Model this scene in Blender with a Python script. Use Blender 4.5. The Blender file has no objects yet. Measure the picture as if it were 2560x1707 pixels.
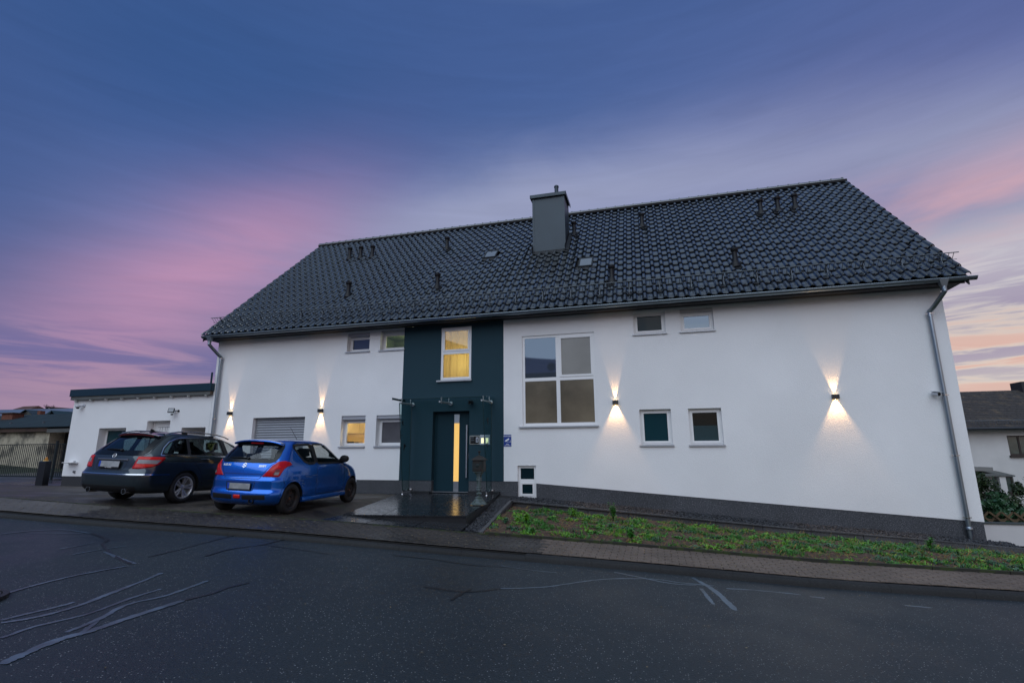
import bpy, bmesh, math, random
import numpy as np
from mathutils import Vector, Matrix
from mathutils.bvhtree import BVHTree
from mathutils.geometry import delaunay_2d_cdt

R = math.radians
random.seed(7)
rng = np.random.default_rng(7)
scene = bpy.context.scene
COL = scene.collection

# ------------------------------------------------------------------ camera
YAW, PITCH, ROLL, FPX = R(-15.17), R(12.12), R(-0.33), 1272.0
_f = Vector((math.sin(YAW)*math.cos(PITCH), math.cos(YAW)*math.cos(PITCH), math.sin(PITCH)))
_r = Vector((math.cos(YAW), -math.sin(YAW), 0.0))
_u = _r.cross(_f)
_c, _s = math.cos(ROLL), math.sin(ROLL)
CR, CU, CF = _r*_c + _u*_s, _u*_c - _r*_s, _f
cam_data = bpy.data.cameras.new('camera')
cam = bpy.data.objects.new('camera', cam_data)
COL.objects.link(cam)
cam.matrix_world = Matrix(((CR.x, CU.x, -CF.x, 0), (CR.y, CU.y, -CF.y, 0), (CR.z, CU.z, -CF.z, 0), (0, 0, 0, 1)))
cam_data.sensor_width = 36.0
cam_data.lens = FPX/2560*36.0
cam_data.clip_start = 0.05
cam_data.clip_end = 3000
scene.camera = cam

# ------------------------------------------------------------------ sky
world = bpy.data.worlds.new('World')
scene.world = world
world.use_nodes = True
SUN_AZ, SUN_EL = R(-8), R(46)      # soft light from the open sky over the street
def build_sky():
    nt = world.node_tree
    N, L = nt.nodes, nt.links
    N.clear()
    def node(t, **k):
        n = N.new(t)
        for a, b in k.items():
            setattr(n, a, b)
        return n
    def math_(op, a, b=None, c=None, clamp=False):
        n = node('ShaderNodeMath', operation=op, use_clamp=clamp)
        for i, v in enumerate((a, b, c)):
            if v is None: continue
            if isinstance(v, (int, float)): n.inputs[i].default_value = v
            else: L.new(v, n.inputs[i])
        return n.outputs[0]
    def ramp(fac, stops, interp='EASE'):
        n = node('ShaderNodeValToRGB')
        n.color_ramp.interpolation = interp
        e = n.color_ramp.elements
        while len(e) < len(stops): e.new(0.5)
        for el, (p, c) in zip(e, stops):
            el.position = p
            el.color = (*srgb(c), 1)
        L.new(fac, n.inputs[0])
        return n.outputs[0]
    def mix(fac, a, b):
        n = node('ShaderNodeMix', data_type='RGBA')
        if isinstance(fac, (int, float)): n.inputs[0].default_value = fac
        else: L.new(fac, n.inputs[0])
        for i, v in ((6, a), (7, b)):
            if isinstance(v, tuple): n.inputs[i].default_value = (*srgb(v), 1)
            else: L.new(v, n.inputs[i])
        return n.outputs[2]
    def smooth(x, a, b):
        n = node('ShaderNodeMapRange', interpolation_type='SMOOTHSTEP')
        L.new(x, n.inputs[0]); n.inputs[1].default_value = a; n.inputs[2].default_value = b
        return n.outputs[0]
    def gauss(x, c, w):
        d = math_('DIVIDE', math_('SUBTRACT', x, c), w)
        return math_('EXPONENT', math_('MULTIPLY', math_('MULTIPLY', d, d), -1.0))
    tc = node('ShaderNodeTexCoord')
    sep = node('ShaderNodeSeparateXYZ'); L.new(tc.outputs['Generated'], sep.inputs[0])
    x, y, z = sep.outputs
    az = math_('ARCTAN2', x, y)                 # 0 straight at the facade, + to the right
    el = math_('ARCSINE', z)                    # elevation in radians
    # domain for the clouds: long flat streaks
    comb = node('ShaderNodeCombineXYZ')
    L.new(math_('MULTIPLY', az, 1.5), comb.inputs[0]); L.new(math_('MULTIPLY_ADD', el, 5.0, math_('MULTIPLY', az, -0.25)), comb.inputs[1])
    n1 = node('ShaderNodeTexNoise', noise_dimensions='3D'); n1.inputs['Scale'].default_value = 1.15; n1.inputs['Detail'].default_value = 6; n1.inputs['Roughness'].default_value = 0.55; n1.inputs['Distortion'].default_value = 0.5
    L.new(comb.outputs[0], n1.inputs['Vector'])
    comb2 = node('ShaderNodeCombineXYZ')
    L.new(math_('MULTIPLY', az, 2.6), comb2.inputs[0]); L.new(math_('MULTIPLY', el, 26.0), comb2.inputs[1]); comb2.inputs[2].default_value = 3.3
    n2 = node('ShaderNodeTexNoise', noise_dimensions='3D'); n2.inputs['Scale'].default_value = 1.6; n2.inputs['Detail'].default_value = 7; n2.inputs['Roughness'].default_value = 0.6; n2.inputs['Distortion'].default_value = 0.6
    L.new(comb2.outputs[0], n2.inputs['Vector'])
    f1, f2 = n1.outputs[0], n2.outputs[0]
    elw = math_('ADD', el, math_('MULTIPLY', math_('SUBTRACT', f1, 0.5), 0.10))
    # clear air: horizon to zenith
    base = ramp(math_('DIVIDE', elw, 1.5708, clamp=True), [
        (0.0, (140, 126, 148)), (0.05, (136, 122, 150)), (0.14, (112, 112, 154)), (0.22, (104, 116, 168)),
        (0.32, (84, 105, 164)), (0.40, (66, 94, 152)), (0.50, (56, 86, 144)), (0.58, (80, 106, 152)), (0.70, (122, 144, 172)), (1.0, (150, 168, 188))], 'LINEAR')
    # the left of the picture is bluer and deeper
    left = smooth(az, 0.25, -1.0)
    base = mix(math_('MULTIPLY', math_('MULTIPLY', left, gauss(elw, 0.62, 0.24)), 0.85), base, (34, 76, 134))
    # pale high band climbing to the right
    azc = math_('SUBTRACT', az, 0.05)
    band = gauss(math_('ADD', elw, math_('MULTIPLY', math_('MULTIPLY', azc, azc), 0.24)), 0.49, 0.085)
    base = mix(math_('MULTIPLY', math_('MULTIPLY', band, smooth(az, -0.95, -0.35)), 0.8), base, (152, 158, 188))
    # warm mauve higher up on the right
    base = mix(math_('MULTIPLY', math_('MULTIPLY', smooth(az, -0.2, 0.6), gauss(elw, 0.56, 0.16)), 0.40), base, (88, 92, 144))
    # sunset side: pale yellow above the horizon
    sunny = smooth(az, -0.15, 0.5)
    base = mix(math_('MULTIPLY', sunny, gauss(el, 0.11, 0.16)), base, (216, 207, 194))
    base = mix(math_('MULTIPLY', math_('MULTIPLY', sunny, gauss(el, 0.26, 0.06)), 0.7), base, (200, 202, 210))
    # pink clouds: one large bank on the left, one on the right
    base = mix(math_('MULTIPLY', math_('MULTIPLY', smooth(az, -0.86, -1.16), gauss(el, 0.38, 0.30)), 0.8), base, (48, 80, 136))
    bank = math_('MULTIPLY', gauss(az, -0.84, 0.23), gauss(math_('ADD', el, math_('MULTIPLY', az, -0.55)), 0.745, 0.125))
    pk = math_('MULTIPLY', bank, smooth(f1, 0.15, 0.60))
    base = mix(math_('MULTIPLY', pk, 0.95), base, (184, 136, 170))
    bank3 = math_('MULTIPLY', gauss(az, -0.72, 0.5), gauss(el, 0.085, 0.05))
    base = mix(math_('MULTIPLY', math_('MULTIPLY', bank3, smooth(f2, 0.35, 0.6)), 0.55), base, (176, 140, 158))
    bank2 = math_('MULTIPLY', smooth(az, 0.10, 0.45), gauss(el, 0.335, 0.07))
    base = mix(math_('MULTIPLY', math_('MULTIPLY', bank2, smooth(f1, 0.30, 0.58)), 0.9), base, (210, 160, 168))
    # blue gaps low on the left
    base = mix(math_('MULTIPLY', math_('MULTIPLY', smooth(az, -0.35, -0.9), gauss(el, 0.145, 0.04)), math_('MULTIPLY', smooth(f2, 0.62, 0.42), 0.7)), base, (88, 94, 150))
    # thin streaks on the sunset side
    low = math_('MULTIPLY', smooth(az, 0.0, 0.35), gauss(el, 0.17, 0.10))
    base = mix(math_('MULTIPLY', math_('MULTIPLY', low, smooth(f2, 0.47, 0.60)), 0.9), base, (146, 134, 164))
    base = mix(math_('MULTIPLY', math_('MULTIPLY', smooth(az, 0.0, 0.35), gauss(el, 0.12, 0.08)), math_('MULTIPLY', smooth(f2, 0.56, 0.40), 0.85)), base, (214, 164, 152))
    # soft mottling everywhere
    mot = math_('MULTIPLY_ADD', math_('SUBTRACT', f2, 0.5), 0.22, 1.05)
    hsv = node('ShaderNodeHueSaturation'); L.new(base, hsv.inputs['Color']); L.new(mot, hsv.inputs['Value']); hsv.inputs['Saturation'].default_value = 0.93
    # below the horizon: dim
    out = mix(smooth(el, -0.02, -0.25), hsv.outputs[0], (60, 62, 74))
    bg = node('ShaderNodeBackground'); bg.inputs[1].default_value = SKY_STRENGTH
    L.new(out, bg.inputs[0])
    wo = node('ShaderNodeOutputWorld'); L.new(bg.outputs[0], wo.inputs[0])
def srgb(c):
    return tuple(((v/255)/12.92 if v/255 <= 0.04045 else ((v/255+0.055)/1.055)**2.4) for v in c)
SKY_STRENGTH = 0.80
build_sky()

sun_data = bpy.data.lights.new('sun', 'SUN')
sun_data.energy = 1.5
sun_data.angle = R(72)
sun_data.color = (0.80, 0.90, 1.0)
sun = bpy.data.objects.new('sun', sun_data)
COL.objects.link(sun)
_d = Vector((math.sin(SUN_AZ)*math.cos(SUN_EL), -math.cos(SUN_AZ)*math.cos(SUN_EL), math.sin(SUN_EL)))   # towards the light
sun.rotation_euler = (-_d).to_track_quat('-Z', 'Y').to_euler()
sun.location = _d*40

vs = scene.view_settings
vs.view_transform = 'Standard'
vs.look = 'None'
vs.exposure = 0.36
vs.gamma = 1.0
vs.use_curve_mapping = False
scene.cycles.max_bounces = 6
scene.cycles.transparent_max_bounces = 12
scene.cycles.sample_clamp_indirect = 4.0
scene.cycles.use_denoising = True

# ------------------------------------------------------------------ helpers
def ray(px, py):
    return CR*((px-1280)/FPX) - CU*((py-853.5)/FPX) + CF
def interp(x, tab):
    return float(np.interp(x, [t[0] for t in tab], [t[1] for t in tab]))

class MB:
    """collects faces for one mesh"""
    def __init__(self): self.v, self.f, self.m = [], [], []
    def add(self, vs, fs, m=0):
        o = len(self.v)
        self.v += [tuple(v) for v in vs]
        self.f += [tuple(i+o for i in f) for f in fs]
        self.m += [m]*len(fs)
        return self
    def quad(self, a, b, c, d, m=0): return self.add((a, b, c, d), ((0, 1, 2, 3),), m)
    def box(self, x0, x1, y0, y1, z0, z1, m=0, M=None):
        v = [Vector((x, y, z)) for z in (z0, z1) for y in (y0, y1) for x in (x0, x1)]
        if M is not None: v = [M @ p for p in v]
        return self.add(v, ((0, 2, 3, 1), (4, 5, 7, 6), (0, 1, 5, 4), (2, 6, 7, 3), (0, 4, 6, 2), (1, 3, 7, 5)), m)
    def hexa(self, b, t, m=0):
        """bottom quad b and top quad t (both counter-clockwise from above)"""
        return self.add(list(b)+list(t), ((3, 2, 1, 0), (4, 5, 6, 7), (0, 1, 5, 4), (1, 2, 6, 5), (2, 3, 7, 6), (3, 0, 4, 7)), m)
    def tube(self, path, r, n=8, cap=True, m=0):
        path = [Vector(p) for p in path]
        rr = r if isinstance(r, (list, tuple)) else [r]*len(path)
        vs, prev = [], None
        for i, p in enumerate(path):
            t = (path[min(i+1, len(path)-1)] - path[max(i-1, 0)]).normalized()
            if prev is None:
                a = Vector((0, 0, 1)) if abs(t.z) < 0.9 else Vector((1, 0, 0))
                e1 = t.cross(a).normalized()
            else:
                e1 = (prev - t*prev.dot(t)).normalized()
            prev = e1
            e2 = t.cross(e1)
            for k in range(n):
                a = 2*math.pi*k/n
                vs.append(p + (e1*math.cos(a)+e2*math.sin(a))*rr[i])
        fs = []
        for i in range(len(path)-1):
            for k in range(n):
                fs.append((i*n+k, i*n+(k+1) % n, (i+1)*n+(k+1) % n, (i+1)*n+k))
        if cap:
            fs.append(tuple(range(n))[::-1]); fs.append(tuple((len(path)-1)*n+k for k in range(n)))
        return self.add(vs, fs, m)
    def lathe(self, prof, n=24, c=(0, 0, 0), axis='z', m=0, M=None, cap=True):
        """prof: (radius, height) pairs"""
        vs = []
        for (r, h) in prof:
            for k in range(n):
                a = 2*math.pi*k/n
                p = (r*math.cos(a), r*math.sin(a), h)
                if axis == 'x': p = (p[2], p[0], p[1])
                elif axis == 'y': p = (p[0], p[2], p[1])
                p = Vector(p)+Vector(c)
                vs.append(M @ p if M is not None else p)
        fs = []
        for i in range(len(prof)-1):
            for k in range(n):
                fs.append((i*n+k, i*n+(k+1) % n, (i+1)*n+(k+1) % n, (i+1)*n+k))
        if cap and prof[0][0] > 1e-6: fs.append(tuple(range(n))[::-1])
        if cap and prof[-1][0] > 1e-6: fs.append(tuple((len(prof)-1)*n+k for k in range(n)))
        return self.add(vs, fs, m)
    def prism(self, poly, axis, a0, a1, m=0):
        """polygon in the two other axes, extruded along axis (x: (y,z), y: (x,z), z: (x,y))"""
        def P(q, a):
            return {'x': (a, q[0], q[1]), 'y': (q[0], a, q[1]), 'z': (q[0], q[1], a)}[axis]
        n = len(poly)
        vs = [P(q, a0) for q in poly]+[P(q, a1) for q in poly]
        fs = [tuple(range(n))[::-1], tuple(range(n, 2*n))]+[(i, (i+1) % n, n+(i+1) % n, n+i) for i in range(n)]
        return self.add(vs, fs, m)
    def mesh(self, name, mats, smooth=False, angle=None, bevel=0, fix=True):
        me = bpy.data.meshes.new(name)
        me.from_pydata(self.v, [], self.f)
        for mt in (mats if isinstance(mats, (list, tuple)) else [mats]):
            me.materials.append(mt)
        if any(self.m): me.polygons.foreach_set('material_index', self.m)
        if fix or bevel:
            bm = bmesh.new(); bm.from_mesh(me)
            if fix: bmesh.ops.recalc_face_normals(bm, faces=bm.faces)
            if bevel:
                es = [e for e in bm.edges if len(e.link_faces) == 2 and e.calc_face_angle(0) > 0.5]
                bmesh.ops.bevel(bm, geom=es, offset=bevel, segments=2, profile=0.7, affect='EDGES', clamp_overlap=True)
            bm.to_mesh(me); bm.free()
        if smooth or angle:
            me.polygons.foreach_set('use_smooth', [True]*len(me.polygons))
            if angle: me.set_sharp_from_angle(angle=R(angle))
        return me
    def obj(self, name, mats, parent=None, **k):
        return link(name, self.mesh(name, mats, **k), parent)

def link(name, data, parent=None):
    o = bpy.data.objects.new(name, data)
    COL.objects.link(o)
    if parent is not None: attach(o, parent)
    return o
def attach(o, parent):
    o.parent = parent
    if parent.type == 'EMPTY' and not parent.get('_local'):
        o.matrix_parent_inverse = parent.matrix_basis.inverted()
    return o
def tag(o, label=None, cat=None, group=None, kind=None):
    if label: o['label'] = label
    if cat: o['category'] = cat
    if group: o['group'] = group
    if kind: o['kind'] = kind
    return o
def thing(name, loc, label, cat, group=None):
    e = bpy.data.objects.new(name, None)
    COL.objects.link(e)
    e.location = loc
    e.empty_display_size = 0.2
    return tag(e, label, cat, group)
def text(name, s, size, mat, parent, M, extrude=0.001, align='CENTER', offset=0.0):
    c = bpy.data.curves.new(name, 'FONT')
    c.body = s; c.size = size; c.align_x = align; c.align_y = 'CENTER'; c.extrude = extrude; c.offset = offset
    c.materials.append(mat)
    tmp = bpy.data.objects.new(name, c); COL.objects.link(tmp)
    me = bpy.data.meshes.new_from_object(tmp.evaluated_get(bpy.context.evaluated_depsgraph_get()))
    bpy.data.objects.remove(tmp); me.name = name
    o = bpy.data.objects.new(name, me)
    COL.objects.link(o)
    o.parent = parent
    if parent.type == 'EMPTY' and not parent.get('_local'):
        o.matrix_parent_inverse = parent.matrix_basis.inverted()
    o.matrix_basis = M
    return o

# ------------------------------------------------------------------ materials
MATS = {}
def mat(name, col, rough=0.6, metal=0.0, spec=0.5, coat=0.0, coat_rough=0.05, emit=None, emit_s=0.0, var=0.0, var_scale=3.0, bump=0.0, bump_scale=60.0, bump_dist=0.004, col2=None, mix_scale=2.0, mix_lo=0.45, mix_hi=0.6, rough_var=0.0, alpha=1.0, detail=5):
    if name in MATS: return MATS[name]
    m = bpy.data.materials.new(name); m.use_nodes = True
    nt = m.node_tree; N, L = nt.nodes, nt.links
    b = N['Principled BSDF']
    b.inputs['Base Color'].default_value = (*col, 1)
    b.inputs['Roughness'].default_value = rough
    b.inputs['Metallic'].default_value = metal
    b.inputs['Specular IOR Level'].default_value = spec
    b.inputs['Coat Weight'].default_value = coat
    b.inputs['Coat Roughness'].default_value = coat_rough
    if emit:
        b.inputs['Emission Color'].default_value = (*emit, 1); b.inputs['Emission Strength'].default_value = emit_s
    tc = None
    def coords():
        nonlocal tc
        if tc is None: tc = N.new('ShaderNodeTexCoord')
        return tc.outputs['Object']
    def noise(scale, det=detail):
        n = N.new('ShaderNodeTexNoise'); n.inputs['Scale'].default_value = scale; n.inputs['Detail'].default_value = det
        L.new(coords(), n.inputs['Vector']); return n.outputs[0]
    c_out = None
    if col2 is not None:
        f = noise(mix_scale)
        r = N.new('ShaderNodeMapRange'); r.interpolation_type = 'SMOOTHSTEP'
        L.new(f, r.inputs[0]); r.inputs[1].default_value = mix_lo; r.inputs[2].default_value = mix_hi
        mx = N.new('ShaderNodeMix'); mx.data_type = 'RGBA'
        L.new(r.outputs[0], mx.inputs[0]); mx.inputs[6].default_value = (*col, 1); mx.inputs[7].default_value = (*col2, 1)
        c_out = mx.outputs[2]
    if var:
        f = noise(var_scale)
        h = N.new('ShaderNodeHueSaturation')
        mr = N.new('ShaderNodeMapRange'); L.new(f, mr.inputs[0]); mr.inputs[1].default_value = 0.3; mr.inputs[2].default_value = 0.7; mr.inputs[3].default_value = 1-var; mr.inputs[4].default_value = 1+var
        L.new(mr.outputs[0], h.inputs['Value'])
        if c_out is not None: L.new(c_out, h.inputs['Color'])
        else: h.inputs['Color'].default_value = (*col, 1)
        c_out = h.outputs[0]
    if c_out is not None: L.new(c_out, b.inputs['Base Color'])
    if rough_var:
        f = noise(var_scale*1.7)
        mr = N.new('ShaderNodeMapRange'); L.new(f, mr.inputs[0]); mr.inputs[1].default_value = 0.3; mr.inputs[2].default_value = 0.7; mr.inputs[3].default_value = max(0.02, rough-rough_var); mr.inputs[4].default_value = min(1, rough+rough_var)
        L.new(mr.outputs[0], b.inputs['Roughness'])
    if bump:
        f = noise(bump_scale, 4)
        bp = N.new('ShaderNodeBump'); bp.inputs['Strength'].default_value = bump; bp.inputs['Distance'].default_value = bump_dist
        L.new(f, bp.inputs['Height']); L.new(bp.outputs[0], b.inputs['Normal'])
    MATS[name] = m
    return m
def glass(name, tint=(0.85, 0.92, 0.92), refl=0.06, rough=0.0):
    if name in MATS: return MATS[name]
    m = bpy.data.materials.new(name); m.use_nodes = True
    nt = m.node_tree; N, L = nt.nodes, nt.links
    N.clear()
    t = N.new('ShaderNodeBsdfTransparent'); t.inputs[0].default_value = (*tint, 1)
    g = N.new('ShaderNodeBsdfGlossy'); g.inputs['Roughness'].default_value = rough; g.inputs[0].default_value = (0.9, 0.95, 1, 1)
    lw_ = N.new('ShaderNodeLayerWeight'); lw_.inputs[0].default_value = 0.5
    pw = N.new('ShaderNodeMath'); pw.operation = 'POWER'; pw.inputs[1].default_value = 4.0; L.new(lw_.outputs['Facing'], pw.inputs[0])
    ad = N.new('ShaderNodeMath'); ad.operation = 'MULTIPLY_ADD'; ad.use_clamp = True; ad.inputs[1].default_value = 0.8; ad.inputs[2].default_value = refl
    L.new(pw.outputs[0], ad.inputs[0])
    mx = N.new('ShaderNodeMixShader'); L.new(ad.outputs[0], mx.inputs[0]); L.new(t.outputs[0], mx.inputs[1]); L.new(g.outputs[0], mx.inputs[2])
    o = N.new('ShaderNodeOutputMaterial'); L.new(mx.outputs[0], o.inputs[0])
    MATS[name] = m
    return m

def speckle(name, base, dark, light, scale, rough, dens_lo=0.62, bump=0.3, bump_dist=0.003, patch=None, patch_scale=0.6, rough_var=0.0, spec=0.5, sparkle=None):
    """granular mineral surface: asphalt, granite, plinth render"""
    if name in MATS: return MATS[name]
    m = bpy.data.materials.new(name); m.use_nodes = True
    nt = m.node_tree; N, L = nt.nodes, nt.links
    b = N['Principled BSDF']; b.inputs['Roughness'].default_value = rough; b.inputs['Specular IOR Level'].default_value = spec
    tc = N.new('ShaderNodeTexCoord')
    n = N.new('ShaderNodeTexNoise'); n.inputs['Scale'].default_value = scale; n.inputs['Detail'].default_value = 3; L.new(tc.outputs['Object'], n.inputs['Vector'])
    cr = N.new('ShaderNodeValToRGB'); e = cr.color_ramp.elements
    e[0].position = 0.32; e[0].color = (*dark, 1); e[1].position = 0.5; e[1].color = (*base, 1)
    x = e.new(dens_lo); x.color = (*base, 1); x = e.new(min(0.98, dens_lo+0.08)); x.color = (*light, 1)
    L.new(n.outputs[0], cr.inputs[0])
    col = cr.outputs[0]
    if sparkle:
        v = N.new('ShaderNodeTexVoronoi'); v.inputs['Scale'].default_value = sparkle[0]; L.new(tc.outputs['Object'], v.inputs['Vector'])
        lt = N.new('ShaderNodeMath'); lt.operation = 'LESS_THAN'; lt.inputs[1].default_value = sparkle[1]; L.new(v.outputs['Distance'], lt.inputs[0])
        sx = N.new('ShaderNodeSeparateColor'); L.new(v.outputs['Color'], sx.inputs[0])
        gt = N.new('ShaderNodeMath'); gt.operation = 'GREATER_THAN'; gt.inputs[1].default_value = sparkle[2]; L.new(sx.outputs[0], gt.inputs[0])
        mu = N.new('ShaderNodeMath'); mu.operation = 'MULTIPLY'; L.new(lt.outputs[0], mu.inputs[0]); L.new(gt.outputs[0], mu.inputs[1])
        mx = N.new('ShaderNodeMix'); mx.data_type = 'RGBA'; L.new(mu.outputs[0], mx.inputs[0]); L.new(col, mx.inputs[6]); mx.inputs[7].default_value = (*sparkle[3], 1)
        col = mx.outputs[2]
    if patch:
        n2 = N.new('ShaderNodeTexNoise'); n2.inputs['Scale'].default_value = patch_scale; n2.inputs['Detail'].default_value = 5; L.new(tc.outputs['Object'], n2.inputs['Vector'])
        h = N.new('ShaderNodeHueSaturation')
        mr = N.new('ShaderNodeMapRange'); L.new(n2.outputs[0], mr.inputs[0]); mr.inputs[1].default_value = 0.3; mr.inputs[2].default_value = 0.7; mr.inputs[3].default_value = 1-patch; mr.inputs[4].default_value = 1+patch
        L.new(mr.outputs[0], h.inputs['Value']); L.new(col, h.inputs['Color']); col = h.outputs[0]
        if rough_var:
            mr2 = N.new('ShaderNodeMapRange'); L.new(n2.outputs[0], mr2.inputs[0]); mr2.inputs[1].default_value = 0.35; mr2.inputs[2].default_value = 0.65; mr2.inputs[3].default_value = rough-rough_var; mr2.inputs[4].default_value = rough+rough_var
            L.new(mr2.outputs[0], b.inputs['Roughness'])
    L.new(col, b.inputs['Base Color'])
    if bump:
        bp = N.new('ShaderNodeBump'); bp.inputs['Strength'].default_value = bump; bp.inputs['Distance'].default_value = bump_dist
        L.new(n.outputs[0], bp.inputs['Height']); L.new(bp.outputs[0], b.inputs['Normal'])
    MATS[name] = m
    return m

plaster = mat('white plaster', (0.80, 0.80, 0.79), 0.85, spec=0.25, bump=0.9, bump_scale=52, bump_dist=0.009, var=0.05, var_scale=0.5)
teal_wall = mat('petrol wall paint', (0.012, 0.040, 0.055), 0.75, spec=0.3, bump=0.35, bump_scale=40, bump_dist=0.006)
plinth_m = speckle('mottled plinth render', (0.056, 0.060, 0.068), (0.022, 0.023, 0.026), (0.15, 0.155, 0.165), 48, 0.8, dens_lo=0.58, bump=0.4, patch=0.15, patch_scale=1.2)
upvc = mat('white window frame', (0.78, 0.78, 0.77), 0.35)
alu = mat('brushed aluminium', (0.45, 0.46, 0.47), 0.35, metal=1.0)
steel = mat('stainless steel', (0.6, 0.6, 0.6), 0.18, metal=1.0)
zinc = mat('zinc', (0.27, 0.32, 0.36), 0.36, metal=0.95, var=0.12, var_scale=1.2)
galv = mat('galvanised steel', (0.15, 0.17, 0.185), 0.5, metal=0.8)
black_pl = mat('black plastic', (0.005, 0.005, 0.006), 0.5, spec=0.3)
tile_m = mat('glazed black roof tile', (0.007, 0.010, 0.0135), 0.12, spec=0.9, coat=0.85, coat_rough=0.035, var=0.3, var_scale=6, rough_var=0.06, bump=0.06, bump_scale=25, bump_dist=0.004)
deck_m = mat('roof underlay', (0.008, 0.008, 0.009), 0.9)
slate_blue = mat('painted sheet metal', (0.032, 0.050, 0.064), 0.42, metal=0.2, var=0.1, var_scale=1.2)

def translucent(name, col):
    m = bpy.data.materials.new(name); m.use_nodes = True
    nt = m.node_tree; N, L = nt.nodes, nt.links
    N.clear()
    t = N.new('ShaderNodeBsdfTranslucent'); t.inputs[0].default_value = (*col, 1)
    d = N.new('ShaderNodeBsdfDiffuse'); d.inputs[0].default_value = (*col, 1)
    mx = N.new('ShaderNodeMixShader'); mx.inputs[0].default_value = 0.35
    L.new(t.outputs[0], mx.inputs[1]); L.new(d.outputs[0], mx.inputs[2])
    o = N.new('ShaderNodeOutputMaterial'); L.new(mx.outputs[0], o.inputs[0])
    MATS[name] = m
    return m

def tile_variation(m):
    """tone and gloss differ a little from tile to tile"""
    nt = m.node_tree; N, L = nt.nodes, nt.links
    b = N['Principled BSDF']
    oi = N.new('ShaderNodeObjectInfo'); ge = N.new('ShaderNodeNewGeometry')
    ad = N.new('ShaderNodeMath'); ad.operation = 'ADD'; L.new(oi.outputs['Random'], ad.inputs[0]); L.new(ge.outputs['Random Per Island'], ad.inputs[1])
    fr = N.new('ShaderNodeMath'); fr.operation = 'FRACT'; L.new(ad.outputs[0], fr.inputs[0])
    mr = N.new('ShaderNodeMapRange'); L.new(fr.outputs[0], mr.inputs[0]); mr.inputs[3].default_value = 0.55; mr.inputs[4].default_value = 1.7
    h = N.new('ShaderNodeHueSaturation'); L.new(mr.outputs[0], h.inputs['Value'])
    src = b.inputs['Base Color'].links[0].from_socket
    L.new(src, h.inputs['Color']); L.new(h.outputs[0], b.inputs['Base Color'])
    mr2 = N.new('ShaderNodeMapRange'); L.new(fr.outputs[0], mr2.inputs[0]); mr2.inputs[3].default_value = 0.02; mr2.inputs[4].default_value = 0.10
    L.new(mr2.outputs[0], b.inputs['Coat Roughness'])
tile_variation(tile_m)
# ------------------------------------------------------------------ ground levels (camera eye = z 0)
FY = 14.4                                    # the facade plane
U = FY/13.4                                  # survey units on the facade -> metres
ZF = [(-60, -1.0), (-30, -1.13), (-21.3, -1.176), (-8.8, -1.244), (-7.0, -1.25), (-4.3, -1.27), (-3.2, -1.34), (0, -1.5655), (3.6, -1.838), (5.82, -1.972), (7.1, -2.074), (20, -2.6), (60, -4.2)]
ZB = [(-60, -0.35), (-30, -0.62), (-22, -0.72), (-16, -0.82), (-13.29, -0.9004), (-10.83, -1.041), (-9.294, -1.1236), (-6.18, -1.2647), (-3.2, -1.4485), (-0.754, -1.5856), (0, -1.633), (2.333, -1.761), (5.156, -1.838), (9, -1.99), (20, -2.5), (60, -4.2)]
ZK = [(x, z-0.135) for x, z in ZB]
def zf(x): return interp(x, ZF)
def zb(x): return interp(x, ZB)
def zk(x): return interp(x, ZK)
def yb(x): return 9.5+(0.05*x if x > 0 else 0.12*max(x, -22))          # back edge of the pavement
def yk(x): return 8.32+(0.085*x if x > 0 else 0.12*max(x, -22))      # kerb line
def gz(x, y):
    """level of driveway and garden"""
    t = (y-yb(x))/(FY-yb(x))
    t = min(1.0, max(-0.2, t))
    return zb(x)*(1-t)+zf(x)*t+(0.045*math.sin(math.pi*max(0.0, t))*min(1.0, max(0.0, -6.2-x)) if x > -14 else 0.0)
def pz(x, y):
    """pavement level"""
    t = (y-yk(x))/(yb(x)-yk(x))
    return (zb(x)-0.03)*(1-t)+zb(x)*t
def on_road(px, py):
    """where the line of sight through a point of the photograph meets the road"""
    d = ray(px, py); z = -1.7
    for _ in range(30):
        s = z/d.z
        z = zk(d.x*s)
    return Vector((d.x*s, d.y*s, z))
def sheet(name, xs, rows, matl, kind='structure', smooth=True, parent=None):
    """rows: list of functions x -> (y, z)"""
    mb = MB(); n = len(xs)
    vs = []
    for r in rows:
        for x in xs:
            y, z = r(x); vs.append((x, y, z))
    fs = [(j*n+i, j*n+i+1, (j+1)*n+i+1, (j+1)*n+i) for j in range(len(rows)-1) for i in range(n-1)]
    mb.add(vs, fs)
    o = mb.obj(name, matl, parent, smooth=smooth, fix=False)
    if kind and parent is None: tag(o, kind=kind)
    return o
XS = list(np.arange(-60, 60.01, 1.0))

asphalt = speckle('asphalt', (0.0145, 0.0225, 0.0275), (0.007, 0.0105, 0.013), (0.028, 0.040, 0.047), 75, 0.60, dens_lo=0.6, bump=0.7, bump_dist=0.006, patch=0.22, patch_scale=0.45, rough_var=0.12, sparkle=(50, 0.25, 0.82, (0.24, 0.25, 0.25)))
pave_dark = speckle('wet dark paving', (0.036, 0.030, 0.025), (0.015, 0.013, 0.011), (0.085, 0.068, 0.052), 40, 0.6, bump=0.6, patch=0.35, patch_scale=0.9, rough_var=0.18)
pave_brown = speckle('brown paving blocks', (0.135, 0.102, 0.078), (0.075, 0.058, 0.046), (0.21, 0.17, 0.14), 60, 0.75, bump=0.4, patch=0.25, patch_scale=1.4)
pave_grey = speckle('grey paving blocks', (0.105, 0.096, 0.085), (0.06, 0.055, 0.048), (0.16, 0.15, 0.14), 60, 0.7, bump=0.4, patch=0.25, patch_scale=1.4)
joint_m = mat('joint sand', (0.016, 0.014, 0.011), 0.95)
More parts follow.
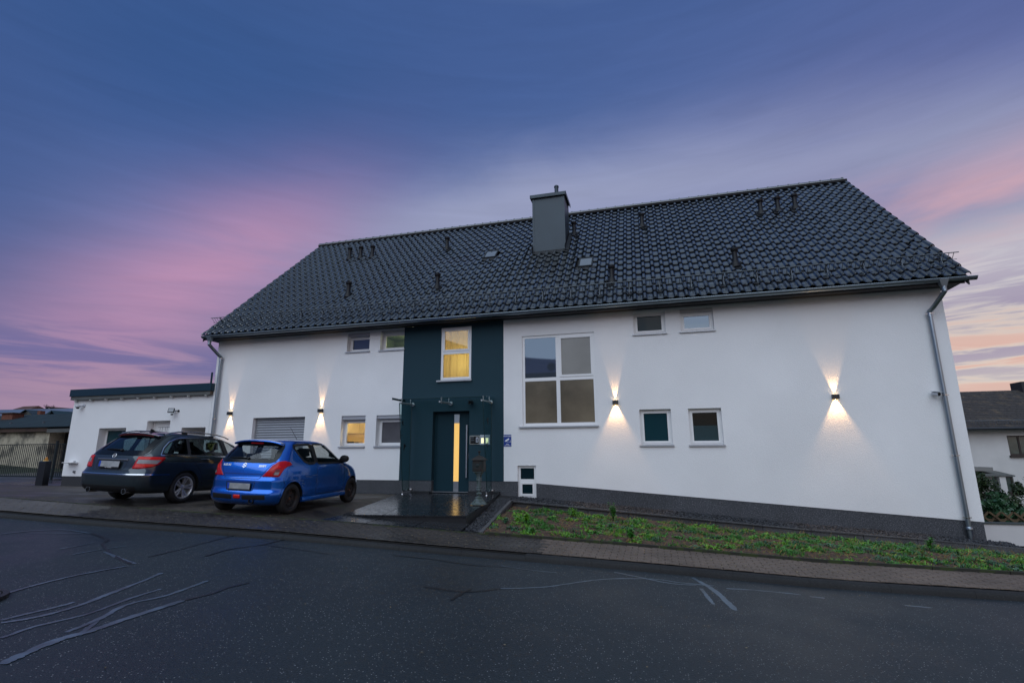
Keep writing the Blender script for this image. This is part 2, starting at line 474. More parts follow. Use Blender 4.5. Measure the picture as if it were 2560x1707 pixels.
kerb_m = speckle('dark concrete kerb', (0.013, 0.014, 0.014), (0.008, 0.008, 0.008), (0.03, 0.03, 0.03), 50, 0.8, bump=0.4, patch=0.3, patch_scale=1.1)
edge_m = speckle('edging concrete', (0.075, 0.077, 0.08), (0.04, 0.04, 0.042), (0.13, 0.13, 0.13), 50, 0.85, bump=0.4, patch=0.3, patch_scale=1.5)
soil_m = mat('garden soil', (0.058, 0.032, 0.020), 0.95, col2=(0.115, 0.068, 0.040), mix_scale=13, bump=0.9, bump_scale=30, bump_dist=0.03)
field_m = mat('field ground', (0.03, 0.04, 0.02), 0.95, var=0.3, var_scale=0.2)
granite = mat('polished black granite', (0.014, 0.016, 0.019), 0.22, spec=0.55, var=0.25, var_scale=9, rough_var=0.13, bump=0.05, bump_scale=6, bump_dist=0.004)
moss_m = mat('mossy edging', (0.022, 0.022, 0.016), 0.95, col2=(0.03, 0.045, 0.01), mix_scale=6, bump=0.6, bump_scale=40)

# far terrain, one sheet to the horizon, rising to the left
def far_z(x, y):
    z = interp(x, [(-1000, 14), (-400, 14), (-150, 7.4), (-60, 0.9), (-40, -0.75), (-30, -1.35), (-8, -1.62), (0, -2.1), (7, -2.6), (20, -3.3), (60, -5.2), (400, -9), (1000, -9)])
    return z
xs = [-1500, -900, -400, -250, -150, -100, -75, -60, -50, -40, -35, -30, -20, -8, 0, 7, 12, 20, 40, 60, 120, 400, 900, 1500]
ys = [-900, -300, -100, -40, -16, 0, 10, 15, 20, 30, 60, 120, 300, 900, 2000]
sheet('ground', xs, [(lambda x, y=y: (y, far_z(x, y))) for y in ys], field_m)

# road
road = sheet('road', XS, [(lambda x: (-9.0, zk(x)-0.02)), (lambda x: (-4.0, zk(x)+0.03)), (lambda x: (0.0, zk(x)+0.05)), (lambda x: (4.0, zk(x)+0.03)), (lambda x: (yk(x)+0.02, zk(x)))], asphalt)
# opposite verge behind the camera
sheet('far_pavement', XS, [(lambda x: (-11.0, zk(x)+0.1)), (lambda x: (-8.9, zk(x)+0.1)), (lambda x: (-8.9, zk(x)-0.1))], pave_dark)

# bed under the pavement blocks and driveway
sheet('pavement', XS, [(lambda x: (yk(x)+0.10, pz(x, yk(x)+0.1)-0.03)), (lambda x: (yb(x)+0.02, zb(x)-0.03))], joint_m)
pavement = bpy.data.objects['pavement']

def drive_mat():
    m = bpy.data.materials.new('dark driveway blocks'); m.use_nodes = True
    nt = m.node_tree; N, L = nt.nodes, nt.links
    b = N['Principled BSDF']
    tc = N.new('ShaderNodeTexCoord')
    br = N.new('ShaderNodeTexBrick'); br.inputs['Scale'].default_value = 1.0
    br.inputs['Brick Width'].default_value = 0.2; br.inputs['Row Height'].default_value = 0.1; br.inputs['Mortar Size'].default_value = 0.006
    br.inputs['Color1'].default_value = (0.055, 0.042, 0.031, 1); br.inputs['Color2'].default_value = (0.034, 0.027, 0.021, 1); br.inputs['Mortar'].default_value = (0.010, 0.010, 0.007, 1)
    L.new(tc.outputs['Object'], br.inputs['Vector'])
    n = N.new('ShaderNodeTexNoise'); n.inputs['Scale'].default_value = 1.3; n.inputs['Detail'].default_value = 7; L.new(tc.outputs['Object'], n.inputs['Vector'])
    mr = N.new('ShaderNodeMapRange'); L.new(n.outputs[0], mr.inputs[0]); mr.inputs[1].default_value = 0.3; mr.inputs[2].default_value = 0.7; mr.inputs[3].default_value = 0.55; mr.inputs[4].default_value = 1.5
    h = N.new('ShaderNodeHueSaturation'); L.new(br.outputs[0], h.inputs['Color']); L.new(mr.outputs[0], h.inputs['Value'])
    n3 = N.new('ShaderNodeTexNoise'); n3.inputs['Scale'].default_value = 2.2; n3.inputs['Detail'].default_value = 8; L.new(tc.outputs['Object'], n3.inputs['Vector'])
    ms = N.new('ShaderNodeMapRange'); L.new(n3.outputs[0], ms.inputs[0]); ms.inputs[1].default_value = 0.58; ms.inputs[2].default_value = 0.72; ms.inputs[4].default_value = 0.6
    mx = N.new('ShaderNodeMix'); mx.data_type = 'RGBA'; L.new(ms.outputs[0], mx.inputs[0]); L.new(h.outputs[0], mx.inputs[6]); mx.inputs[7].default_value = (0.022, 0.030, 0.010, 1)
    L.new(mx.outputs[2], b.inputs['Base Color'])
    r2 = N.new('ShaderNodeMapRange'); L.new(n.outputs[0], r2.inputs[0]); r2.inputs[1].default_value = 0.3; r2.inputs[2].default_value = 0.7; r2.inputs[3].default_value = 0.4; r2.inputs[4].default_value = 0.85
    L.new(r2.outputs[0], b.inputs['Roughness'])
    bp = N.new('ShaderNodeBump'); bp.inputs['Strength'].default_value = 0.7; bp.inputs['Distance'].default_value = 0.008
    n2 = N.new('ShaderNodeTexNoise'); n2.inputs['Scale'].default_value = 45; L.new(tc.outputs['Object'], n2.inputs['Vector'])
    ad = N.new('ShaderNodeMath'); ad.operation = 'MULTIPLY_ADD'; L.new(n2.outputs[0], ad.inputs[0]); ad.inputs[1].default_value = 0.6
    inv = N.new('ShaderNodeMath'); inv.operation = 'SUBTRACT'; inv.inputs[0].default_value = 1.0; L.new(br.outputs['Fac'], inv.inputs[1]); L.new(inv.outputs[0], ad.inputs[2])
    L.new(ad.outputs[0], bp.inputs['Height']); L.new(bp.outputs[0], b.inputs['Normal'])
    return m
XD = [x for x in XS if x <= -15]+list(np.arange(-14.5, -2.9, 0.5))
NY = 8
sheet('driveway', XD, [(lambda x, k=k: (yb(x)+(FY+0.2-yb(x))*k/NY, gz(x, yb(x)+(FY-yb(x))*k/NY)-(0.12 if x > -6.6 else 0))) for k in range(NY+1)], drive_mat())
yard_m = speckle('wet yard asphalt', (0.035, 0.042, 0.05), (0.02, 0.024, 0.028), (0.06, 0.065, 0.07), 30, 0.35, bump=0.2, patch=0.4, patch_scale=0.3, rough_var=0.15)
sheet('yard', [x for x in XS if x <= -15], [(lambda x: (FY+0.2, zf(x))), (lambda x: (24.0, zf(x)+0.05)), (lambda x: (30.0, zf(x)+0.1))], yard_m)

# kerb stones
kerb = thing('kerb', (-3, 8.3, zk(-3)), 'dark kerb of long stones between road and paving blocks', 'kerb')
tag(kerb, kind='structure'); del kerb['category']
x = -24.0
while x < 16:
    x1 = x+1.0-0.003
    low = -14.0 < x < -2.2                     # dropped kerb in front of the drive
    h = 0.070 if low else 0.092
    prof = [(-0.02, -0.12), (-0.02, h-0.045), (0.0, h-0.018), (0.03, h-0.003), (0.12, h)]
    mb = MB(); vs = []
    for xx in (x, x1):
        for (dy, dz) in prof: vs.append((xx, yk(xx)+dy, zk(xx)+dz))
        vs.append((xx, yk(xx)+0.12, zk(xx)-0.12))
    n = len(prof)+1
    mb.add(vs, [(i, (i+1) % n, n+(i+1) % n, n+i) for i in range(n)]+[tuple(range(n)), tuple(range(2*n-1, n-1, -1))])
    mb.obj('kerb_stone', kerb_m, kerb, angle=50)
    x += 1.0

# paving blocks: zig-zag bond, the ones that show largest are separate
def blocks():
    out = []
    bw, bd, j = 0.205, 0.108, 0.005
    for row in range(11):
        x = -19.0+(0.1025 if row % 2 else 0.0)
        while x < 12.0:
            out.append((x, row)); x += bw
    return out, bw, bd, j
bl, bw, bd, jn = blocks()
def block_geo(x, row):
    d0 = 0.02+row*bd
    cx = x+bw/2
    W = yb(cx)-yk(cx)-0.12
    s = W/(11*bd)
    zig = 0.016
    pts = []
    for (u, v) in ((0, 0), (0.5, 0), (1, 0), (1, 1), (0.5, 1), (0, 1)):
        xx = x+jn/2+u*(bw-jn)
        off = zig if u == 0.5 else 0
        yy = yk(xx)+0.12+(row*bd+jn/2+v*(bd-jn))*s+off*s
        pts.append((xx, yy))
    return pts
def block_mesh(mb, x, row, dz):
    p = block_geo(x, row)
    c = (sum(q[0] for q in p)/6, sum(q[1] for q in p)/6)
    top = [(c[0]+(q[0]-c[0])*0.955, c[1]+(q[1]-c[1])*0.93, pz(q[0], q[1])+0.004+dz) for q in p]
    bot = [(q[0], q[1], pz(q[0], q[1])-0.006+dz) for q in p]
    mb.add(bot+top, [tuple(range(6, 12))]+[(i, (i+1) % 6, 6+(i+1) % 6, 6+i) for i in range(6)])
def zone(x, row):
    xr = -1.88-0.016*row                  # slanting border of the darker stretch
    if x > xr: return 'brown'
    if x < -10.4-0.02*row: return 'grey'
    return 'dark'
brown = sorted([b for b in bl if zone(*b) == 'brown'], key=lambda b: b[0]+0.15*abs(b[1]-5))
single = set(brown[:300])
rest = {'brown': MB(), 'grey': MB(), 'dark': MB()}
for b in bl:
    dz = random.uniform(-0.0025, 0.0025)
    if b in single:
        mb = MB(); block_mesh(mb, b[0], b[1], dz)
        mb.obj('paving_block', pave_brown, pavement, fix=False)
    else:
        block_mesh(rest[zone(*b)], b[0], b[1], dz)
for k, m_ in (('brown', pave_brown), ('grey', pave_grey), ('dark', pave_dark)):
    tag(rest[k].obj('paving_field', m_, pavement, fix=False), kind='stuff')

# edging between pavement and plots
edging = thing('plot_edging', (2, 9.6, zb(2)), 'thin mossy edging line behind the paving blocks', 'edging')
tag(edging, kind='structure'); del edging['category']
x = -19.0
while x < 14:
    x1 = x+0.99
    h = 0.045 if x > -3.4 else 0.012
    mb = MB()
    mb.hexa([(x, yb(x), zb(x)-0.1), (x1, yb(x1), zb(x1)-0.1), (x1, yb(x1)+0.07, zb(x1)-0.1), (x, yb(x)+0.07, zb(x)-0.1)],
            [(x, yb(x)+0.005, zb(x)+h), (x1, yb(x1)+0.005, zb(x1)+h), (x1, yb(x1)+0.065, zb(x1)+h), (x, yb(x)+0.065, zb(x)+h)])
    mb.obj('edging_stone', moss_m, edging)
    x += 1.0

# bitumen seal lines on the road (thin strips of poured sealant)
seal_pale = mat('worn pale sealant', (0.055, 0.088, 0.118), 0.38, var=0.55, var_scale=5, bump=0.3, bump_scale=60)
seal_dark = mat('fresh dark sealant', (0.009, 0.009, 0.010), 0.5, bump=0.3, bump_scale=60)
def seal(pts, w, m_, i):
    P0 = [on_road(a*1.0884, b*1.0884) for a, b in pts]
    P = []
    for i in range(len(P0)-1):
        a0, a1, a2, a3 = P0[max(i-1, 0)], P0[i], P0[i+1], P0[min(i+2, len(P0)-1)]
        for k in range(6):
            t = k/6; P.append(0.5*((2*a1)+(a2-a0)*t+(2*a0-5*a1+4*a2-a3)*t*t+(3*a1-a0-3*a2+a3)*t**3))
    P.append(P0[-1])
    # resample
    Q = []
    for a, b in zip(P, P[1:]):
        n = max(2, int((b-a).length/0.06))
        Q += [a.lerp(b, k/n) for k in range(n)]
    Q.append(P[-1])
    mb = MB(); vs = []; wob = 1.0
    for k, q in enumerate(Q):
        t = (Q[min(k+1, len(Q)-1)]-Q[max(k-1, 0)]); t.z = 0; t.normalize()
        nrm = Vector((-t.y, t.x, 0))
        wob = wob*0.7+0.3*random.uniform(0.35, 1.45)
        taper = min(1, 0.6+k/3, 0.6+(len(Q)-1-k)/3)
        ww = w*0.42*taper*wob
        off = nrm*random.uniform(-0.006, 0.006)
        z = 0.003+interp(q.y, [(-9, -0.02), (-4, 0.03), (0, 0.05), (4, 0.03), (8.3, 0.0)])
        vs += [q+nrm*ww+off+Vector((0, 0, z)), q-nrm*ww+off+Vector((0, 0, z))]
    mb.add(vs, [(2*k, 2*k+1, 2*k+3, 2*k+2) for k in range(len(Q)-1)])
    mb.obj('seal_strip', m_, road, smooth=True, fix=False)
SEALS = [
    ([(0, 1229), (60, 1222), (125, 1218), (160, 1219), (205, 1226)], 0.05, 'p'), ([(60, 1226), (130, 1226), (190, 1227)], 0.035, 'p'),
    ([(210, 1226), (245, 1240), (235, 1252), (262, 1280), (300, 1298)], 0.06, 'd'),
    ([(135, 1264), (190, 1254), (215, 1248)], 0.04, 'p'), ([(165, 1277), (230, 1265), (290, 1256)], 0.04, 'p'), ([(240, 1270), (275, 1286), (310, 1298)], 0.07, 'p'),
    ([(0, 1374), (80, 1350), (150, 1332), (215, 1318), (290, 1304)], 0.06, 'p'),
    ([(0, 1440), (90, 1424), (180, 1398), (260, 1366), (330, 1338), (370, 1320)], 0.075, 'p'),
    ([(0, 1434), (60, 1418), (120, 1404), (170, 1390)], 0.07, 'p'),
    ([(0, 1476), (80, 1448), (200, 1418), (300, 1380), (370, 1358)], 0.06, 'p'),
    ([(150, 1462), (230, 1428), (290, 1396), (380, 1374), (440, 1352), (476, 1338)], 0.07, 'p'),
    ([(0, 1538), (60, 1510), (130, 1480), (215, 1455), (300, 1425), (420, 1385)], 0.12, 'p'), ([(420, 1385), (480, 1370), (530, 1352), (574, 1342)], 0.06, 'd'),
    ([(180, 1470), (215, 1440), (260, 1410)], 0.06, 'p'),
    ([(340, 1282), (420, 1262), (490, 1242), (545, 1228)], 0.03, 'd'), ([(470, 1280), (530, 1262), (600, 1252), (665, 1236)], 0.04, 'd'), ([(600, 1252), (680, 1262), (760, 1274)], 0.025, 'd'),
    ([(905, 1276), (1000, 1286), (1080, 1298), (1180, 1304)], 0.035, 'd'), ([(1150, 1300), (1220, 1310), (1280, 1316)], 0.03, 'p'),
    ([(972, 1350), (1040, 1360), (1080, 1362), (1150, 1354)], 0.05, 'd'), ([(1036, 1382), (1060, 1366), (1084, 1354)], 0.06, 'd'),
    ([(1150, 1354), (1250, 1350), (1330, 1338), (1400, 1330), (1500, 1330), (1560, 1338), (1640, 1346)], 0.045, 'p'),
    ([(1410, 1314), (1460, 1324), (1540, 1340), (1600, 1344)], 0.045, 'p'), ([(1590, 1326), (1640, 1356), (1690, 1404)], 0.08, 'p'), ([(1610, 1352), (1630, 1378), (1640, 1390)], 0.06, 'p'),
    ([(1668, 1352), (1740, 1356), (1840, 1366)], 0.05, 'p'), ([(1860, 1370), (1895, 1374)], 0.05, 'p'), ([(1920, 1376), (2010, 1384), (2140, 1396)], 0.05, 'p'),
]
for i, (p, w, k) in enumerate(SEALS): seal(p, w, seal_pale if k == 'p' else seal_dark, i)
# manhole cover at the edge of the picture
c = on_road(-118, 1512)
cast = mat('cast iron cover', (0.04, 0.04, 0.042), 0.55, metal=0.6, bump=0.8, bump_scale=35, bump_dist=0.01)
mh = thing('manhole_cover', c, 'round cast iron manhole cover cut by the picture edge in the road', 'manhole cover')
zc = c.z+0.045
MB().lathe([(0.38, zc-0.04), (0.38, zc+0.008), (0.33, zc+0.010), (0.33, zc-0.04)], 32, (c.x, c.y, 0)).obj('frame', cast, mh, angle=40)
MB().lathe([(0.32, zc-0.04), (0.32, zc+0.006), (0.28, zc+0.006), (0.28, zc+0.002), (0.10, zc+0.002), (0.10, zc+0.006), (0.0, zc+0.006)], 32, (c.x, c.y, 0)).obj('lid', cast, mh, angle=40)
# ------------------------------------------------------------------ the house
house = thing('house', (-3.8, FY, -1.3), 'long white rendered house with black tiled roof and petrol entrance panel', 'house')
HX0, HX1 = -1.0237*FY, 0.4915*FY
PX0, PX1 = -6.945*U, -0.2895*FY              # entrance panel
WT = 3.605*U                                 # top of the wall under the soffit
def wbot(x):                                 # lower edge of the white render
    return interp(x, [(-3.5*U, -0.785*U), (-3.0*U, -0.831*U), (6.59*U, -1.512*U), (9, -1.9)])
HOLES = {
 'shutter': (-12.05, -10.16, -0.80, 1.052, 0.20), 'WL1': (-8.897, -8.095, 0.155, 1.04, 0.21), 'WL2': (-7.738, -6.945, 0.155, 1.03, 0.21),
 'WU1': (-8.867, -8.097, 2.975, 3.542, 0.21), 'WU2': (-7.734, -6.945, 2.965, 3.56, 0.21),
 'P': (-5.763, -4.834, 1.985, 3.512, 0.05), 'door': (-5.961, -4.868, -1.2, 1.093, 0.20),
 'big': (-3.347, -1.352, 0.648, 3.105, 0.07), 'RU1': (-0.316, 0.489, 2.965, 3.55, 0.13), 'RU2': (0.860, 1.662, 2.96, 3.55, 0.13),
 'RL1': (-0.293, 0.470, 0.125, 1.006, 0.13), 'RL2': (0.881, 1.647, 0.118, 0.999, 0.13), 'cellar': (-3.499, -3.005, -1.205, -0.383, 0.12)}
HOLES = {k: (a*U, b*U, c_*U, d_*U, r) for k, (a, b, c_, d_, r) in HOLES.items()}
def wall_mesh(mb, x0, x1, bot, top, holes, y, reveal_mat=0, back=True):
    xs = sorted({x0, x1, *[h[0] for h in holes], *[h[1] for h in holes], *[b for b in (-3.5*U, -3.0*U) if x0 < b < x1]})
    xs = [x for x in xs if x0-1e-6 <= x <= x1+1e-6]
    for xa, xb in zip(xs, xs[1:]):
        zs = sorted({top, *[h[2] for h in holes], *[h[3] for h in holes]})
        ba, bb = bot(xa+1e-6), bot(xb-1e-6)
        zs = [z for z in zs if z > max(ba, bb)+1e-4]
        lo = (ba, bb)
        for z in zs:
            xm, zm = (xa+xb)/2, ((lo[0]+lo[1])/2+z)/2
            if not any(h[0] < xm < h[1] and h[2] < zm < h[3] for h in holes):
                mb.quad((xa, y, lo[0]), (xb, y, lo[1]), (xb, y, z), (xa, y, z))
            lo = (z, z)
    for h in holes:
        a, b, c_, d_, r = h
        c2 = max(c_, bot(a)) if c_ < bot((a+b)/2) else c_
        mb.quad((a, y, c2), (a, y, d_), (a, y+r, d_), (a, y+r, c2), reveal_mat)
        mb.quad((b, y, d_), (b, y, c2), (b, y+r, c2), (b, y+r, d_), reveal_mat)
        mb.quad((a, y, d_), (b, y, d_), (b, y+r, d_), (a, y+r, d_), reveal_mat)
        if c_ > bot((a+b)/2): mb.quad((b, y, c_), (a, y, c_), (a, y+r, c_), (b, y+r, c_), reveal_mat)
# roof geometry
EY, EZ = 13.86, 3.99                         # eave edge of the tile plane
RY, RZ = 19.85, 9.68
RX0, RX1 = -14.95, 7.46
SL = math.hypot(RY-EY, RZ-EZ); PI_ = math.atan2(RZ-EZ, RY-EY)
def rp(x, s, n=0.0):
    """point on the roof: x, distance up the slope from the eave, height above the tile plane"""
    return Vector((x, EY+s*math.cos(PI_)-n*math.sin(PI_), EZ+s*math.sin(PI_)+n*math.cos(PI_)))
def on_roof_y(x, y, n=0.0): return rp(x, (y-EY)/math.cos(PI_), n)

w = MB()
L_ = [HOLES[k] for k in ('shutter', 'WL1', 'WL2', 'WU1', 'WU2')]
R_ = [HOLES[k] for k in ('big', 'RU1', 'RU2', 'RL1', 'RL2', 'cellar')]
wall_mesh(w, HX0, PX0, wbot, WT, L_, FY)
wall_mesh(w, PX1, HX1, wbot, WT, R_, FY)
BY = RY+(RY-FY)
zr = lambda y: EZ-0.22+(RZ-EZ)/(RY-EY)*(min(y, 2*RY-y)-EY)
for X, s in ((HX0, -1), (HX1, 1)):           # gables
    w.add([(X, FY, wbot(X)), (X, BY, wbot(X)), (X, BY, zr(BY)), (X, RY, zr(RY)), (X, FY, zr(FY))], ((0, 1, 2, 3, 4),))
w.quad((HX0, BY, -2.6), (HX1, BY, -2.6), (HX1, BY, WT), (HX0, BY, WT))
w.obj('wall', plaster, house, fix=False)
w = MB()
wall_mesh(w, PX0, PX1, lambda x: -0.785*U, WT, [HOLES['P'], HOLES['door']], FY)
w.obj('entrance_panel', teal_wall, house, fix=False)
# plinth, set back a little under the render
w = MB(); y = FY+0.014
cel, dor = HOLES['cellar'], HOLES['door']
for a, b in ((HX0+0.014, dor[0]), (dor[1], HX1-0.014)):
    w = MB()
    xs = sorted([a, b]+[q for q in np.arange(-14, 8, 1.0) if a < q < b]+[q for q in (cel[0], cel[1]) if a < q < b])
    for xa, xb in zip(xs, xs[1:]):
        top = (cel[2], cel[2]) if cel[0] <= xa and xb <= cel[1] else (wbot(xa)+0.03, wbot(xb)+0.03)
        w.add([(xa, y, zf(xa)-0.35), (xb, y, zf(xb)-0.35), (xb, y, top[1]), (xa, y, top[0])], ((0, 1, 2, 3),))
    x_ = b if b == dor[0] else a
    w.quad((x_, y, -1.5), (x_, y+0.19, -1.5), (x_, y+0.19, -0.79*U), (x_, y, -0.79*U))
    X = a if a < dor[0] else b
    w.quad((X, y, -2.7), (X, BY, -2.7), (X, BY, wbot(X)+0.03), (X, y, wbot(X)+0.03))
    me = w.obj('plinth', plinth_m, house, fix=False)
    bm = bmesh.new(); bm.from_mesh(me.data); bmesh.ops.remove_doubles(bm, verts=bm.verts, dist=0.0005); bm.to_mesh(me.data); bm.free()

# soffit box and fascia under the eave
dark_trim = mat('dark painted boards', (0.010, 0.013, 0.016), 0.5)
w = MB()
w.box(HX0-0.24, HX1+0.30, FY-0.42, FY+0.3, WT+0.002, WT+0.05)
w.box(HX0-0.24, HX1+0.30, FY-0.445, FY-0.42, WT-0.04, EZ-0.03)
w.obj('soffit', dark_trim, house)
for X, s in ((RX0+0.03, -1), (RX1-0.03, 1)):   # verge boards
    w = MB(); t = 0.03*s
    a, b = rp(X, 0.0, -0.03), rp(X, SL, -0.03)
    w.add([a, b, b+Vector((0, 0, -0.2)), a+Vector((0, 0, -0.2)), a-Vector((t, 0, 0)), b-Vector((t, 0, 0)), b+Vector((-t, 0, -0.2)), a+Vector((-t, 0, -0.2))],
          ((0, 1, 2, 3), (4, 5, 6, 7), (0, 1, 5, 4), (3, 2, 6, 7), (0, 3, 7, 4), (1, 2, 6, 5)))
    w.obj('verge_board', dark_trim, house)

# --- roof with single tiles
w = MB()
for n0, n1 in ((-0.035, -0.16),):
    A = [rp(RX0+0.02, 0.02, n0), rp(RX1-0.02, 0.02, n0), rp(RX1-0.02, SL, n0), rp(RX0+0.02, SL, n0)]
    B = [rp(RX0+0.02, 0.02, n1), rp(RX1-0.02, 0.02, n1), rp(RX1-0.02, SL, n1), rp(RX0+0.02, SL, n1)]
    w.hexa(B, A)
m_ = lambda p: Vector((p.x, 2*RY-p.y, p.z))
w.hexa([m_(p) for p in B][::-1], [m_(p)+Vector((0, 0, 0.03)) for p in A][::-1])
roof = w.obj('roof', deck_m, house)
NC, NR = 82, 19
TW, TL = (RX1-RX0)/NC, (SL-0.06)/NR
PROF = [(-0.02, 0.020), (0.06, 0.006), (0.14, 0.0), (0.34, 0.0), (0.50, 0.002), (0.56, 0.012), (0.61, 0.042), (0.68, 0.062), (0.78, 0.069), (0.88, 0.062), (0.96, 0.040), (1.02, 0.008)]
def tile_geo():
    n = len(PROF)
    vs, fs = [], []
    L0, L1, lift = -0.035, TL+0.05, 0.044
    # sections along the tile: lower lip, edge, body, head
    for (v, dz, k) in ((L0+0.004, -0.040, 1.0), (L0-0.002, -0.005, 1.0), (L0+0.012, 0.0, 1.0), (TL*0.5, 0.0, 1.0), (L1, 0.0, 0.92)):
        tl = lift*(1-(v-L0)/(L1-L0))
        for (u, h) in PROF: vs.append((u*TW, v, h*k+tl+dz))
    for j in range(4):
        for i in range(n-1): fs.append((j*n+i, j*n+i+1, (j+1)*n+i+1, (j+1)*n+i))
    return np.array(vs), fs
TV, TF = tile_geo()
tm = bpy.data.meshes.new('tile'); tm.from_pydata([tuple(v) for v in TV], [], TF); tm.materials.append(tile_m)
tm.polygons.foreach_set('use_smooth', [True]*len(tm.polygons)); tm.set_sharp_from_angle(angle=R(50))
def tile_matrix(c, r):
    ex = Vector((1, 0, 0)); ey = Vector((0, math.cos(PI_), math.sin(PI_))); ez = Vector((0, -math.sin(PI_), math.cos(PI_)))
    o = rp(RX0+c*TW, 0.02+r*TL)
    M = Matrix(((ex.x, ey.x, ez.x, o.x), (ex.y, ey.y, ez.y, o.y), (ex.z, ey.z, ez.z, o.z), (0, 0, 0, 1)))
    j = random.uniform
    return M @ Matrix.Translation((j(-.002, .002), j(-.004, .004), j(0, .004))) @ Matrix.Rotation(j(-.009, .009), 4, 'X') @ Matrix.Rotation(j(-.014, .014), 4, 'Y') @ Matrix.Rotation(j(-.006, .006), 4, 'Z')
CH = (-3.79, -2.60, 16.98, 17.95)            # chimney footprint x0 x1 y0 y1
SKY = [(-5.67, -5.19, 16.92, 17.41), (-2.01, -1.55, 15.70, 16.22)]
def covered(p):
    for a, b, c_, d_ in [CH]+SKY:
        if a-0.02 < p.x < b+0.02 and c_-0.02 < p.y < d_+0.02: return True
    return False
cells = []
for c_ in range(NC):
    for r_ in range(NR):
        M = tile_matrix(c_, r_)
        ctr = M @ Vector((TW/2, TL/2, 0))
        if covered(ctr): continue
        cells.append((ctr.length, M))
cells.sort(key=lambda t: t[0])
cells.sort(key=lambda t: (t[1].translation.length))
near = cells[:300]; far = cells[300:]
for _, M in near:
    o = link('roof_tile', tm, roof); o.matrix_basis = M
vs, fs = [], []
nv = len(TV)
for k, (_, M) in enumerate(far):
    A = np.array(M)
    vs.append(TV @ A[:3, :3].T+A[:3, 3]); fs += [tuple(i+k*nv for i in f) for f in TF]
vs = np.concatenate(vs)
fm = bpy.data.meshes.new('tile_field'); fm.from_pydata(vs.tolist(), [], fs); fm.materials.append(tile_m)
fm.polygons.foreach_set('use_smooth', [True]*len(fm.polygons)); fm.set_sharp_from_angle(angle=R(50))
tag(link('tile_field', fm, roof), kind='stuff')
# ridge caps with clips
rc = MB(); n = 9; cl = 0.36
for k, (xx, rr) in enumerate(((0, 0.135), (cl-0.03, 0.128), (cl+0.03, 0.128))):
    pass
def cap_mesh():
    mb = MB(); vs = []
    secs = [(0.0, 0.125), (cl*0.93, 0.118), (cl*0.93, 0.135), (cl+0.02, 0.135)]
    for (xx, rr) in secs:
        for i in range(n):
            a = math.pi*(i/(n-1))*1.1-0.05*math.pi
            vs.append((xx, rr*math.cos(a), rr*math.sin(a)*0.9-0.02))
    fs = [(j*n+i, (j+1)*n+i, (j+1)*n+i+1, j*n+i+1) for j in range(3) for i in range(n-1)]
    mb.add(vs, fs)
    mb.box(cl-0.02, cl+0.03, -0.012, 0.012, 0.09, 0.125)
    return mb.mesh('ridge_tile', tile_m, angle=40)
cm = cap_mesh()
k = 0
while RX0-0.02+(k+1)*cl < RX1+0.06:
    o = link('ridge_tile', cm, roof); o.location = (RX0-0.02+k*cl, RY, RZ+0.06); k += 1
MB().box(RX0, RX1, RY-0.16, RY+0.16, RZ-0.06, RZ+0.03).obj('ridge_roll', deck_m, roof)

# chimney
chim = MB().box(CH[0], CH[1], CH[2], CH[3], 6.6, 9.20).obj('chimney', slate_blue, house)
for a, b in ((CH[0]-0.004, CH[0]+0.07), (CH[1]-0.10, CH[1]+0.006)):
    MB().box(a, b, CH[2]-0.008, CH[2]+0.06, 6.98, 9.19).obj('corner_trim', slate_blue, chim)
MB().box(CH[1]-0.05, CH[1]+0.008, CH[3]-0.08, CH[3]+0.006, 7.6, 9.19).obj('corner_trim', slate_blue, chim)
MB().box(CH[0]+0.07, CH[1]-0.10, CH[2]-0.005, CH[2]+0.05, 6.98, 7.13).obj('base_panel', slate_blue, chim)
MB().box(CH[0]-0.07, CH[1]+0.07, CH[2]-0.08, CH[3]+0.08, 9.20, 9.24).box(CH[0]-0.07, CH[1]+0.07, CH[2]-0.085, CH[2]-0.07, 9.12, 9.242).box(CH[1]+0.055, CH[1]+0.075, CH[2]-0.085, CH[3]+0.085, 9.12, 9.243).box(CH[0]-0.075, CH[0]-0.055, CH[2]-0.085, CH[3]+0.085, 9.12, 9.243).obj('cover_plate', slate_blue, chim)
MB().lathe([(0.075, 9.2), (0.075, 9.74), (0.09, 9.74), (0.09, 9.79), (0.06, 9.82), (0.0, 9.82)], 16, (-2.96, 17.48, 0)).obj('flue', slate_blue, chim, angle=40)
lead = mat('lead flashing', (0.02, 0.022, 0.025), 0.5, metal=0.5, bump=0.9, bump_scale=14, bump_dist=0.02)
w = MB(); nn = 24
a, b = CH[0]-0.12, CH[1]+0.14
for i in range(nn):
    xa, xb = a+(b-a)*i/nn, a+(b-a)*(i+1)/nn
    za, zb_ = 0.055+0.022*math.sin(xa/TW*2*math.pi), 0.055+0.022*math.sin(xb/TW*2*math.pi)
    s0 = (CH[2]-EY)/math.cos(PI_)
    w.quad(rp(xa, s0-0.17, za), rp(xb, s0-0.17, zb_), rp(xb, s0+0.02, 0.09), rp(xa, s0+0.02, 0.09))
    w.quad(rp(xa, s0+0.02, 0.09), rp(xb, s0+0.02, 0.09), (xb, CH[2]-0.006, 7.03), (xa, CH[2]-0.006, 7.03))
w.obj('flashing', lead, chim, smooth=True, fix=False)
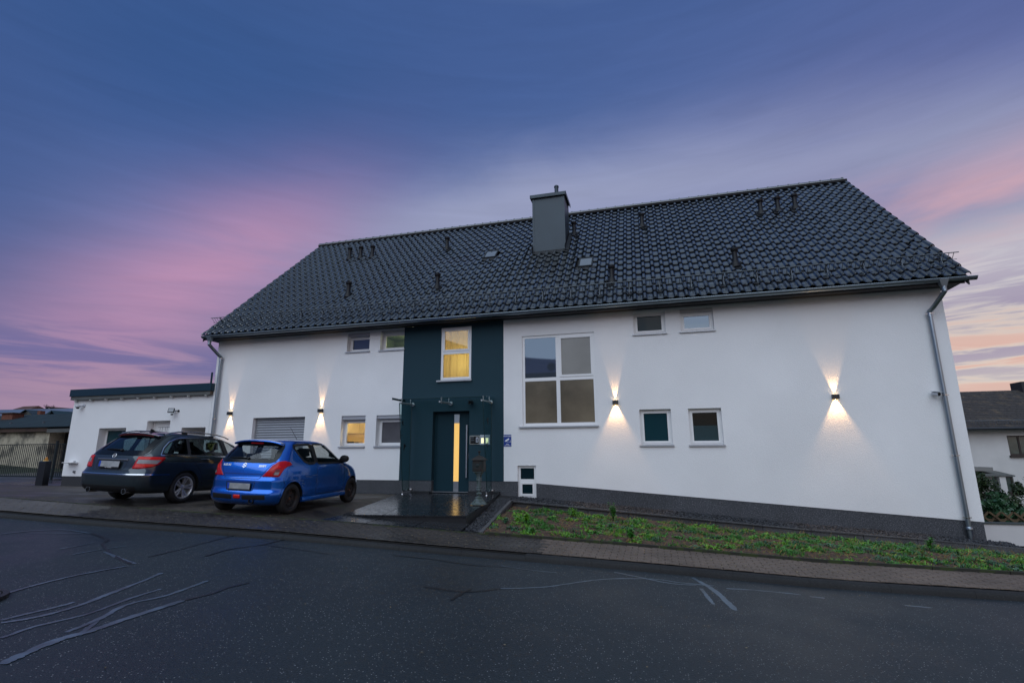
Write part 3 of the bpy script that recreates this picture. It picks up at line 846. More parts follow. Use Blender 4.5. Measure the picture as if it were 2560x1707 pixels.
for xs_, e in ((CH[1], 1), (CH[0], -1)):
    w = MB()
    s0, s1 = (CH[2]-EY)/math.cos(PI_)-0.1, (CH[3]-EY)/math.cos(PI_)+0.1
    for i in range(8):
        sa, sb = s0+(s1-s0)*i/8, s0+(s1-s0)*(i+1)/8
        w.quad(rp(xs_, sa, 0.10), rp(xs_, sb, 0.10), rp(xs_+e*0.14, sb, 0.055), rp(xs_+e*0.14, sa, 0.055))
        w.quad(rp(xs_+e*0.004, sa, 0.10), rp(xs_+e*0.004, sb, 0.10), rp(xs_+e*0.004, sb, 0.26), rp(xs_+e*0.004, sa, 0.26))
    w.obj('flashing', lead, chim, fix=False)

# skylights
pane_sky = mat('skylight glass', (0.10, 0.115, 0.13), 0.06, spec=1.0, coat=1.0)
for (a, b, c_, d_) in SKY:
    s0, s1 = (c_-EY)/math.cos(PI_), (d_-EY)/math.cos(PI_)
    w = MB()
    def fr(x0, x1, t0, t1, n0, n1, m=0):
        w.hexa([rp(x0, t0, n0), rp(x1, t0, n0), rp(x1, t1, n0), rp(x0, t1, n0)], [rp(x0, t0, n1), rp(x1, t0, n1), rp(x1, t1, n1), rp(x0, t1, n1)], m)
    fr(a, b, s0, s0+0.05, -0.1, 0.115); fr(a, b, s1-0.05, s1, -0.1, 0.118); fr(a, a+0.04, s0+0.05, s1-0.05, -0.1, 0.116); fr(b-0.04, b, s0+0.05, s1-0.05, -0.1, 0.116)
    sk = w.obj('skylight', dark_trim, house)
    w = MB(); fr(a+0.04, b-0.04, s0+0.05, s1-0.05, 0.085, 0.10); w.obj('pane', pane_sky, sk)
    w = MB()
    for i in range(12):
        xa, xb = a-0.08+(b-a+0.16)*i/12, a-0.08+(b-a+0.16)*(i+1)/12
        w.quad(rp(xa, s0-0.16, 0.06+0.02*math.sin(xa/TW*6.28)), rp(xb, s0-0.16, 0.06+0.02*math.sin(xb/TW*6.28)), rp(xb, s0+0.01, 0.085), rp(xa, s0+0.01, 0.085))
    w.obj('flashing', lead, sk, smooth=True, fix=False)

# vent pipes
def vent_mesh():
    mb = MB()
    mb.lathe([(0.16, -0.08), (0.13, 0.03), (0.09, 0.10), (0.072, 0.13), (0.072, 0.40), (0.09, 0.41), (0.105, 0.44), (0.105, 0.50), (0.085, 0.515), (0.0, 0.515)], 18)
    return mb.mesh('vent_pipe', black_pl, angle=35)
def flash_mesh():
    mb = MB(); mb.box(-0.15, 0.15, -0.30, 0.24, -0.01, 0.0)
    return mb.mesh('flashing', black_pl, bevel=0.004)
vm, fl_ = vent_mesh(), flash_mesh()
for (x_, y_) in ((-12.19, 18.21), (-11.63, 18.18), (-11.04, 18.13), (-7.61, 18.08), (-10.27, 15.41), (-6.79, 15.37), (0.09, 18.09), (-0.90, 14.83), (2.60, 15.10), (-2.42, 18.07), (4.09, 18.06), (4.65, 18.10), (5.20, 18.15)):
    p = on_roof_y(x_, y_, 0.03)
    o = link('vent_pipe', vm, house); attach(o, house); o.location = p
    f = link('flashing', fl_, o); f.rotation_euler = (PI_, 0, 0); f.location = (0, 0, 0.02)

# snow guard
ys_ = 14.36; sg = (ys_-EY)/math.cos(PI_)
guard = MB().tube([rp(RX0-0.02, sg, 0.30), rp(RX1+0.02, sg, 0.30)], 0.012, 6).obj('snow_guard', galv, house)
MB().tube([rp(RX0-0.02, sg, 0.115), rp(RX1+0.02, sg, 0.115)], 0.007, 6).obj('rail', galv, guard)
x0_ = RX0-0.02
while x0_ < RX1:
    x1_ = min(x0_+3.0, RX1+0.02)
    w = MB(); x = x0_+0.05
    while x < x1_-0.02:
        w.tube([rp(x, sg, 0.30), rp(x, sg, 0.10)], 0.0075, 4); x += 0.1
    tag(w.obj('grille', galv, guard), kind='stuff')
    x0_ = x1_
bx = 7.12
while bx > RX0:
    w = MB()
    a = [rp(bx-0.018, sg+0.01, 0.05), rp(bx+0.018, sg+0.01, 0.05), rp(bx+0.018, sg+0.016, 0.05), rp(bx-0.018, sg+0.016, 0.05)]
    b = [rp(bx-0.018, sg+0.01, 0.31), rp(bx+0.018, sg+0.01, 0.31), rp(bx+0.018, sg+0.016, 0.31), rp(bx-0.018, sg+0.016, 0.31)]
    w.hexa(a, b)
    w.hexa([rp(bx-0.018, sg-0.24, 0.045), rp(bx+0.018, sg-0.24, 0.045), rp(bx+0.018, sg+0.2, 0.045), rp(bx-0.018, sg+0.2, 0.045)], [rp(bx-0.018, sg-0.24, 0.055), rp(bx+0.018, sg-0.24, 0.055), rp(bx+0.018, sg+0.2, 0.055), rp(bx-0.018, sg+0.2, 0.055)])
    w.tube([rp(bx, sg-0.20, 0.06), rp(bx, sg+0.01, 0.22)], 0.008, 5)
    w.obj('bracket', galv, guard)
    bx -= 0.835

# gutter
GX0, GX1 = -13.9*U, 7.05*U
gy, gzz, gr = FY-0.52, 3.675*U, 0.075
def gut_prof(r, y0, z0):
    return [(y0-r*math.cos(a), z0-r*math.sin(a)) for a in [math.pi*i/12 for i in range(13)]]
w = MB(); P0 = gut_prof(gr, gy, gzz); P1 = gut_prof(gr-0.006, gy, gzz)[::-1]
w.prism(P0+P1, 'x', GX0, GX1)
w.tube([(GX0, gy-gr-0.004, gzz), (GX1, gy-gr-0.004, gzz)], 0.012, 8)
gutter = w.obj('gutter', zinc, house, angle=40)
for X in (GX0+0.002, GX1-0.002):
    MB().prism(gut_prof(gr-0.002, gy, gzz), 'x', X-0.002, X+0.002).obj('end_cap', zinc, gutter)
x = GX0+0.45
while x < GX1:
    MB().prism(gut_prof(gr+0.006, gy, gzz)+gut_prof(gr+0.001, gy, gzz)[::-1], 'x', x-0.014, x+0.014).obj('bracket', zinc, gutter, angle=40)
    x += 0.84
# downpipes with swan necks
def downpipe(xt, xp, zend, name_dir):
    yp = FY-0.085
    path = [(xt, gy, gzz-0.16), (xt, gy, gzz-0.27), (xt*0.97+xp*0.03, gy+0.02, gzz-0.32), (xt*0.25+xp*0.75, gy*0.25+yp*0.75, gzz-0.60), (xp, yp, gzz-0.68), (xp, yp, gzz-0.80)]
    # round the bends
    pts = []
    P = [Vector(p) for p in path]
    for i in range(len(P)-1):
        for k in range(6):
            t = k/6
            p0, p1, p2, p3 = P[max(i-1, 0)], P[i], P[i+1], P[min(i+2, len(P)-1)]
            pts.append(0.5*((2*p1)+(p2-p0)*t+(2*p0-5*p1+4*p2-p3)*t*t+(3*p1-p0-3*p2+p3)*t**3))
    pts.append(P[-1])
    w = MB(); w.tube(pts, 0.052, 14)
    w.tube([(xp, yp, gzz-0.76), (xp, yp, zend)], 0.050, 14)
    dp = w.obj('downpipe', zinc, house, angle=50)
    MB().hexa([(xt-0.045, gy-0.045, gzz-0.20), (xt+0.045, gy-0.045, gzz-0.20), (xt+0.045, gy+0.045, gzz-0.20), (xt-0.045, gy+0.045, gzz-0.20)],
              [(xt-0.10, gy-0.085, gzz-0.015), (xt+0.10, gy-0.085, gzz-0.015), (xt+0.10, gy+0.07, gzz-0.015), (xt-0.10, gy+0.07, gzz-0.015)]).lathe([(0.054, gzz-0.26), (0.054, gzz-0.19)], 14, (xt, gy, 0)).obj('outlet_funnel', zinc, dp, bevel=0.006)
    return dp, xp, yp
dpr, xp, yp = downpipe(6.42*U, 6.255*U, -1.62*U, 'r')
for z in (3.0*U, 1.15*U, -0.15*U, -1.42*U):
    MB().lathe([(0.051, z-0.014), (0.058, z-0.012), (0.058, z+0.012), (0.051, z+0.014)], 16, (xp, yp, 0)).box(xp-0.085, xp-0.055, yp-0.008, yp+0.008, z-0.01, z+0.01).box(xp+0.055, xp+0.085, yp-0.008, yp+0.008, z-0.01, z+0.01).tube([(xp, yp+0.04, z), (xp, FY+0.01, z)], 0.008, 6).obj('pipe_clamp', steel, dpr, angle=40)
MB().lathe([(0.050, -1.66*U), (0.066, -1.655*U), (0.066, -1.62*U), (0.055, -1.60*U)], 16, (xp, yp, 0)).obj('collar', zinc, dpr, angle=40)
MB().lathe([(0.062, -2.3), (0.062, -1.645*U)], 16, (xp, yp, 0)).obj('standpipe', mat('dark standpipe', (0.02, 0.026, 0.03), 0.4, metal=0.4), dpr, smooth=True)
dpl, xp, yp = downpipe(-13.60*U, -13.48*U, zf(-14.5)-0.1, 'l')
for z in (3.0*U, 1.05*U):
    MB().lathe([(0.051, z-0.014), (0.058, z-0.012), (0.058, z+0.012), (0.051, z+0.014)], 16, (xp, yp, 0)).box(xp+0.055, xp+0.085, yp-0.008, yp+0.008, z-0.01, z+0.01).tube([(xp, yp+0.04, z), (xp, FY+0.01, z)], 0.008, 6).obj('pipe_clamp', steel, dpl, angle=40)

# --- windows
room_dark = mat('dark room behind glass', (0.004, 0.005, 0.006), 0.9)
clear = glass('window glass', (0.80, 0.82, 0.80), 0.05)
dark_glass = mat('dark window glass', (0.005, 0.018, 0.024), 0.03, spec=0.15)
teal_glass = mat('teal window film', (0.010, 0.040, 0.050), 0.10, spec=0.25)
frost = mat('frosted glass', (0.145, 0.118, 0.080), 0.22, spec=0.4, var=0.4, var_scale=0.9)
frost_pale = mat('pale frosted glass', (0.24, 0.235, 0.215), 0.3, spec=0.5, var=0.15, var_scale=1.0)
sky_glass = mat('mirror window glass', (0.10, 0.13, 0.165), 0.02, spec=0.6, metal=0.6)
grey_glass = mat('grey curtained glass', (0.075, 0.075, 0.080), 0.18, spec=0.4, coat=0.2, var=0.3, var_scale=1.6)
green_room = mat('green room wall', (0.26, 0.34, 0.20), 0.8)
warm_room = mat('cream room wall', (0.80, 0.70, 0.50), 0.8)
warm_low = translucent('warm pleated blind', (0.78, 0.62, 0.38))
curtain = translucent('yellow curtain', (0.72, 0.57, 0.25))
amber = mat('amber lit glass', (0.6, 0.4, 0.12), 0.3, emit=srgb((224, 174, 92)), emit_s=0.75, coat=0.4)
sill_m = mat('grey aluminium sill', (0.42, 0.43, 0.45), 0.4, metal=0.5)
def ring(mb, x0, x1, z0, z1, t, y0, y1):
    mb.box(x0, x1, y0, y1, z0, z0+t); mb.box(x0, x1, y0, y1, z1-t, z1)
    mb.box(x0, x0+t, y0+0.0012, y1-0.0012, z0+t, z1-t); mb.box(x1-t, x1, y0+0.0012, y1-0.0012, z0+t, z1-t)
def window(hole, pane_mat, t=0.075, sill=True, roll=0.0, sash=True, pane_name='pane', inset_x=0.0):
    a, b, c_, d_, r = hole
    y = FY+r-0.012
    w = MB()
    ring(w, a-0.01, b+0.01, c_-0.01, d_+0.01-roll, t+0.01, y, y+0.07)
    if sash: ring(w, a+t*0.62, b-t*0.62, c_+t*0.62, d_-roll-t*0.62, 0.055, y-0.012, y+0.05)
    o = w.obj('window', upvc, house, bevel=0.004)
    k = t*0.62+0.05 if sash else t-0.005
    if pane_mat: MB().box(a+k, b-k, y+0.012, y+0.022, c_+k, d_-roll-k).obj(pane_name, pane_mat, o)
    if roll:
        MB().box(a+0.004, b-0.004, FY+0.035, y+0.03, d_-roll, d_-0.002).obj('shutter_box', sill_m, o, bevel=0.004)
    if sill:
        w = MB()
        w.hexa([(a-0.045, FY-0.045, c_-0.042), (b+0.03, FY-0.045, c_-0.042), (b+0.03, FY+0.0, c_-0.03), (a-0.045, FY+0.0, c_-0.03)],
               [(a-0.045, FY-0.045, c_-0.006), (b+0.03, FY-0.045, c_-0.006), (b+0.03, FY+0.0, c_+0.006), (a-0.045, FY+0.0, c_+0.006)])
        w.hexa([(a+0.002, FY, c_-0.02), (b-0.002, FY, c_-0.02), (b-0.002, y, c_-0.01), (a+0.002, y, c_-0.01)],
               [(a+0.002, FY, c_+0.006), (b-0.002, FY, c_+0.006), (b-0.002, y, c_+0.016), (a+0.002, y, c_+0.016)])
        w.obj('sill', sill_m, o, bevel=0.003)
    return o, (a+k, b-k, c_+k, d_-roll-k, y)
def pleats(o, x0, x1, z0, z1, y, matl, n, d=0.012):
    w = MB(); vs = []
    for i in range(2*n+1):
        z = z0+(z1-z0)*i/(2*n)
        yy = y+(d if i % 2 else 0)
        vs += [(x0, yy, z), (x1, yy, z)]
    w.add(vs, [(2*i, 2*i+1, 2*i+3, 2*i+2) for i in range(2*n)])
    return w.obj('blind', matl, o, fix=False)
def lit_room(o, x0, x1, z0, z1, y0, depth, matl, energy, lamp, col=(1.0, 0.78, 0.45), size=0.06):
    y1 = y0+depth
    w = MB()
    w.quad((x0, y1, z0), (x1, y1, z0), (x1, y1, z1), (x0, y1, z1))
    w.quad((x0, y0, z0), (x0, y1, z0), (x0, y1, z1), (x0, y0, z1)); w.quad((x1, y0, z0), (x1, y1, z0), (x1, y1, z1), (x1, y0, z1))
    w.quad((x0, y0, z0), (x1, y0, z0), (x1, y1, z0), (x0, y1, z0)); w.quad((x0, y0, z1), (x1, y0, z1), (x1, y1, z1), (x0, y1, z1))
    w.obj('room_wall', matl, o, fix=False)
    d = bpy.data.lights.new('room_lamp', 'POINT'); d.energy = energy; d.color = col; d.shadow_soft_size = size
    l = bpy.data.objects.new('room_lamp', d); COL.objects.link(l); l.parent = o; l.location = lamp
# left wing
o, q = window(HOLES['WL1'], clear, roll=0.12)
pleats(o, q[0]-0.02, q[1]+0.02, q[2], q[2]+0.47*(q[3]-q[2]), q[4]+0.05, warm_low, 11)
MB().box(q[0]-0.02, q[1]+0.02, q[4]+0.045, q[4]+0.065, q[2]+0.465*(q[3]-q[2]), q[2]+0.485*(q[3]-q[2])).obj('blind_rail', alu, o)
lit_room(o, q[0]-0.5, q[1]+0.4, q[2]-0.6, q[3]+0.5, FY+0.30, 1.4, warm_room, 26, (q[1]-0.05, FY+0.62, q[3]+0.42))
MB().box(q[0]+0.02, q[0]+0.26, q[4]+0.03, q[4]+0.045, q[2], q[2]+0.05).box(q[0]+0.30, q[0]+0.42, q[4]+0.03, q[4]+0.045, q[2], q[2]+0.035).obj('window_ornament', room_dark, o)
window(HOLES['WL2'], grey_glass, roll=0.10)
window(HOLES['WU1'], sky_glass, t=0.07, roll=0.09)
o, q = window(HOLES['WU2'], clear, t=0.07, roll=0.05)
lit_room(o, q[0]-0.4, q[1]+0.3, q[2]-0.5, q[3]+0.12, FY+0.30, 1.2, green_room, 6, (q[1], FY+0.9, q[3]-0.1), (1.0, 0.9, 0.65))
# roller shutter of single slats
a, b, c_, d_, r = HOLES['shutter']
w = MB(); w.box(a, a+0.03, FY+0.12, FY+0.19, c_, d_).box(b-0.03, b, FY+0.12, FY+0.19, c_, d_)
rs = w.obj('roller_shutter', sill_m, house)
nsl = 24; hs = (d_-c_)/nsl
prof = [(0.0, 0.0), (-0.006, 0.010), (-0.012, hs*0.4), (-0.010, hs*0.75), (-0.002, hs-0.010), (0.006, hs-0.009), (0.006, 0.0)]
mbs = MB(); mbs.prism(prof, 'x', a+0.03, b-0.03)
sm = mbs.mesh('slat', mat('shutter slat', (0.36, 0.38, 0.41), 0.42, metal=0.35), angle=60)
for i in range(nsl):
    s = link('slat', sm, rs); s.location = (0, FY+0.155, c_+i*hs)
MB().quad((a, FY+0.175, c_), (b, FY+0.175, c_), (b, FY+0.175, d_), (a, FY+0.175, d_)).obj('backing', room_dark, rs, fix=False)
# entrance panel window: two lights, curtain behind
def multi(hole, t, bars_x, bars_z, cells, y, sill=True, matl=upvc):
    """cells: list of (x0,x1,z0,z1,material,sash)"""
    a, b, c_, d_, r = hole
    w = MB(); ring(w, a-0.01, b+0.01, c_-0.01, d_+0.01, t+0.01, y, y+0.07)
    for (x0, x1, z0, z1) in bars_x+bars_z: w.box(x0, x1, y+0.002, y+0.068, z0, z1)
    o = w.obj('window', matl, house, bevel=0.004)
    for (x0, x1, z0, z1, pm, sash) in cells:
        if sash:
            w = MB(); ring(w, x0, x1, z0, z1, 0.055, y-0.014, y+0.05); w.obj('sash', matl, o, bevel=0.004)
            x0, x1, z0, z1 = x0+0.05, x1-0.05, z0+0.05, z1-0.05
        MB().box(x0-0.004, x1+0.004, y+0.012, y+0.022, z0-0.004, z1+0.004).obj('pane', pm, o)
    if sill:
        MB().hexa([(a-0.11, FY-0.06, c_-0.06), (b+0.03, FY-0.06, c_-0.06), (b+0.03, y, c_-0.03), (a-0.11, y, c_-0.03)],
                  [(a-0.11, FY-0.06, c_-0.02), (b+0.03, FY-0.06, c_-0.02), (b+0.03, y, c_+0.002), (a-0.11, y, c_+0.002)]).obj('sill', sill_m, o, bevel=0.003)
    return o
a, b, c_, d_, r = HOLES['P']
t = 0.075; y = FY+0.02; zm = c_+(d_-c_)*0.515
o = multi(HOLES['P'], t, [], [(a+t, b-t, zm-0.05, zm+0.05)], [(a+t-0.01, b-t+0.01, c_+t-0.01, zm-0.04, clear, False), (a+t-0.01, b-t+0.01, zm+0.04, d_-t+0.01, clear, True)], y)
w = MB(); vs = []
ncol = 48
for k in range(ncol+1):
    u = k/ncol; xx = a+0.02+(b-a-0.04)*u
    dy = 0.16+0.010*math.sin(u*27)+0.008*math.sin(u*51+1)
    vs += [(xx, y+dy, c_+0.03), (xx, y+dy*1.02, (c_+d_)/2), (xx, y+dy+0.02*math.sin(u*9), d_-0.03)]
w.add(vs, [(3*k+j, 3*k+3+j, 3*k+4+j, 3*k+1+j) for k in range(ncol) for j in (0, 1)])
w.obj('curtain', curtain, o, smooth=True, fix=False)
lit_room(o, a-0.3, b+0.3, c_-0.3, d_+0.02, FY+0.29, 1.3, warm_room, 15, ((a+b)/2+0.12, FY+0.72, c_+0.55), (1.0, 0.86, 0.50), 0.10)
# big four-light window
a, b, c_, d_, r = HOLES['big']
t = 0.075; y = FY+0.035; xm = a+(b-a)*0.493; zm = c_+(d_-c_)*0.505
multi(HOLES['big'], t, [(xm-0.055, xm+0.055, c_+t, d_-t)], [(a+t, xm-0.055, zm-0.05, zm+0.05), (xm+0.055, b-t, zm-0.05, zm+0.05)],
      [(a+t, xm-0.055, zm+0.05, d_-t, sky_glass, False), (xm+0.055, b-t, zm+0.05, d_-t, frost_pale, True), (a+t, xm-0.055, c_+t, zm-0.05, frost, False), (xm+0.055, b-t, c_+t, zm-0.05, frost, False)], y)
window(HOLES['RU1'], dark_glass, t=0.08)
window(HOLES['RU2'], sky_glass, t=0.08, roll=0.09)
window(HOLES['RL1'], teal_glass, t=0.08)
o, q = window(HOLES['RL2'], glass('dim window glass', (0.40, 0.52, 0.54), 0.02), t=0.08)
pleat_m = mat('white pleated blind', (0.50, 0.58, 0.62), 0.8)
pleats(o, q[0]-0.02, q[1]+0.02, q[2], q[2]+0.52*(q[3]-q[2]), q[4]+0.05, pleat_m, 12)
MB().box(q[0]-0.02, q[1]+0.02, q[4]+0.044, q[4]+0.066, q[2]+0.515*(q[3]-q[2]), q[2]+0.535*(q[3]-q[2])).obj('blind_rail', upvc, o)
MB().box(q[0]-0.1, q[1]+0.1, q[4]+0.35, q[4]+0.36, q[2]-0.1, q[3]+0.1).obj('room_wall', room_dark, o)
# cellar window
a, b, c_, d_, r = HOLES['cellar']
t = 0.07; y = FY+0.07; zm = c_+(d_-c_)*0.53
multi(HOLES['cellar'], t, [], [(a+t, b-t, zm-0.045, zm+0.045)], [(a+t-0.01, b-t+0.01, c_+t-0.01, zm-0.04, dark_glass, True), (a+t-0.01, b-t+0.01, zm+0.04, d_-t+0.01, dark_glass, False)], y)

# --- front door
a, b, c_, d_, r = HOLES['door']
DZ = -1.09*U
door_m = mat('petrol door', (0.008, 0.030, 0.042), 0.5, spec=0.15)
y = FY+0.185
w = MB(); ring(w, a, b, DZ-0.06, d_, 0.06, y-0.01, y+0.07)
w.quad((a, FY, DZ), (b, FY, DZ), (b, y, DZ), (a, y, DZ))
door = w.obj('door', door_m, house)
MB().box(a+0.055, b-0.055, y+0.004, y+0.06, DZ, d_-0.055).obj('leaf', door_m, door, bevel=0.006)
sx0, sx1 = -5.405*U+0.03, -5.255*U+0.03
MB().box(sx0, sx1, y-0.002, y+0.03, 0.77*U, 1.015*U).obj('steel_inlay', alu, door)
MB().box(sx0, sx1, y-0.002, y+0.03, DZ+0.01, -0.81*U).obj('steel_inlay', alu, door)
MB().box(sx0, sx1, y-0.001, y+0.03, -0.81*U, 0.77*U).obj('light_strip', amber, door)
hx = -4.99*U+0.01
MB().box(hx-0.02, hx+0.02, y-0.075, y-0.045, -0.71*U, 0.71*U).box(hx-0.012, hx+0.012, y-0.05, y+0.005, 0.55*U, 0.58*U).box(hx-0.012, hx+0.012, y-0.05, y+0.005, -0.58*U, -0.55*U).obj('handle', alu, door, bevel=0.005)
kx = -4.90*U
MB().box(kx-0.03, kx+0.03, y-0.03, y+0.004, -0.20, -0.10).lathe([(0.02, -0.05), (0.024, -0.02), (0.0, 0.0)], 12, (kx, y-0.01, -0.07), 'y').obj('lock', steel, door, bevel=0.004)
MB().box(kx-0.018, kx+0.018, y-0.036, y-0.029, -0.245, -0.175).obj('lock_light', mat('red lock light', (0.4, 0.01, 0.01), 0.3, emit=(1.0, 0.04, 0.03), emit_s=0.6), door)
MB().box(a+0.02, b-0.02, FY+0.02, FY+0.10, DZ-0.001, DZ+0.018).obj('threshold', alu, door)
# ------------------------------------------------------------------ porch platform and steps
# corners measured on the ground: back left, back right, front right, front left
PB_L, PB_R = Vector((-7.37, FY-0.012, -1.200)), Vector((-4.30, FY-0.012, -1.195))
PF_R, PF_L = Vector((-3.545, 9.66, -1.208)), Vector((-6.03, 9.33, -1.210))
porch = thing('porch', (-5.5, 12, -1.4), 'polished black granite entrance platform before the front door', 'porch')
def bil(u, v): return PF_L.lerp(PF_R, u).lerp(PB_L.lerp(PB_R, u), v)
w = MB()
base = [bil(0, 0), bil(1, 0), bil(1, 1), bil(0, 1)]
w.hexa([p+Vector((0, 0, -0.5)) for p in base], [p+Vector((0, 0, -0.035)) for p in base])
w.obj('base', mat('granite riser', (0.014, 0.015, 0.017), 0.4), porch)
nu, nv_ = 3, 5
for i in range(nu):
    for j in range(nv_):
        e = 0.0012
        c4 = [bil(i/nu+e, j/nv_+e), bil((i+1)/nu-e, j/nv_+e), bil((i+1)/nu-e, (j+1)/nv_-e), bil(i/nu+e, (j+1)/nv_-e)]
        dz = Vector((0, 0, random.uniform(-0.0015, 0.0015)))
        if j == 0: c4[0] += (PF_L-PB_L).normalized()*0.025; c4[1] += (PF_R-PB_R).normalized()*0.025
        MB().hexa([p+Vector((0, 0, -0.034))+dz for p in c4], [p+dz for p in c4]).obj('slab', granite, porch, bevel=0.003)
# raised strip against the wall right and left of the door
MB().box(-4.87*U+0.01, -4.28, FY-0.10, FY+0.012, -1.25, -1.125).obj('wall_strip', mat('granite riser', (0, 0, 0)), porch, bevel=0.004)
MB().box(-7.0, -5.961*U-0.01, FY-0.10, FY+0.012, -1.25, -1.145).obj('wall_strip', mat('granite riser', (0, 0, 0)), porch, bevel=0.004)
# lower landing, flush with the pavement
LF_L, LF_R = Vector((-6.20, 8.85, -1.255)), Vector((-3.46, 9.18, -1.408))
LB_L, LB_R = Vector((-6.05, 9.38, -1.222)), Vector((-3.50, 9.70, -1.362))
for i in range(3):
    q = [LF_L.lerp(LF_R, i/3+0.003), LF_L.lerp(LF_R, (i+1)/3-0.003), LB_L.lerp(LB_R, (i+1)/3-0.003), LB_L.lerp(LB_R, i/3+0.003)]
    MB().hexa([p+Vector((0, 0, -0.06)) for p in q], q).obj('landing_slab', granite, porch, bevel=0.003)

# ------------------------------------------------------------------ glass canopy over the door
canopy_glass = glass('clear canopy glass', (0.80, 0.90, 0.89), 0.02)
edge_glass = mat('dark glass edge', (0.01, 0.03, 0.03), 0.15)
canopy = thing('door_canopy', (-5.8, FY, 1.5), 'clear glass canopy on three steel arms above the front door', 'canopy')
CZ = 1.535
w = MB(); w.hexa([(-7.32, 13.52, CZ-0.055), (-4.42, 13.52, CZ-0.055), (-4.42, FY-0.03, CZ), (-7.32, FY-0.03, CZ)], [(-7.32, 13.52, CZ-0.040), (-4.42, 13.52, CZ-0.040), (-4.42, FY-0.03, CZ+0.015), (-7.32, FY-0.03, CZ+0.015)])
pane = w.obj('glass_pane', canopy_glass, canopy)
MB().box(-7.325, -4.415, 13.512, 13.519, CZ-0.056, CZ-0.039).box(-7.327, -7.321, 13.52, FY-0.03, CZ-0.05, CZ+0.012).obj('pane_edge', edge_glass, pane)
for xa in (-6.587*U, -5.421*U, -4.240*U):
    w = MB(); za = 1.312*U
    w.lathe([(0.0, -0.03), (0.055, -0.028), (0.06, -0.012), (0.06, -0.001)], 18, (xa, FY, za), 'y')
    w.tube([(xa, FY-0.02, za), (xa-0.01, 13.55, za-0.02)], [0.030, 0.026], 10)
    for yy, zt in ((14.22, CZ-0.006), (13.66, CZ-0.046)):
        t = (FY-yy)/(FY-13.55); zz = za-0.02*t
        w.tube([(xa, yy, zz-0.045), (xa, yy, zt+0.02)], 0.010, 8)
        w.lathe([(0.022, zt+0.018), (0.022, zt+0.03), (0.0, zt+0.032)], 12, (xa, yy, 0))
        w.lathe([(0.02, zt-0.02), (0.02, zt-0.001)], 12, (xa, yy, 0))
    w.obj('arm', mat('satin steel', (0.50, 0.51, 0.52), 0.35, metal=0.6), canopy, angle=40)
bird_m = mat('black bird sticker', (0.004, 0.004, 0.004), 0.6)
def bird(parent, x, y, z, s, rot, side=-1):
    pts = [(-0.02, -0.5), (0.05, -0.1), (0.30, -0.42), (0.12, 0.05), (0.42, 0.34), (0.08, 0.22), (0.02, 0.48), (-0.06, 0.22), (-0.36, 0.22), (-0.10, 0.02)]
    c_, s_ = math.cos(rot), math.sin(rot)
    P = [(y+s*(a*c_-b*s_), z+s*(a*s_+b*c_)) for a, b in pts]
    MB().prism(P, 'x', x, x+0.0016).obj('bird_sticker', bird_m, parent)
def screen(x, yft, yfb, yb_, zt, zb_, label, birds, xt=None):
    t = thing('glass_screen', (x, yb_, zb_), label, 'glass screen')
    w = MB()
    for e in (0.0, 0.010): pass
    A = [(x, yfb, zb_), (x+0.010, yfb, zb_), (x+0.010, yb_, zb_), (x, yb_, zb_)]
    B = [(x, yft, zt), (x+0.010, yft, zt), (x+0.010, yb_, zt), (x, yb_, zt)]
    w.hexa(A, B); g = w.obj('glass_pane', canopy_glass, t)
    MB().tube([(x+0.005, yfb-0.006, zb_), (x+0.005, yft-0.006, zt)], 0.010, 6).tube([(x+0.005, yb_+0.006, zb_), (x+0.005, yb_+0.006, zt)], 0.008, 6).obj('pane_edge', edge_glass, g)
    w = MB()
    w.tube([(x, FY-0.02, zb_-0.0), (x-0.02, yfb+0.03, zb_-0.02)], 0.020, 8)
    w.lathe([(0.045, -0.03), (0.05, -0.005), (0.05, 0.0)], 14, (x, FY, zb_), 'y')
    w.tube([(x-0.02, yfb+0.05, zb_+0.06), (x-0.02, yfb+0.05, -1.215)], 0.014, 8)
    w.lathe([(0.04, -1.20), (0.035, -1.185), (0.0, -1.18)], 12, (x-0.02, yfb+0.05, 0))
    w.tube([(x-0.02, yb_-0.06, zb_-0.02), (x-0.02, yb_-0.06, zb_+0.07)], 0.014, 8)
    w.obj('clamp', steel, t, angle=40)
    for (fy, fz, s, r) in birds: bird(t, x+0.0105, yb_+(yft-yb_)*fy, zb_+(zt-zb_)*fz, s, r)
    return t
screen(-7.05, 13.45, 13.85, 14.24, 1.37, -1.10, 'glass side screen with bird stickers beside the barred grey window', [(0.70, 0.77, 0.22, 0.3), (0.72, 0.63, 0.09, 0.8), (0.50, 0.50, 0.28, -0.5)])
screen(-4.50, 13.45, 13.85, 14.24, 1.37, -1.10, 'glass side screen with bird stickers in front of the letter panel', [(0.45, 0.78, 0.28, 0.2), (0.6, 0.64, 0.07, 0.8), (0.50, 0.51, 0.24, 0.4)])

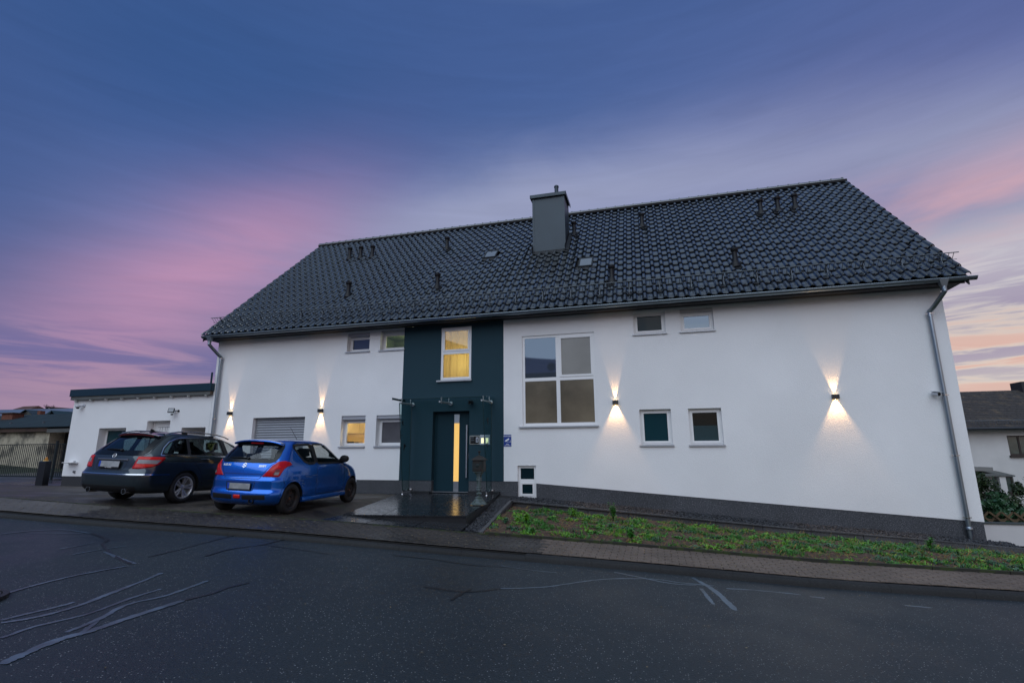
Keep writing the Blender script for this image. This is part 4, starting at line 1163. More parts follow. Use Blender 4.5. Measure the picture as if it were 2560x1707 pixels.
# ------------------------------------------------------------------ wall lamps, lit up and down
lamp_m = mat('anthracite lamp body', (0.02, 0.02, 0.022), 0.5)
lens_m = mat('lit lamp lens', (1, 0.9, 0.7), 0.4, emit=(1.0, 0.66, 0.30), emit_s=9.0)
LW = (1.0, 0.57, 0.25)
def wall_lamp(cx, cz, up, down, label):
    t = thing('wall_lamp', (cx, FY, cz), label, 'wall lamp', 'up and down wall lamps')
    hw, hh, dp = 0.075, 0.052, 0.105
    w = MB(); y0 = FY-dp
    w.box(cx-hw, cx+hw, y0, y0+0.012, cz-hh, cz+hh)
    w.box(cx-hw, cx-hw+0.010, y0+0.012, FY-0.012, cz-hh, cz+hh); w.box(cx+hw-0.010, cx+hw, y0+0.012, FY-0.012, cz-hh, cz+hh)
    w.box(cx-hw, cx+hw, FY-0.012, FY-0.001, cz-hh, cz+hh)
    b = w.obj('body', lamp_m, t, bevel=0.002)
    MB().box(cx-hw+0.012, cx+hw-0.012, y0+0.013, FY-0.013, cz-0.012, cz+0.012).obj('lens', lens_m, t)
    for name, ang, e, sgn in (('up_light', up+1.5, 50, 1), ('down_light', down+3, 90, -1)):
        d = bpy.data.lights.new(name, 'SPOT')
        d.energy = e; d.color = LW; d.spot_size = R(2*ang); d.spot_blend = 0.6; d.shadow_soft_size = 0.012
        o = bpy.data.objects.new(name, d); COL.objects.link(o)
        attach(o, t)
        o.location = (cx, FY-0.050, cz+sgn*0.02)
        q = Vector((0, 0.09, sgn)).to_track_quat('-Z', 'Y'); o.rotation_mode = 'QUATERNION'; o.rotation_quaternion = q
    return t
wall_lamp(-12.925*U, 1.213*U, 15, 21, 'box wall lamp beside the zinc downpipe at the annex end')
wall_lamp(-9.607*U, 1.216*U, 15, 22, 'box wall lamp between the roller shutter and the lit window')
wall_lamp(-0.877*U, 1.205*U, 15, 30, 'box wall lamp just beside the large four-pane window')
wall_lamp(4.139*U, 1.186*U, 20, 30, 'box wall lamp alone on the blank stretch of wall')

# ------------------------------------------------------------------ things on the facade
blue_sign = mat('blue enamel sign', (0.010, 0.045, 0.25), 0.35)
white_p = mat('white print', (0.75, 0.75, 0.75), 0.5)
def M_at(x, y, z, sx=1.0):      # text facing the street
    return Matrix.Translation((x, y, z)) @ Matrix.Rotation(R(90), 4, 'X') @ Matrix.Diagonal((sx, 1, 1, 1))
sx0_, sx1_, sz0, sz1 = -3.876*U, -3.667*U, 0.113*U, 0.428*U
sg_ = thing('warning_sign', ((sx0_+sx1_)/2, FY, sz0), 'small blue video surveillance sign beside the petrol panel', 'sign')
yS = FY-0.006
MB().box(sx0_, sx1_, yS, FY-0.001, sz0, sz1).obj('plate', blue_sign, sg_)
cxs = (sx0_+sx1_)/2
text('lettering', 'ACHTUNG!', 0.046, white_p, sg_, M_at(cxs, yS-0.001, sz1-0.045), offset=0.0008)
text('lettering', 'Video-', 0.036, white_p, sg_, M_at(cxs, yS-0.001, sz0+0.068), offset=0.0006)
text('lettering', 'überwachung', 0.036, white_p, sg_, M_at(cxs, yS-0.001, sz0+0.032, 0.92), offset=0.0006)
w = MB()
def rotp(pts, cx, cz, a): return [(cx+p*math.cos(a)-q*math.sin(a), cz+p*math.sin(a)+q*math.cos(a)) for p, q in pts]
cz_ = sz1-0.145
w.prism(rotp([(-0.07, -0.022), (0.04, -0.022), (0.055, -0.014), (0.055, 0.022), (-0.07, 0.022)], cxs, cz_, 0.55), 'y', yS-0.002, yS-0.0005)
w.prism(rotp([(-0.088, -0.016), (-0.075, -0.016), (-0.075, 0.016), (-0.088, 0.016)], cxs, cz_, 0.55), 'y', yS-0.002, yS-0.0005)
w.prism([(cxs-0.03, cz_-0.062), (cxs+0.085, cz_-0.062), (cxs+0.085, cz_-0.054), (cxs-0.03, cz_-0.054)], 'y', yS-0.002, yS-0.0005)
w.prism([(cxs+0.085, cz_-0.085), (cxs+0.092, cz_-0.085), (cxs+0.092, cz_-0.005), (cxs+0.085, cz_-0.005)], 'y', yS-0.002, yS-0.0005)
w.obj('camera_symbol', white_p, sg_)
# intercom
ix0, ix1, iz0, iz1 = -4.841*U, -4.566*U, 0.183*U, 0.412*U
ic = thing('door_intercom', ((ix0+ix1)/2, FY, iz0), 'black door intercom panel with pale rim beside the door handle', 'intercom')
MB().box(ix0, ix1, FY-0.022, FY-0.001, iz0, iz1).obj('rim', mat('pale rim', (0.55, 0.53, 0.47), 0.4), ic, bevel=0.003)
MB().box(ix0+0.012, ix1-0.012, FY-0.026, FY-0.021, iz0+0.012, iz1-0.012).obj('face', black_pl, ic)
MB().box(ix1-0.10, ix1-0.03, FY-0.030, FY-0.025, iz0+0.055, iz1-0.05).obj('reader_frame', mat('white reader', (0.6, 0.62, 0.68), 0.4), ic, bevel=0.002)
MB().box(ix1-0.083, ix1-0.047, FY-0.033, FY-0.029, iz0+0.075, iz1-0.07).obj('reader_window', black_pl, ic)
gtxt = mat('grey print', (0.18, 0.2, 0.22), 0.6)
w = MB()
for i, (wd, zz) in enumerate(((0.10, 0.035), (0.09, 0.07), (0.105, 0.125), (0.01, 0.165))):
    for j in range(6):
        a_ = ix0+0.035+wd*j/6
        w.box(a_, a_+wd/6*0.7, FY-0.0275, FY-0.0262, iz1-zz-0.012, iz1-zz)
w.obj('name_lines', gtxt, ic)
# letter panel
lx0, lx1, lz0, lz1 = -4.553*U, -4.261*U, 0.168*U, 0.429*U
lp = thing('letter_panel', ((lx0+lx1)/2, FY, lz0), 'steel letter panel with two lit name fields behind the glass screen', 'letter panel')
MB().box(lx0, lx1, FY-0.02, FY-0.001, lz0, lz1).obj('plate', mat('matt steel plate', (0.42, 0.45, 0.48), 0.4, metal=0.5), lp, bevel=0.003)
lit = mat('lit name field', (0.8, 0.8, 0.5), 0.5, emit=srgb((255, 250, 190)), emit_s=0.9)
for a_ in (lx0+0.045, lx0+0.185):
    for j in range(6):
        MB().box(a_, a_+0.075, FY-0.023, FY-0.0195, lz0+0.045+j*0.025, lz0+0.066+j*0.025).obj('name_field', lit, lp)
# small cameras
cam_white = mat('camera housing', (0.5, 0.52, 0.55), 0.35)
def bullet(x, y, z, label, body, L_=0.16):
    t = thing('security_camera', (x, y, z), label, 'camera')
    w = MB(); w.lathe([(0.0, -0.03), (0.045, -0.03), (0.045, -0.001)], 14, (x, y, z+0.02), 'y'); w.tube([(x, y-0.02, z+0.02), (x-0.01, y-0.09, z+0.015)], 0.012, 8); w.obj('mount', body, t, angle=40)
    Mx = Matrix.Translation((x-0.03, y-0.13, z)) @ Matrix.Rotation(R(20), 4, 'Z') @ Matrix.Rotation(R(12), 4, 'X')
    w = MB(); w.lathe([(0.0, 0.07), (0.048, 0.07), (0.052, -0.09), (0.046, -0.10), (0.036, -0.095)], 16, (0, 0, 0), 'y', M=Mx); w.obj('housing', body, t, angle=40)
    w = MB(); w.lathe([(0.040, -0.097), (0.0, -0.094)], 16, (0, 0, 0), 'y', M=Mx); w.obj('lens', black_pl, t)
    w = MB(); w.box(-0.064, 0.064, -0.14, 0.07, 0.056, 0.064, M=Mx); w.obj('sun_shield', body, t, bevel=0.002)
    return t
bullet(6.10*U, FY, 1.175*U, 'white security camera beside the downpipe at the blank wall end', cam_white)
bullet(-4.79*U, FY, 1.315*U, 'dark security camera under the glass canopy right of the door', mat('dark camera housing', (0.02, 0.03, 0.036), 0.4))

# ------------------------------------------------------------------ old mailbox on a cast pillar
mx_, my_, mz_ = -3.93, 11.52, -1.202
bronze = mat('weathered bronze', (0.035, 0.030, 0.026), 0.6, metal=0.5, col2=(0.02, 0.03, 0.03), mix_scale=9, bump=0.5, bump_scale=40)
patina = mat('verdigris iron', (0.10, 0.13, 0.135), 0.75, metal=0.2, col2=(0.05, 0.075, 0.06), mix_scale=14, mix_lo=0.4, mix_hi=0.65, bump=0.6, bump_scale=60)
mbx = thing('mailbox', (mx_, my_, mz_), 'old bronze mailbox on a verdigris cast pillar on the granite', 'mailbox')
w = MB()
MB().box(mx_-0.15, mx_+0.15, my_-0.15, my_+0.15, mz_, mz_+0.014).obj('foot_plate', mat('ochre foot plate', (0.22, 0.14, 0.06), 0.7), mbx)
def frust(w, r0, z0, r1, z1, n=4, a0=math.pi/4):
    vs = [(mx_+r0*math.cos(a0+2*math.pi*k/n), my_+r0*math.sin(a0+2*math.pi*k/n), z0) for k in range(n)]+[(mx_+r1*math.cos(a0+2*math.pi*k/n), my_+r1*math.sin(a0+2*math.pi*k/n), z1) for k in range(n)]
    w.add(vs, [tuple(range(n))[::-1], tuple(range(n, 2*n))]+[(k, (k+1) % n, n+(k+1) % n, n+k) for k in range(n)])
w = MB()
for r0, z0, r1, z1 in ((0.20, 0.014, 0.19, 0.035), (0.18, 0.035, 0.115, 0.10), (0.125, 0.10, 0.12, 0.115), (0.105, 0.115, 0.075, 0.16), (0.085, 0.16, 0.08, 0.175), (0.06, 0.175, 0.04, 0.195)): frust(w, r0, mz_+z0, r1, mz_+z1, 8, math.pi/8)
w.obj('foot', patina, mbx, bevel=0.003)
w = MB()
w.lathe([(0.03, mz_+0.19), (0.032, mz_+0.225), (0.065, mz_+0.235), (0.068, mz_+0.25), (0.05, mz_+0.268), (0.035, mz_+0.285), (0.055, mz_+0.31), (0.06, mz_+0.35), (0.052, mz_+0.37), (0.062, mz_+0.385), (0.05, mz_+0.40), (0.056, mz_+0.50), (0.058, mz_+0.53), (0.066, mz_+0.535), (0.066, mz_+0.60), (0.05, mz_+0.61)], 14, (mx_, my_, 0))
w.obj('pillar', patina, mbx, angle=35)
w = MB()
for r0, z0, r1, z1 in ((0.055, 0.60, 0.065, 0.64), (0.065, 0.64, 0.12, 0.725), (0.15, 0.725, 0.15, 0.745)): frust(w, r0, mz_+z0, r1, mz_+z1)
w.obj('bracket_cone', patina, mbx, bevel=0.004)
w = MB(); w.box(mx_-0.125, mx_+0.125, my_-0.115, my_+0.115, mz_+0.745, mz_+1.0)
w.obj('box', bronze, mbx, bevel=0.006)
w = MB(); y_ = my_-0.122
w.box(mx_-0.105, mx_+0.105, y_, y_+0.01, mz_+0.765, mz_+0.985); w.box(mx_-0.08, mx_+0.08, y_-0.006, y_+0.004, mz_+0.79, mz_+0.96)
w.lathe([(0.0, -0.012), (0.035, -0.006), (0.045, 0.0)], 14, (mx_, y_-0.006, mz_+0.875), 'y')
w.box(mx_+0.123, mx_+0.131, my_-0.09, my_+0.09, mz_+0.77, mz_+0.98)
w.obj('relief_panel', bronze, mbx, bevel=0.003)
w = MB(); frust(w, 0.225, mz_+1.0, 0.215, mz_+1.016); frust(w, 0.205, mz_+1.016, 0.10, mz_+1.075); frust(w, 0.10, mz_+1.075, 0.035, mz_+1.10)
w.lathe([(0.03, mz_+1.09), (0.016, mz_+1.12), (0.016, mz_+1.17), (0.034, mz_+1.185), (0.034, mz_+1.20), (0.0, mz_+1.21)], 12, (mx_, my_, 0))
w.obj('lid', bronze, mbx, bevel=0.003)
MB().box(mx_+0.128, mx_+0.134, my_-0.06, my_+0.06, mz_+0.955, mz_+0.975).obj('letter_slot', black_pl, mbx)
# ------------------------------------------------------------------ annex at the left end of the house
annex = thing('annex', (-17.5, FY, -1.18), 'low white flat-roofed annex with dark roof edge behind the estate car', 'annex building')
AX0, AX1 = -19.75*U, HX0-0.012
AT = 1.83*U
AH = [(-18.379*U, -17.174*U, -0.55, 0.838*U, 0.30), (-16.293*U, -15.322*U, -1.05, 1.046*U, 0.30), (-14.825*U, -13.855*U, -1.12, 0.80*U, 1.6)]
def abot(x): return -0.762*U
w = MB(); wall_mesh(w, AX0, AX1, abot, AT+0.12, AH, FY+0.005)
w.quad((AX0, FY+0.005, abot(0)), (AX0, FY+6, abot(0)), (AX0, FY+6, AT+0.12), (AX0, FY+0.005, AT+0.12))
w.obj('wall', plaster, annex, fix=False)
w = MB(); y = FY+0.016
for a, b in ((AX0+0.012, AH[1][0]), (AH[1][1], AH[2][0]), (AH[2][1], AX1)):
    w = MB(); w.add([(a, y, -1.5), (b, y, -1.5), (b, y, abot(0)+0.03), (a, y, abot(0)+0.03)], ((0, 1, 2, 3),))
    if a < AX0+0.1: w.add([(a, FY+6, -1.5), (a, FY+6, abot(0)+0.03)], ()); w.f.append((0, 3, 5, 4)); w.m.append(0)
    w.obj('plinth', mat('dark grey annex plinth', (0.03, 0.031, 0.034), 0.8), annex, fix=False)
trim_m = mat('petrol roof trim', (0.010, 0.040, 0.060), 0.35, metal=0.3)
MB().box(AX0-0.06, AX1+0.06, FY-0.17, FY+6.2, 1.955*U, 2.10*U+0.11).obj('roof_trim', trim_m, annex, bevel=0.006)
grey_board = mat('weathered grey fascia', (0.10, 0.105, 0.10), 0.8, var=0.15, var_scale=3)
MB().box(AX0-0.03, AX1+0.01, FY-0.13, FY+0.3, AT+0.005, 1.953*U).obj('fascia', grey_board, annex)
MB().box(AX1+0.012, AX1+0.025, FY-0.13, FY-0.03, AT+0.01, 1.95*U).obj('fascia_end', mat('brown end board', (0.14, 0.095, 0.07), 0.8), annex)
MB().box(AX1-0.01, AX1+0.05, FY-0.16, FY-0.13, 2.2*U, 2.55*U).obj('trim_upright', trim_m, annex)
for i in range(9):
    xx = AX0+0.16+i*(AX1-AX0-0.36)/8
    MB().lathe([(0.0, AT-0.04), (0.045, AT-0.04), (0.055, AT-0.025), (0.055, AT+0.004)], 14, (xx, FY-0.07, 0)).obj('downlight', mat('white downlight', (0.55, 0.55, 0.52), 0.4), annex, angle=40)
# annex window and door
a, b, c_, d_, r = AH[0]
w = MB(); ring(w, a, b, c_, d_, 0.08, FY+r-0.03, FY+r+0.03); o = w.obj('window', upvc, annex, bevel=0.004)
MB().box(a+0.075, b-0.075, FY+r-0.01, FY+r+0.002, c_+0.075, d_-0.075).obj('pane', teal_glass, o)
a, b, c_, d_, r = AH[1]
w = MB(); ring(w, a, b, c_, d_, 0.07, FY+r-0.03, FY+r+0.03); o = w.obj('door', upvc, annex, bevel=0.004)
MB().box(a+0.065, b-0.065, FY+r-0.015, FY+r+0.02, c_, d_-0.065).obj('leaf', upvc, o)
w = MB()
for q in (0.25, 0.36, 0.52, 0.60): w.box(a+0.065+q*(b-a-0.13), a+0.075+q*(b-a-0.13), FY+r-0.018, FY+r-0.012, c_+0.3, d_-0.22)
w.box(a+0.2, b-0.1, FY+r-0.018, FY+r-0.012, d_-0.22, d_-0.21)
w.obj('groove', mat('grey groove', (0.06, 0.06, 0.06), 0.6), o)
a, b, c_, d_, r = AH[2]
MB().quad((a, FY+1.5, c_), (b, FY+1.5, c_), (b, FY+1.5, d_), (a, FY+1.5, d_)).obj('passage_back', mat('brown passage wall', (0.30, 0.21, 0.17), 0.8), annex, fix=False)
# fixtures on the annex
t = thing('dome_camera', (-20.76, FY, 1.70), 'white dome camera high on the annex corner', 'camera')
w = MB(); w.lathe([(0.0, -0.03), (0.06, -0.03), (0.065, 0.0)], 14, (-20.68, FY, 1.76), 'y'); w.tube([(-20.68, FY-0.02, 1.76), (-20.74, FY-0.11, 1.745)], 0.022, 8); w.obj('mount', cam_white, t, angle=40)
MB().lathe([(0.0, 0.055), (0.07, 0.05), (0.085, 0.03), (0.088, 0.0), (0.075, -0.02)], 18, (-20.80, FY-0.14, 1.71)).obj('housing', cam_white, t, angle=40)
MB().lathe([(0.058, -0.018), (0.05, -0.05), (0.03, -0.07), (0.0, -0.076)], 16, (-20.80, FY-0.14, 1.71)).obj('dome', black_pl, t, smooth=True)
fx, fz = -15.15*U, 1.33*U
t = thing('floodlight', (fx, FY, fz), 'small black floodlight above the annex door', 'floodlight')
MB().tube([(fx+0.13, FY, fz+0.02), (fx+0.05, FY-0.14, fz+0.02)], 0.012, 8).lathe([(0.0, -0.02), (0.04, -0.02), (0.04, 0.0)], 12, (fx+0.13, FY, fz+0.02), 'y').obj('arm', black_pl, t, angle=40)
Mx = Matrix.Translation((fx-0.03, FY-0.16, fz+0.03)) @ Matrix.Rotation(R(25), 4, 'Z') @ Matrix.Rotation(R(-18), 4, 'X')
w = MB(); w.box(-0.10, 0.10, -0.02, 0.03, -0.08, 0.08, M=Mx); w.obj('housing', black_pl, t, bevel=0.006)
w = MB(); w.box(-0.082, 0.082, -0.024, -0.018, -0.062, 0.062, M=Mx); w.obj('lens', mat('floodlight lens', (0.3, 0.32, 0.33), 0.3), t)
w = MB(); w.lathe([(0.0, -0.05), (0.035, -0.045), (0.04, 0.0)], 12, (fx+0.01, FY-0.15, fz-0.09)); w.obj('sensor', black_pl, t, angle=40)
t = thing('wall_shelf', (-20.7, FY, -0.33), 'small white wall shelf low on the annex', 'shelf')
MB().hexa([(-20.98, FY-0.24, -0.335), (-20.50, FY-0.24, -0.335), (-20.50, FY, -0.37), (-20.98, FY, -0.37)], [(-20.98, FY-0.24, -0.315), (-20.50, FY-0.24, -0.315), (-20.50, FY, -0.315), (-20.98, FY, -0.315)]).obj('board', upvc, t, bevel=0.004)
MB().lathe([(0.035, -0.315), (0.04, -0.285), (0.02, -0.27), (0.0, -0.27)], 12, (-20.58, FY-0.08, 0)).obj('knob', alu, t, angle=40)
t = thing('wall_socket', (-20.61, FY, -0.65), 'tiny grey outdoor socket below the annex shelf', 'socket')
MB().box(-20.65, -20.57, FY-0.04, FY+0.004, -0.70, -0.62).obj('case', mat('grey socket', (0.16, 0.17, 0.18), 0.5), t, bevel=0.006)
MB().box(-20.642, -20.578, FY-0.048, FY-0.039, -0.695, -0.64).obj('flap', mat('dark flap', (0.08, 0.08, 0.085), 0.5), t, bevel=0.003)

# ------------------------------------------------------------------ gate, pillar and yard on the left
px0, px1 = -22.12, -21.76
pil = thing('gate_pillar', (-21.9, 14.3, -1.18), 'dark square pillar with amber lamp beside the sliding gate', 'pillar')
anth = mat('anthracite metal', (0.018, 0.020, 0.024), 0.4, metal=0.3)
MB().box(px0, px1, 14.15, 14.36, -1.25, -0.30).obj('shaft', anth, pil, bevel=0.008)
MB().box(px0+0.03, px1-0.03, 14.17, 14.34, -0.30, -0.272).obj('cap', mat('petrol cap', (0.01, 0.05, 0.09), 0.4), pil, bevel=0.006)
MB().lathe([(0.085, -0.272), (0.085, -0.245), (0.06, -0.24)], 16, (-21.94, 14.255, 0)).obj('lamp_base', mat('pale amber ring', (0.42, 0.30, 0.12), 0.4, emit=(1.0, 0.6, 0.15), emit_s=0.12), pil, angle=40)
MB().lathe([(0.045, -0.24), (0.05, -0.20), (0.04, -0.15), (0.0, -0.12)], 14, (-21.92, 14.255, 0)).obj('lamp', mat('amber beacon', (0.30, 0.13, 0.02), 0.3, emit=(1.0, 0.45, 0.05), emit_s=0.06), pil, smooth=True)
gate = thing('sliding_gate', (-28, 17.6, -1.1), 'long sliding gate of thin dark vertical bars before the cream wall', 'gate')
green_dk = mat('dark green gate metal', (0.012, 0.022, 0.024), 0.45, metal=0.3)
GZ0, GZ1 = -1.06, 0.44
MB().box(-34.5, -25.9, 17.57, 17.63, GZ0, GZ0+0.06).obj('bottom_rail', green_dk, gate)
MB().box(-34.5, -25.9, 17.575, 17.625, GZ1-0.035, GZ1).obj('top_rail', green_dk, gate)
w = MB(); x = -34.45
while x < -25.95:
    w.box(x-0.009, x+0.009, 17.59, 17.61, GZ0+0.06, GZ1-0.035); x += 0.125
tag(w.obj('bars', green_dk, gate), kind='stuff')
w = MB(); x = -34.40
w.box(-34.5, -30.2, 17.66, 17.68, -0.10, -0.07).box(-34.5, -29, 17.66, 17.68, GZ0+0.4, GZ0+0.43)
w.obj('guide_rail', green_dk, gate)
for xx in (-26.0, -24.6):
    t = thing('gate_post', (xx, 17.2, -1.15), 'slim dark gate post near the pillar' if xx < -25 else 'slim dark gate post against the annex corner', 'post')
    MB().box(xx-0.035, xx+0.035, 17.2, 17.27, -1.15, 0.55).obj('shaft', green_dk, t)
    MB().box(xx-0.05, xx+0.05, 17.185, 17.285, 0.55, 0.57).obj('cap', green_dk, t)
# low white boundary wall beyond
t = thing('boundary_wall', (-29, 19, -1.1), 'low white wall beyond the gate with green rubbish', 'wall')
MB().box(-27.6, -24.2, 19.0, 19.15, -1.2, -0.30).obj('panel', mat('off white wall', (0.5, 0.5, 0.48), 0.8), t)
# shed with lichen wall, corrugated roof, chimney
lich = mat('cream wall with lichen', (0.42, 0.38, 0.28), 0.9, col2=(0.10, 0.095, 0.075), mix_scale=1.3, mix_lo=0.46, mix_hi=0.70, var=0.2, var_scale=8, bump=0.4)
corr = mat('dark corrugated roof', (0.012, 0.025, 0.030), 0.55, var=0.3, var_scale=1.5)
rust = mat('brown barge board', (0.055, 0.032, 0.022), 0.8, var=0.3, var_scale=2)
brick = mat('red chimney brick', (0.14, 0.05, 0.028), 0.85, var=0.35, var_scale=14)
shed = thing('shed', (-40, 24, -1), 'long cream shed with lichen stains and dark corrugated roof behind the gate', 'shed')
MB().box(-60, -37.0, 24.0, 29.5, -1.6, 1.36).obj('wall', lich, shed)
MB().box(-37.0, -33.0, 24.9, 29.4, -1.6, 1.30).obj('side_wall', mat('black timber slats', (0.006, 0.008, 0.009), 0.7, bump=0.8, bump_scale=5), shed)
w = MB()
x = -36.9
while x < -33.05:
    w.box(x, x+0.10, 24.86, 24.9, -1.2, 1.30); x += 0.16
tag(w.obj('slats', mat('black timber slat', (0.012, 0.014, 0.016), 0.6), shed), kind='stuff')
MB().box(-60, -36.9, 23.72, 23.75, 1.36, 1.60).obj('barge_board', rust, shed)
MB().box(-36.9, -33.0, 23.72, 23.76, 1.30, 1.53).obj('barge_board', grey_board, shed)
def corrugated(name, x0, x1, y0, z0, y1, z1, parent, matl, pitch=0.18, amp=0.03):
    w = MB(); vs = []; n = int((x1-x0)/pitch*4)
    for k in range(n+1):
        xx = x0+(x1-x0)*k/n; d = amp*math.sin(2*math.pi*k/4)
        vs += [(xx, y0, z0+d), (xx, y1, z1+d)]
    w.add(vs, [(2*k, 2*k+2, 2*k+3, 2*k+1) for k in range(n)])
    return w.obj(name, matl, parent, smooth=True, fix=False)
corrugated('roof', -60, -33.0, 23.6, 1.64, 27.2, 2.78, shed, corr)
corrugated('roof', -60, -33.0, 30.0, 1.64, 27.2, 2.78, shed, corr)
ck = MB().box(-45.0, -43.9, 25.9, 26.6, 2.0, 2.80).obj('chimney', brick, shed)
MB().box(-45.1, -43.8, 25.8, 26.7, 2.80, 2.87).obj('cap', rust, ck)
for (a_, y_) in ((-41.8, 24.6), (-38.6, 24.5)):
    MB().box(a_-0.06, a_+0.06, y_, y_+0.1, 1.92, 2.06).obj('roof_hook', galv, shed)
# side gable house
gh = thing('gable_house', (-45, 30, 0), 'small pale gable with petrol roof behind the corrugated shed', 'house')
pale = mat('pale render', (0.36, 0.33, 0.30), 0.9)
petrol_r = mat('petrol roof sheets', (0.010, 0.035, 0.045), 0.6, var=0.2, var_scale=2)
MB().prism([(-47.6, -1), (-43.2, -1), (-43.2, 1.05), (-46.05, 3.12), (-47.6, 2.35)], 'y', 30.0, 38).obj('wall', pale, gh)
MB().add([(-46.12, 29.7, 3.36), (-46.12, 40, 3.36), (-42.2, 40, 0.55), (-42.2, 29.7, 0.55)], ((0, 1, 2, 3),)).add([(-46.12, 29.7, 3.36), (-48.2, 29.7, 2.30), (-48.2, 40, 2.30), (-46.12, 40, 3.36)], ((0, 1, 2, 3),)).add([(-46.12, 29.7, 3.36), (-46.12, 29.7, 3.20), (-48.2, 29.7, 2.12), (-48.2, 29.7, 2.30)], ((0, 1, 2, 3),)).obj('roof', petrol_r, gh, fix=False)
# petrol roof sheet reaching to the annex
gh2 = thing('petrol_roof_house', (-44, 34, 0), 'petrol roofed house rising beside the annex corner', 'house')
MB().box(-45.6, -30, 33.0, 44.0, -1, 1.6).obj('wall', pale, gh2)
MB().add([(-46.3, 32.4, 1.5), (-30, 32.4, 1.5), (-30, 38.5, 4.1), (-50.5, 38.5, 4.25)], ((0, 1, 2, 3),)).obj('roof', petrol_r, gh2, fix=False)
w = MB(); w.box(-47.2, -46.8, 36.6, 36.9, 3.4, 3.55); w.obj('roof_hook', galv, gh2)
# barn with bluish roof
bn = thing('barn', (-75, 45, 0), 'wide barn with pale blue grey roof in the distance', 'barn')
MB().box(-110, -66, 46, 60, -1, 4.3).obj('wall', pale, bn)
MB().add([(-112, 45, 4.25), (-66, 45, 4.25), (-66, 53, 6.0), (-112, 53, 6.6)], ((0, 1, 2, 3),)).obj('roof', mat('pale blue roof sheets', (0.11, 0.16, 0.20), 0.35, metal=0.2, var=0.1, var_scale=0.4), bn, fix=False)
gv = thing('dormer_house', (-72, 44, 0), 'little grey gable with chimney peeping over the shed roof', 'house')
MB().prism([(-73.8, 0), (-69.2, 0), (-69.2, 3.9), (-71.5, 4.95), (-73.8, 3.9)], 'y', 43.6, 44.6).obj('wall', mat('grey shingle gable', (0.09, 0.10, 0.09), 0.9, var=0.4, var_scale=5), gv)
MB().add([(-71.5, 43.3, 5.1), (-69.0, 43.3, 3.9), (-69.0, 45, 3.9), (-71.5, 45, 5.1)], ((0, 1, 2, 3),)).add([(-71.5, 43.3, 5.1), (-74.0, 43.3, 3.9), (-74.0, 45, 3.9), (-71.5, 45, 5.1)], ((0, 1, 2, 3),)).obj('roof', corr, gv, fix=False)
MB().box(-70.2, -69.7, 43.8, 44.3, 3.8, 4.95).obj('chimney', brick, gv)
red_roof = mat('brown red roof', (0.085, 0.040, 0.030), 0.85, var=0.2, var_scale=0.5)
for (a_, b_, zb_, ze, zr_, yy, lab) in ((-157.5, -150, 6, 10.3, 11.9, 90, 'far brown roof with the highest gable on the hill'), (-152, -137.2, 6, 9.6, 10.95, 92, 'long far brown red roof on the hill'), (-151.5, -146.5, 6, 10.4, 11.75, 95, 'far white gabled house on the hill')):
    t = thing('hill_house', ((a_+b_)/2, yy, zb_), lab, 'house')
    MB().box(a_+0.4, b_-0.4, yy+0.5, yy+8, zb_-6, ze).obj('wall', pale, t)
    if lab.startswith('far white'):
        MB().prism([(a_+0.4, ze-0.3), (b_-0.4, ze-0.3), ((a_+b_)/2, zr_-0.1)], 'y', yy+0.4, yy+7).obj('gable', mat('white far gable', (0.5, 0.48, 0.48), 0.9), t)
        m2 = (a_+b_)/2
        MB().add([(a_-0.4, yy, ze-0.5), (m2, yy, zr_), (m2, yy+8, zr_), (a_-0.4, yy+8, ze-0.5)], ((0, 1, 2, 3),)).add([(b_+0.4, yy, ze-0.5), (m2, yy, zr_), (m2, yy+8, zr_), (b_+0.4, yy+8, ze-0.5)], ((0, 1, 2, 3),)).obj('roof', red_roof, t, fix=False)
    else:
        MB().add([(a_-0.3, yy, ze-0.4), (b_+0.3, yy, ze-0.4), (b_-0.6, yy+4, zr_), (a_+1.5, yy+4, zr_)], ((0, 1, 2, 3),)).add([(a_-0.3, yy+8, ze-0.4), (b_+0.3, yy+8, ze-0.4), (b_-0.6, yy+4, zr_), (a_+1.5, yy+4, zr_)], ((0, 1, 2, 3),)).add([(b_+0.3, yy, ze-0.4), (b_+0.3, yy+8, ze-0.4), (b_-0.6, yy+4, zr_)], ((0, 1, 2),)).add([(a_-0.3, yy, ze-0.4), (a_-0.3, yy+8, ze-0.4), (a_+1.5, yy+4, zr_)], ((0, 1, 2),)).obj('roof', red_roof, t, fix=False)
# bare trees on the hill
bark = mat('dark bark', (0.03, 0.024, 0.022), 0.9)
def bare_tree(x, y, z, h, label):
    t = thing('bare_tree', (x, y, z), label, 'tree', 'bare trees on the hill')
    rr = random.Random(int(x*10))
    MB().tube([(x, y, z), (x, y, z+h*0.45)], [h*0.03, h*0.02], 6).obj('trunk', bark, t)
    w = MB()
    def branch(p, d, L, r, depth):
        q = p+d*L
        w.tube([p, (p+q)/2+Vector((rr.uniform(-.05, .05)*L, 0, rr.uniform(-.03, .05)*L)), q], [r, r*0.8, r*0.55], 4, cap=False)
        if depth:
            for _ in range(4):
                nd = (d+Vector((rr.uniform(-.8, .8), rr.uniform(-.6, .6), rr.uniform(-.1, .6)))).normalized()
                branch(p+d*L*rr.uniform(.5, 1), nd, L*0.62, r*0.55, depth-1)
    for _ in range(7):
        branch(Vector((x, y, z+h*rr.uniform(.25, .45))), Vector((rr.uniform(-1, 1), rr.uniform(-.6, .6), rr.uniform(.4, 1))).normalized(), h*0.3, h*0.012, 3)
    w.obj('crown', bark, t, fix=False)
bare_tree(-146, 94, 8.2, 4.3, 'broad bare tree between the far roofs on the hill')
bare_tree(-132.5, 96, 7.6, 3.6, 'bare tree at the end of the far brown roof')

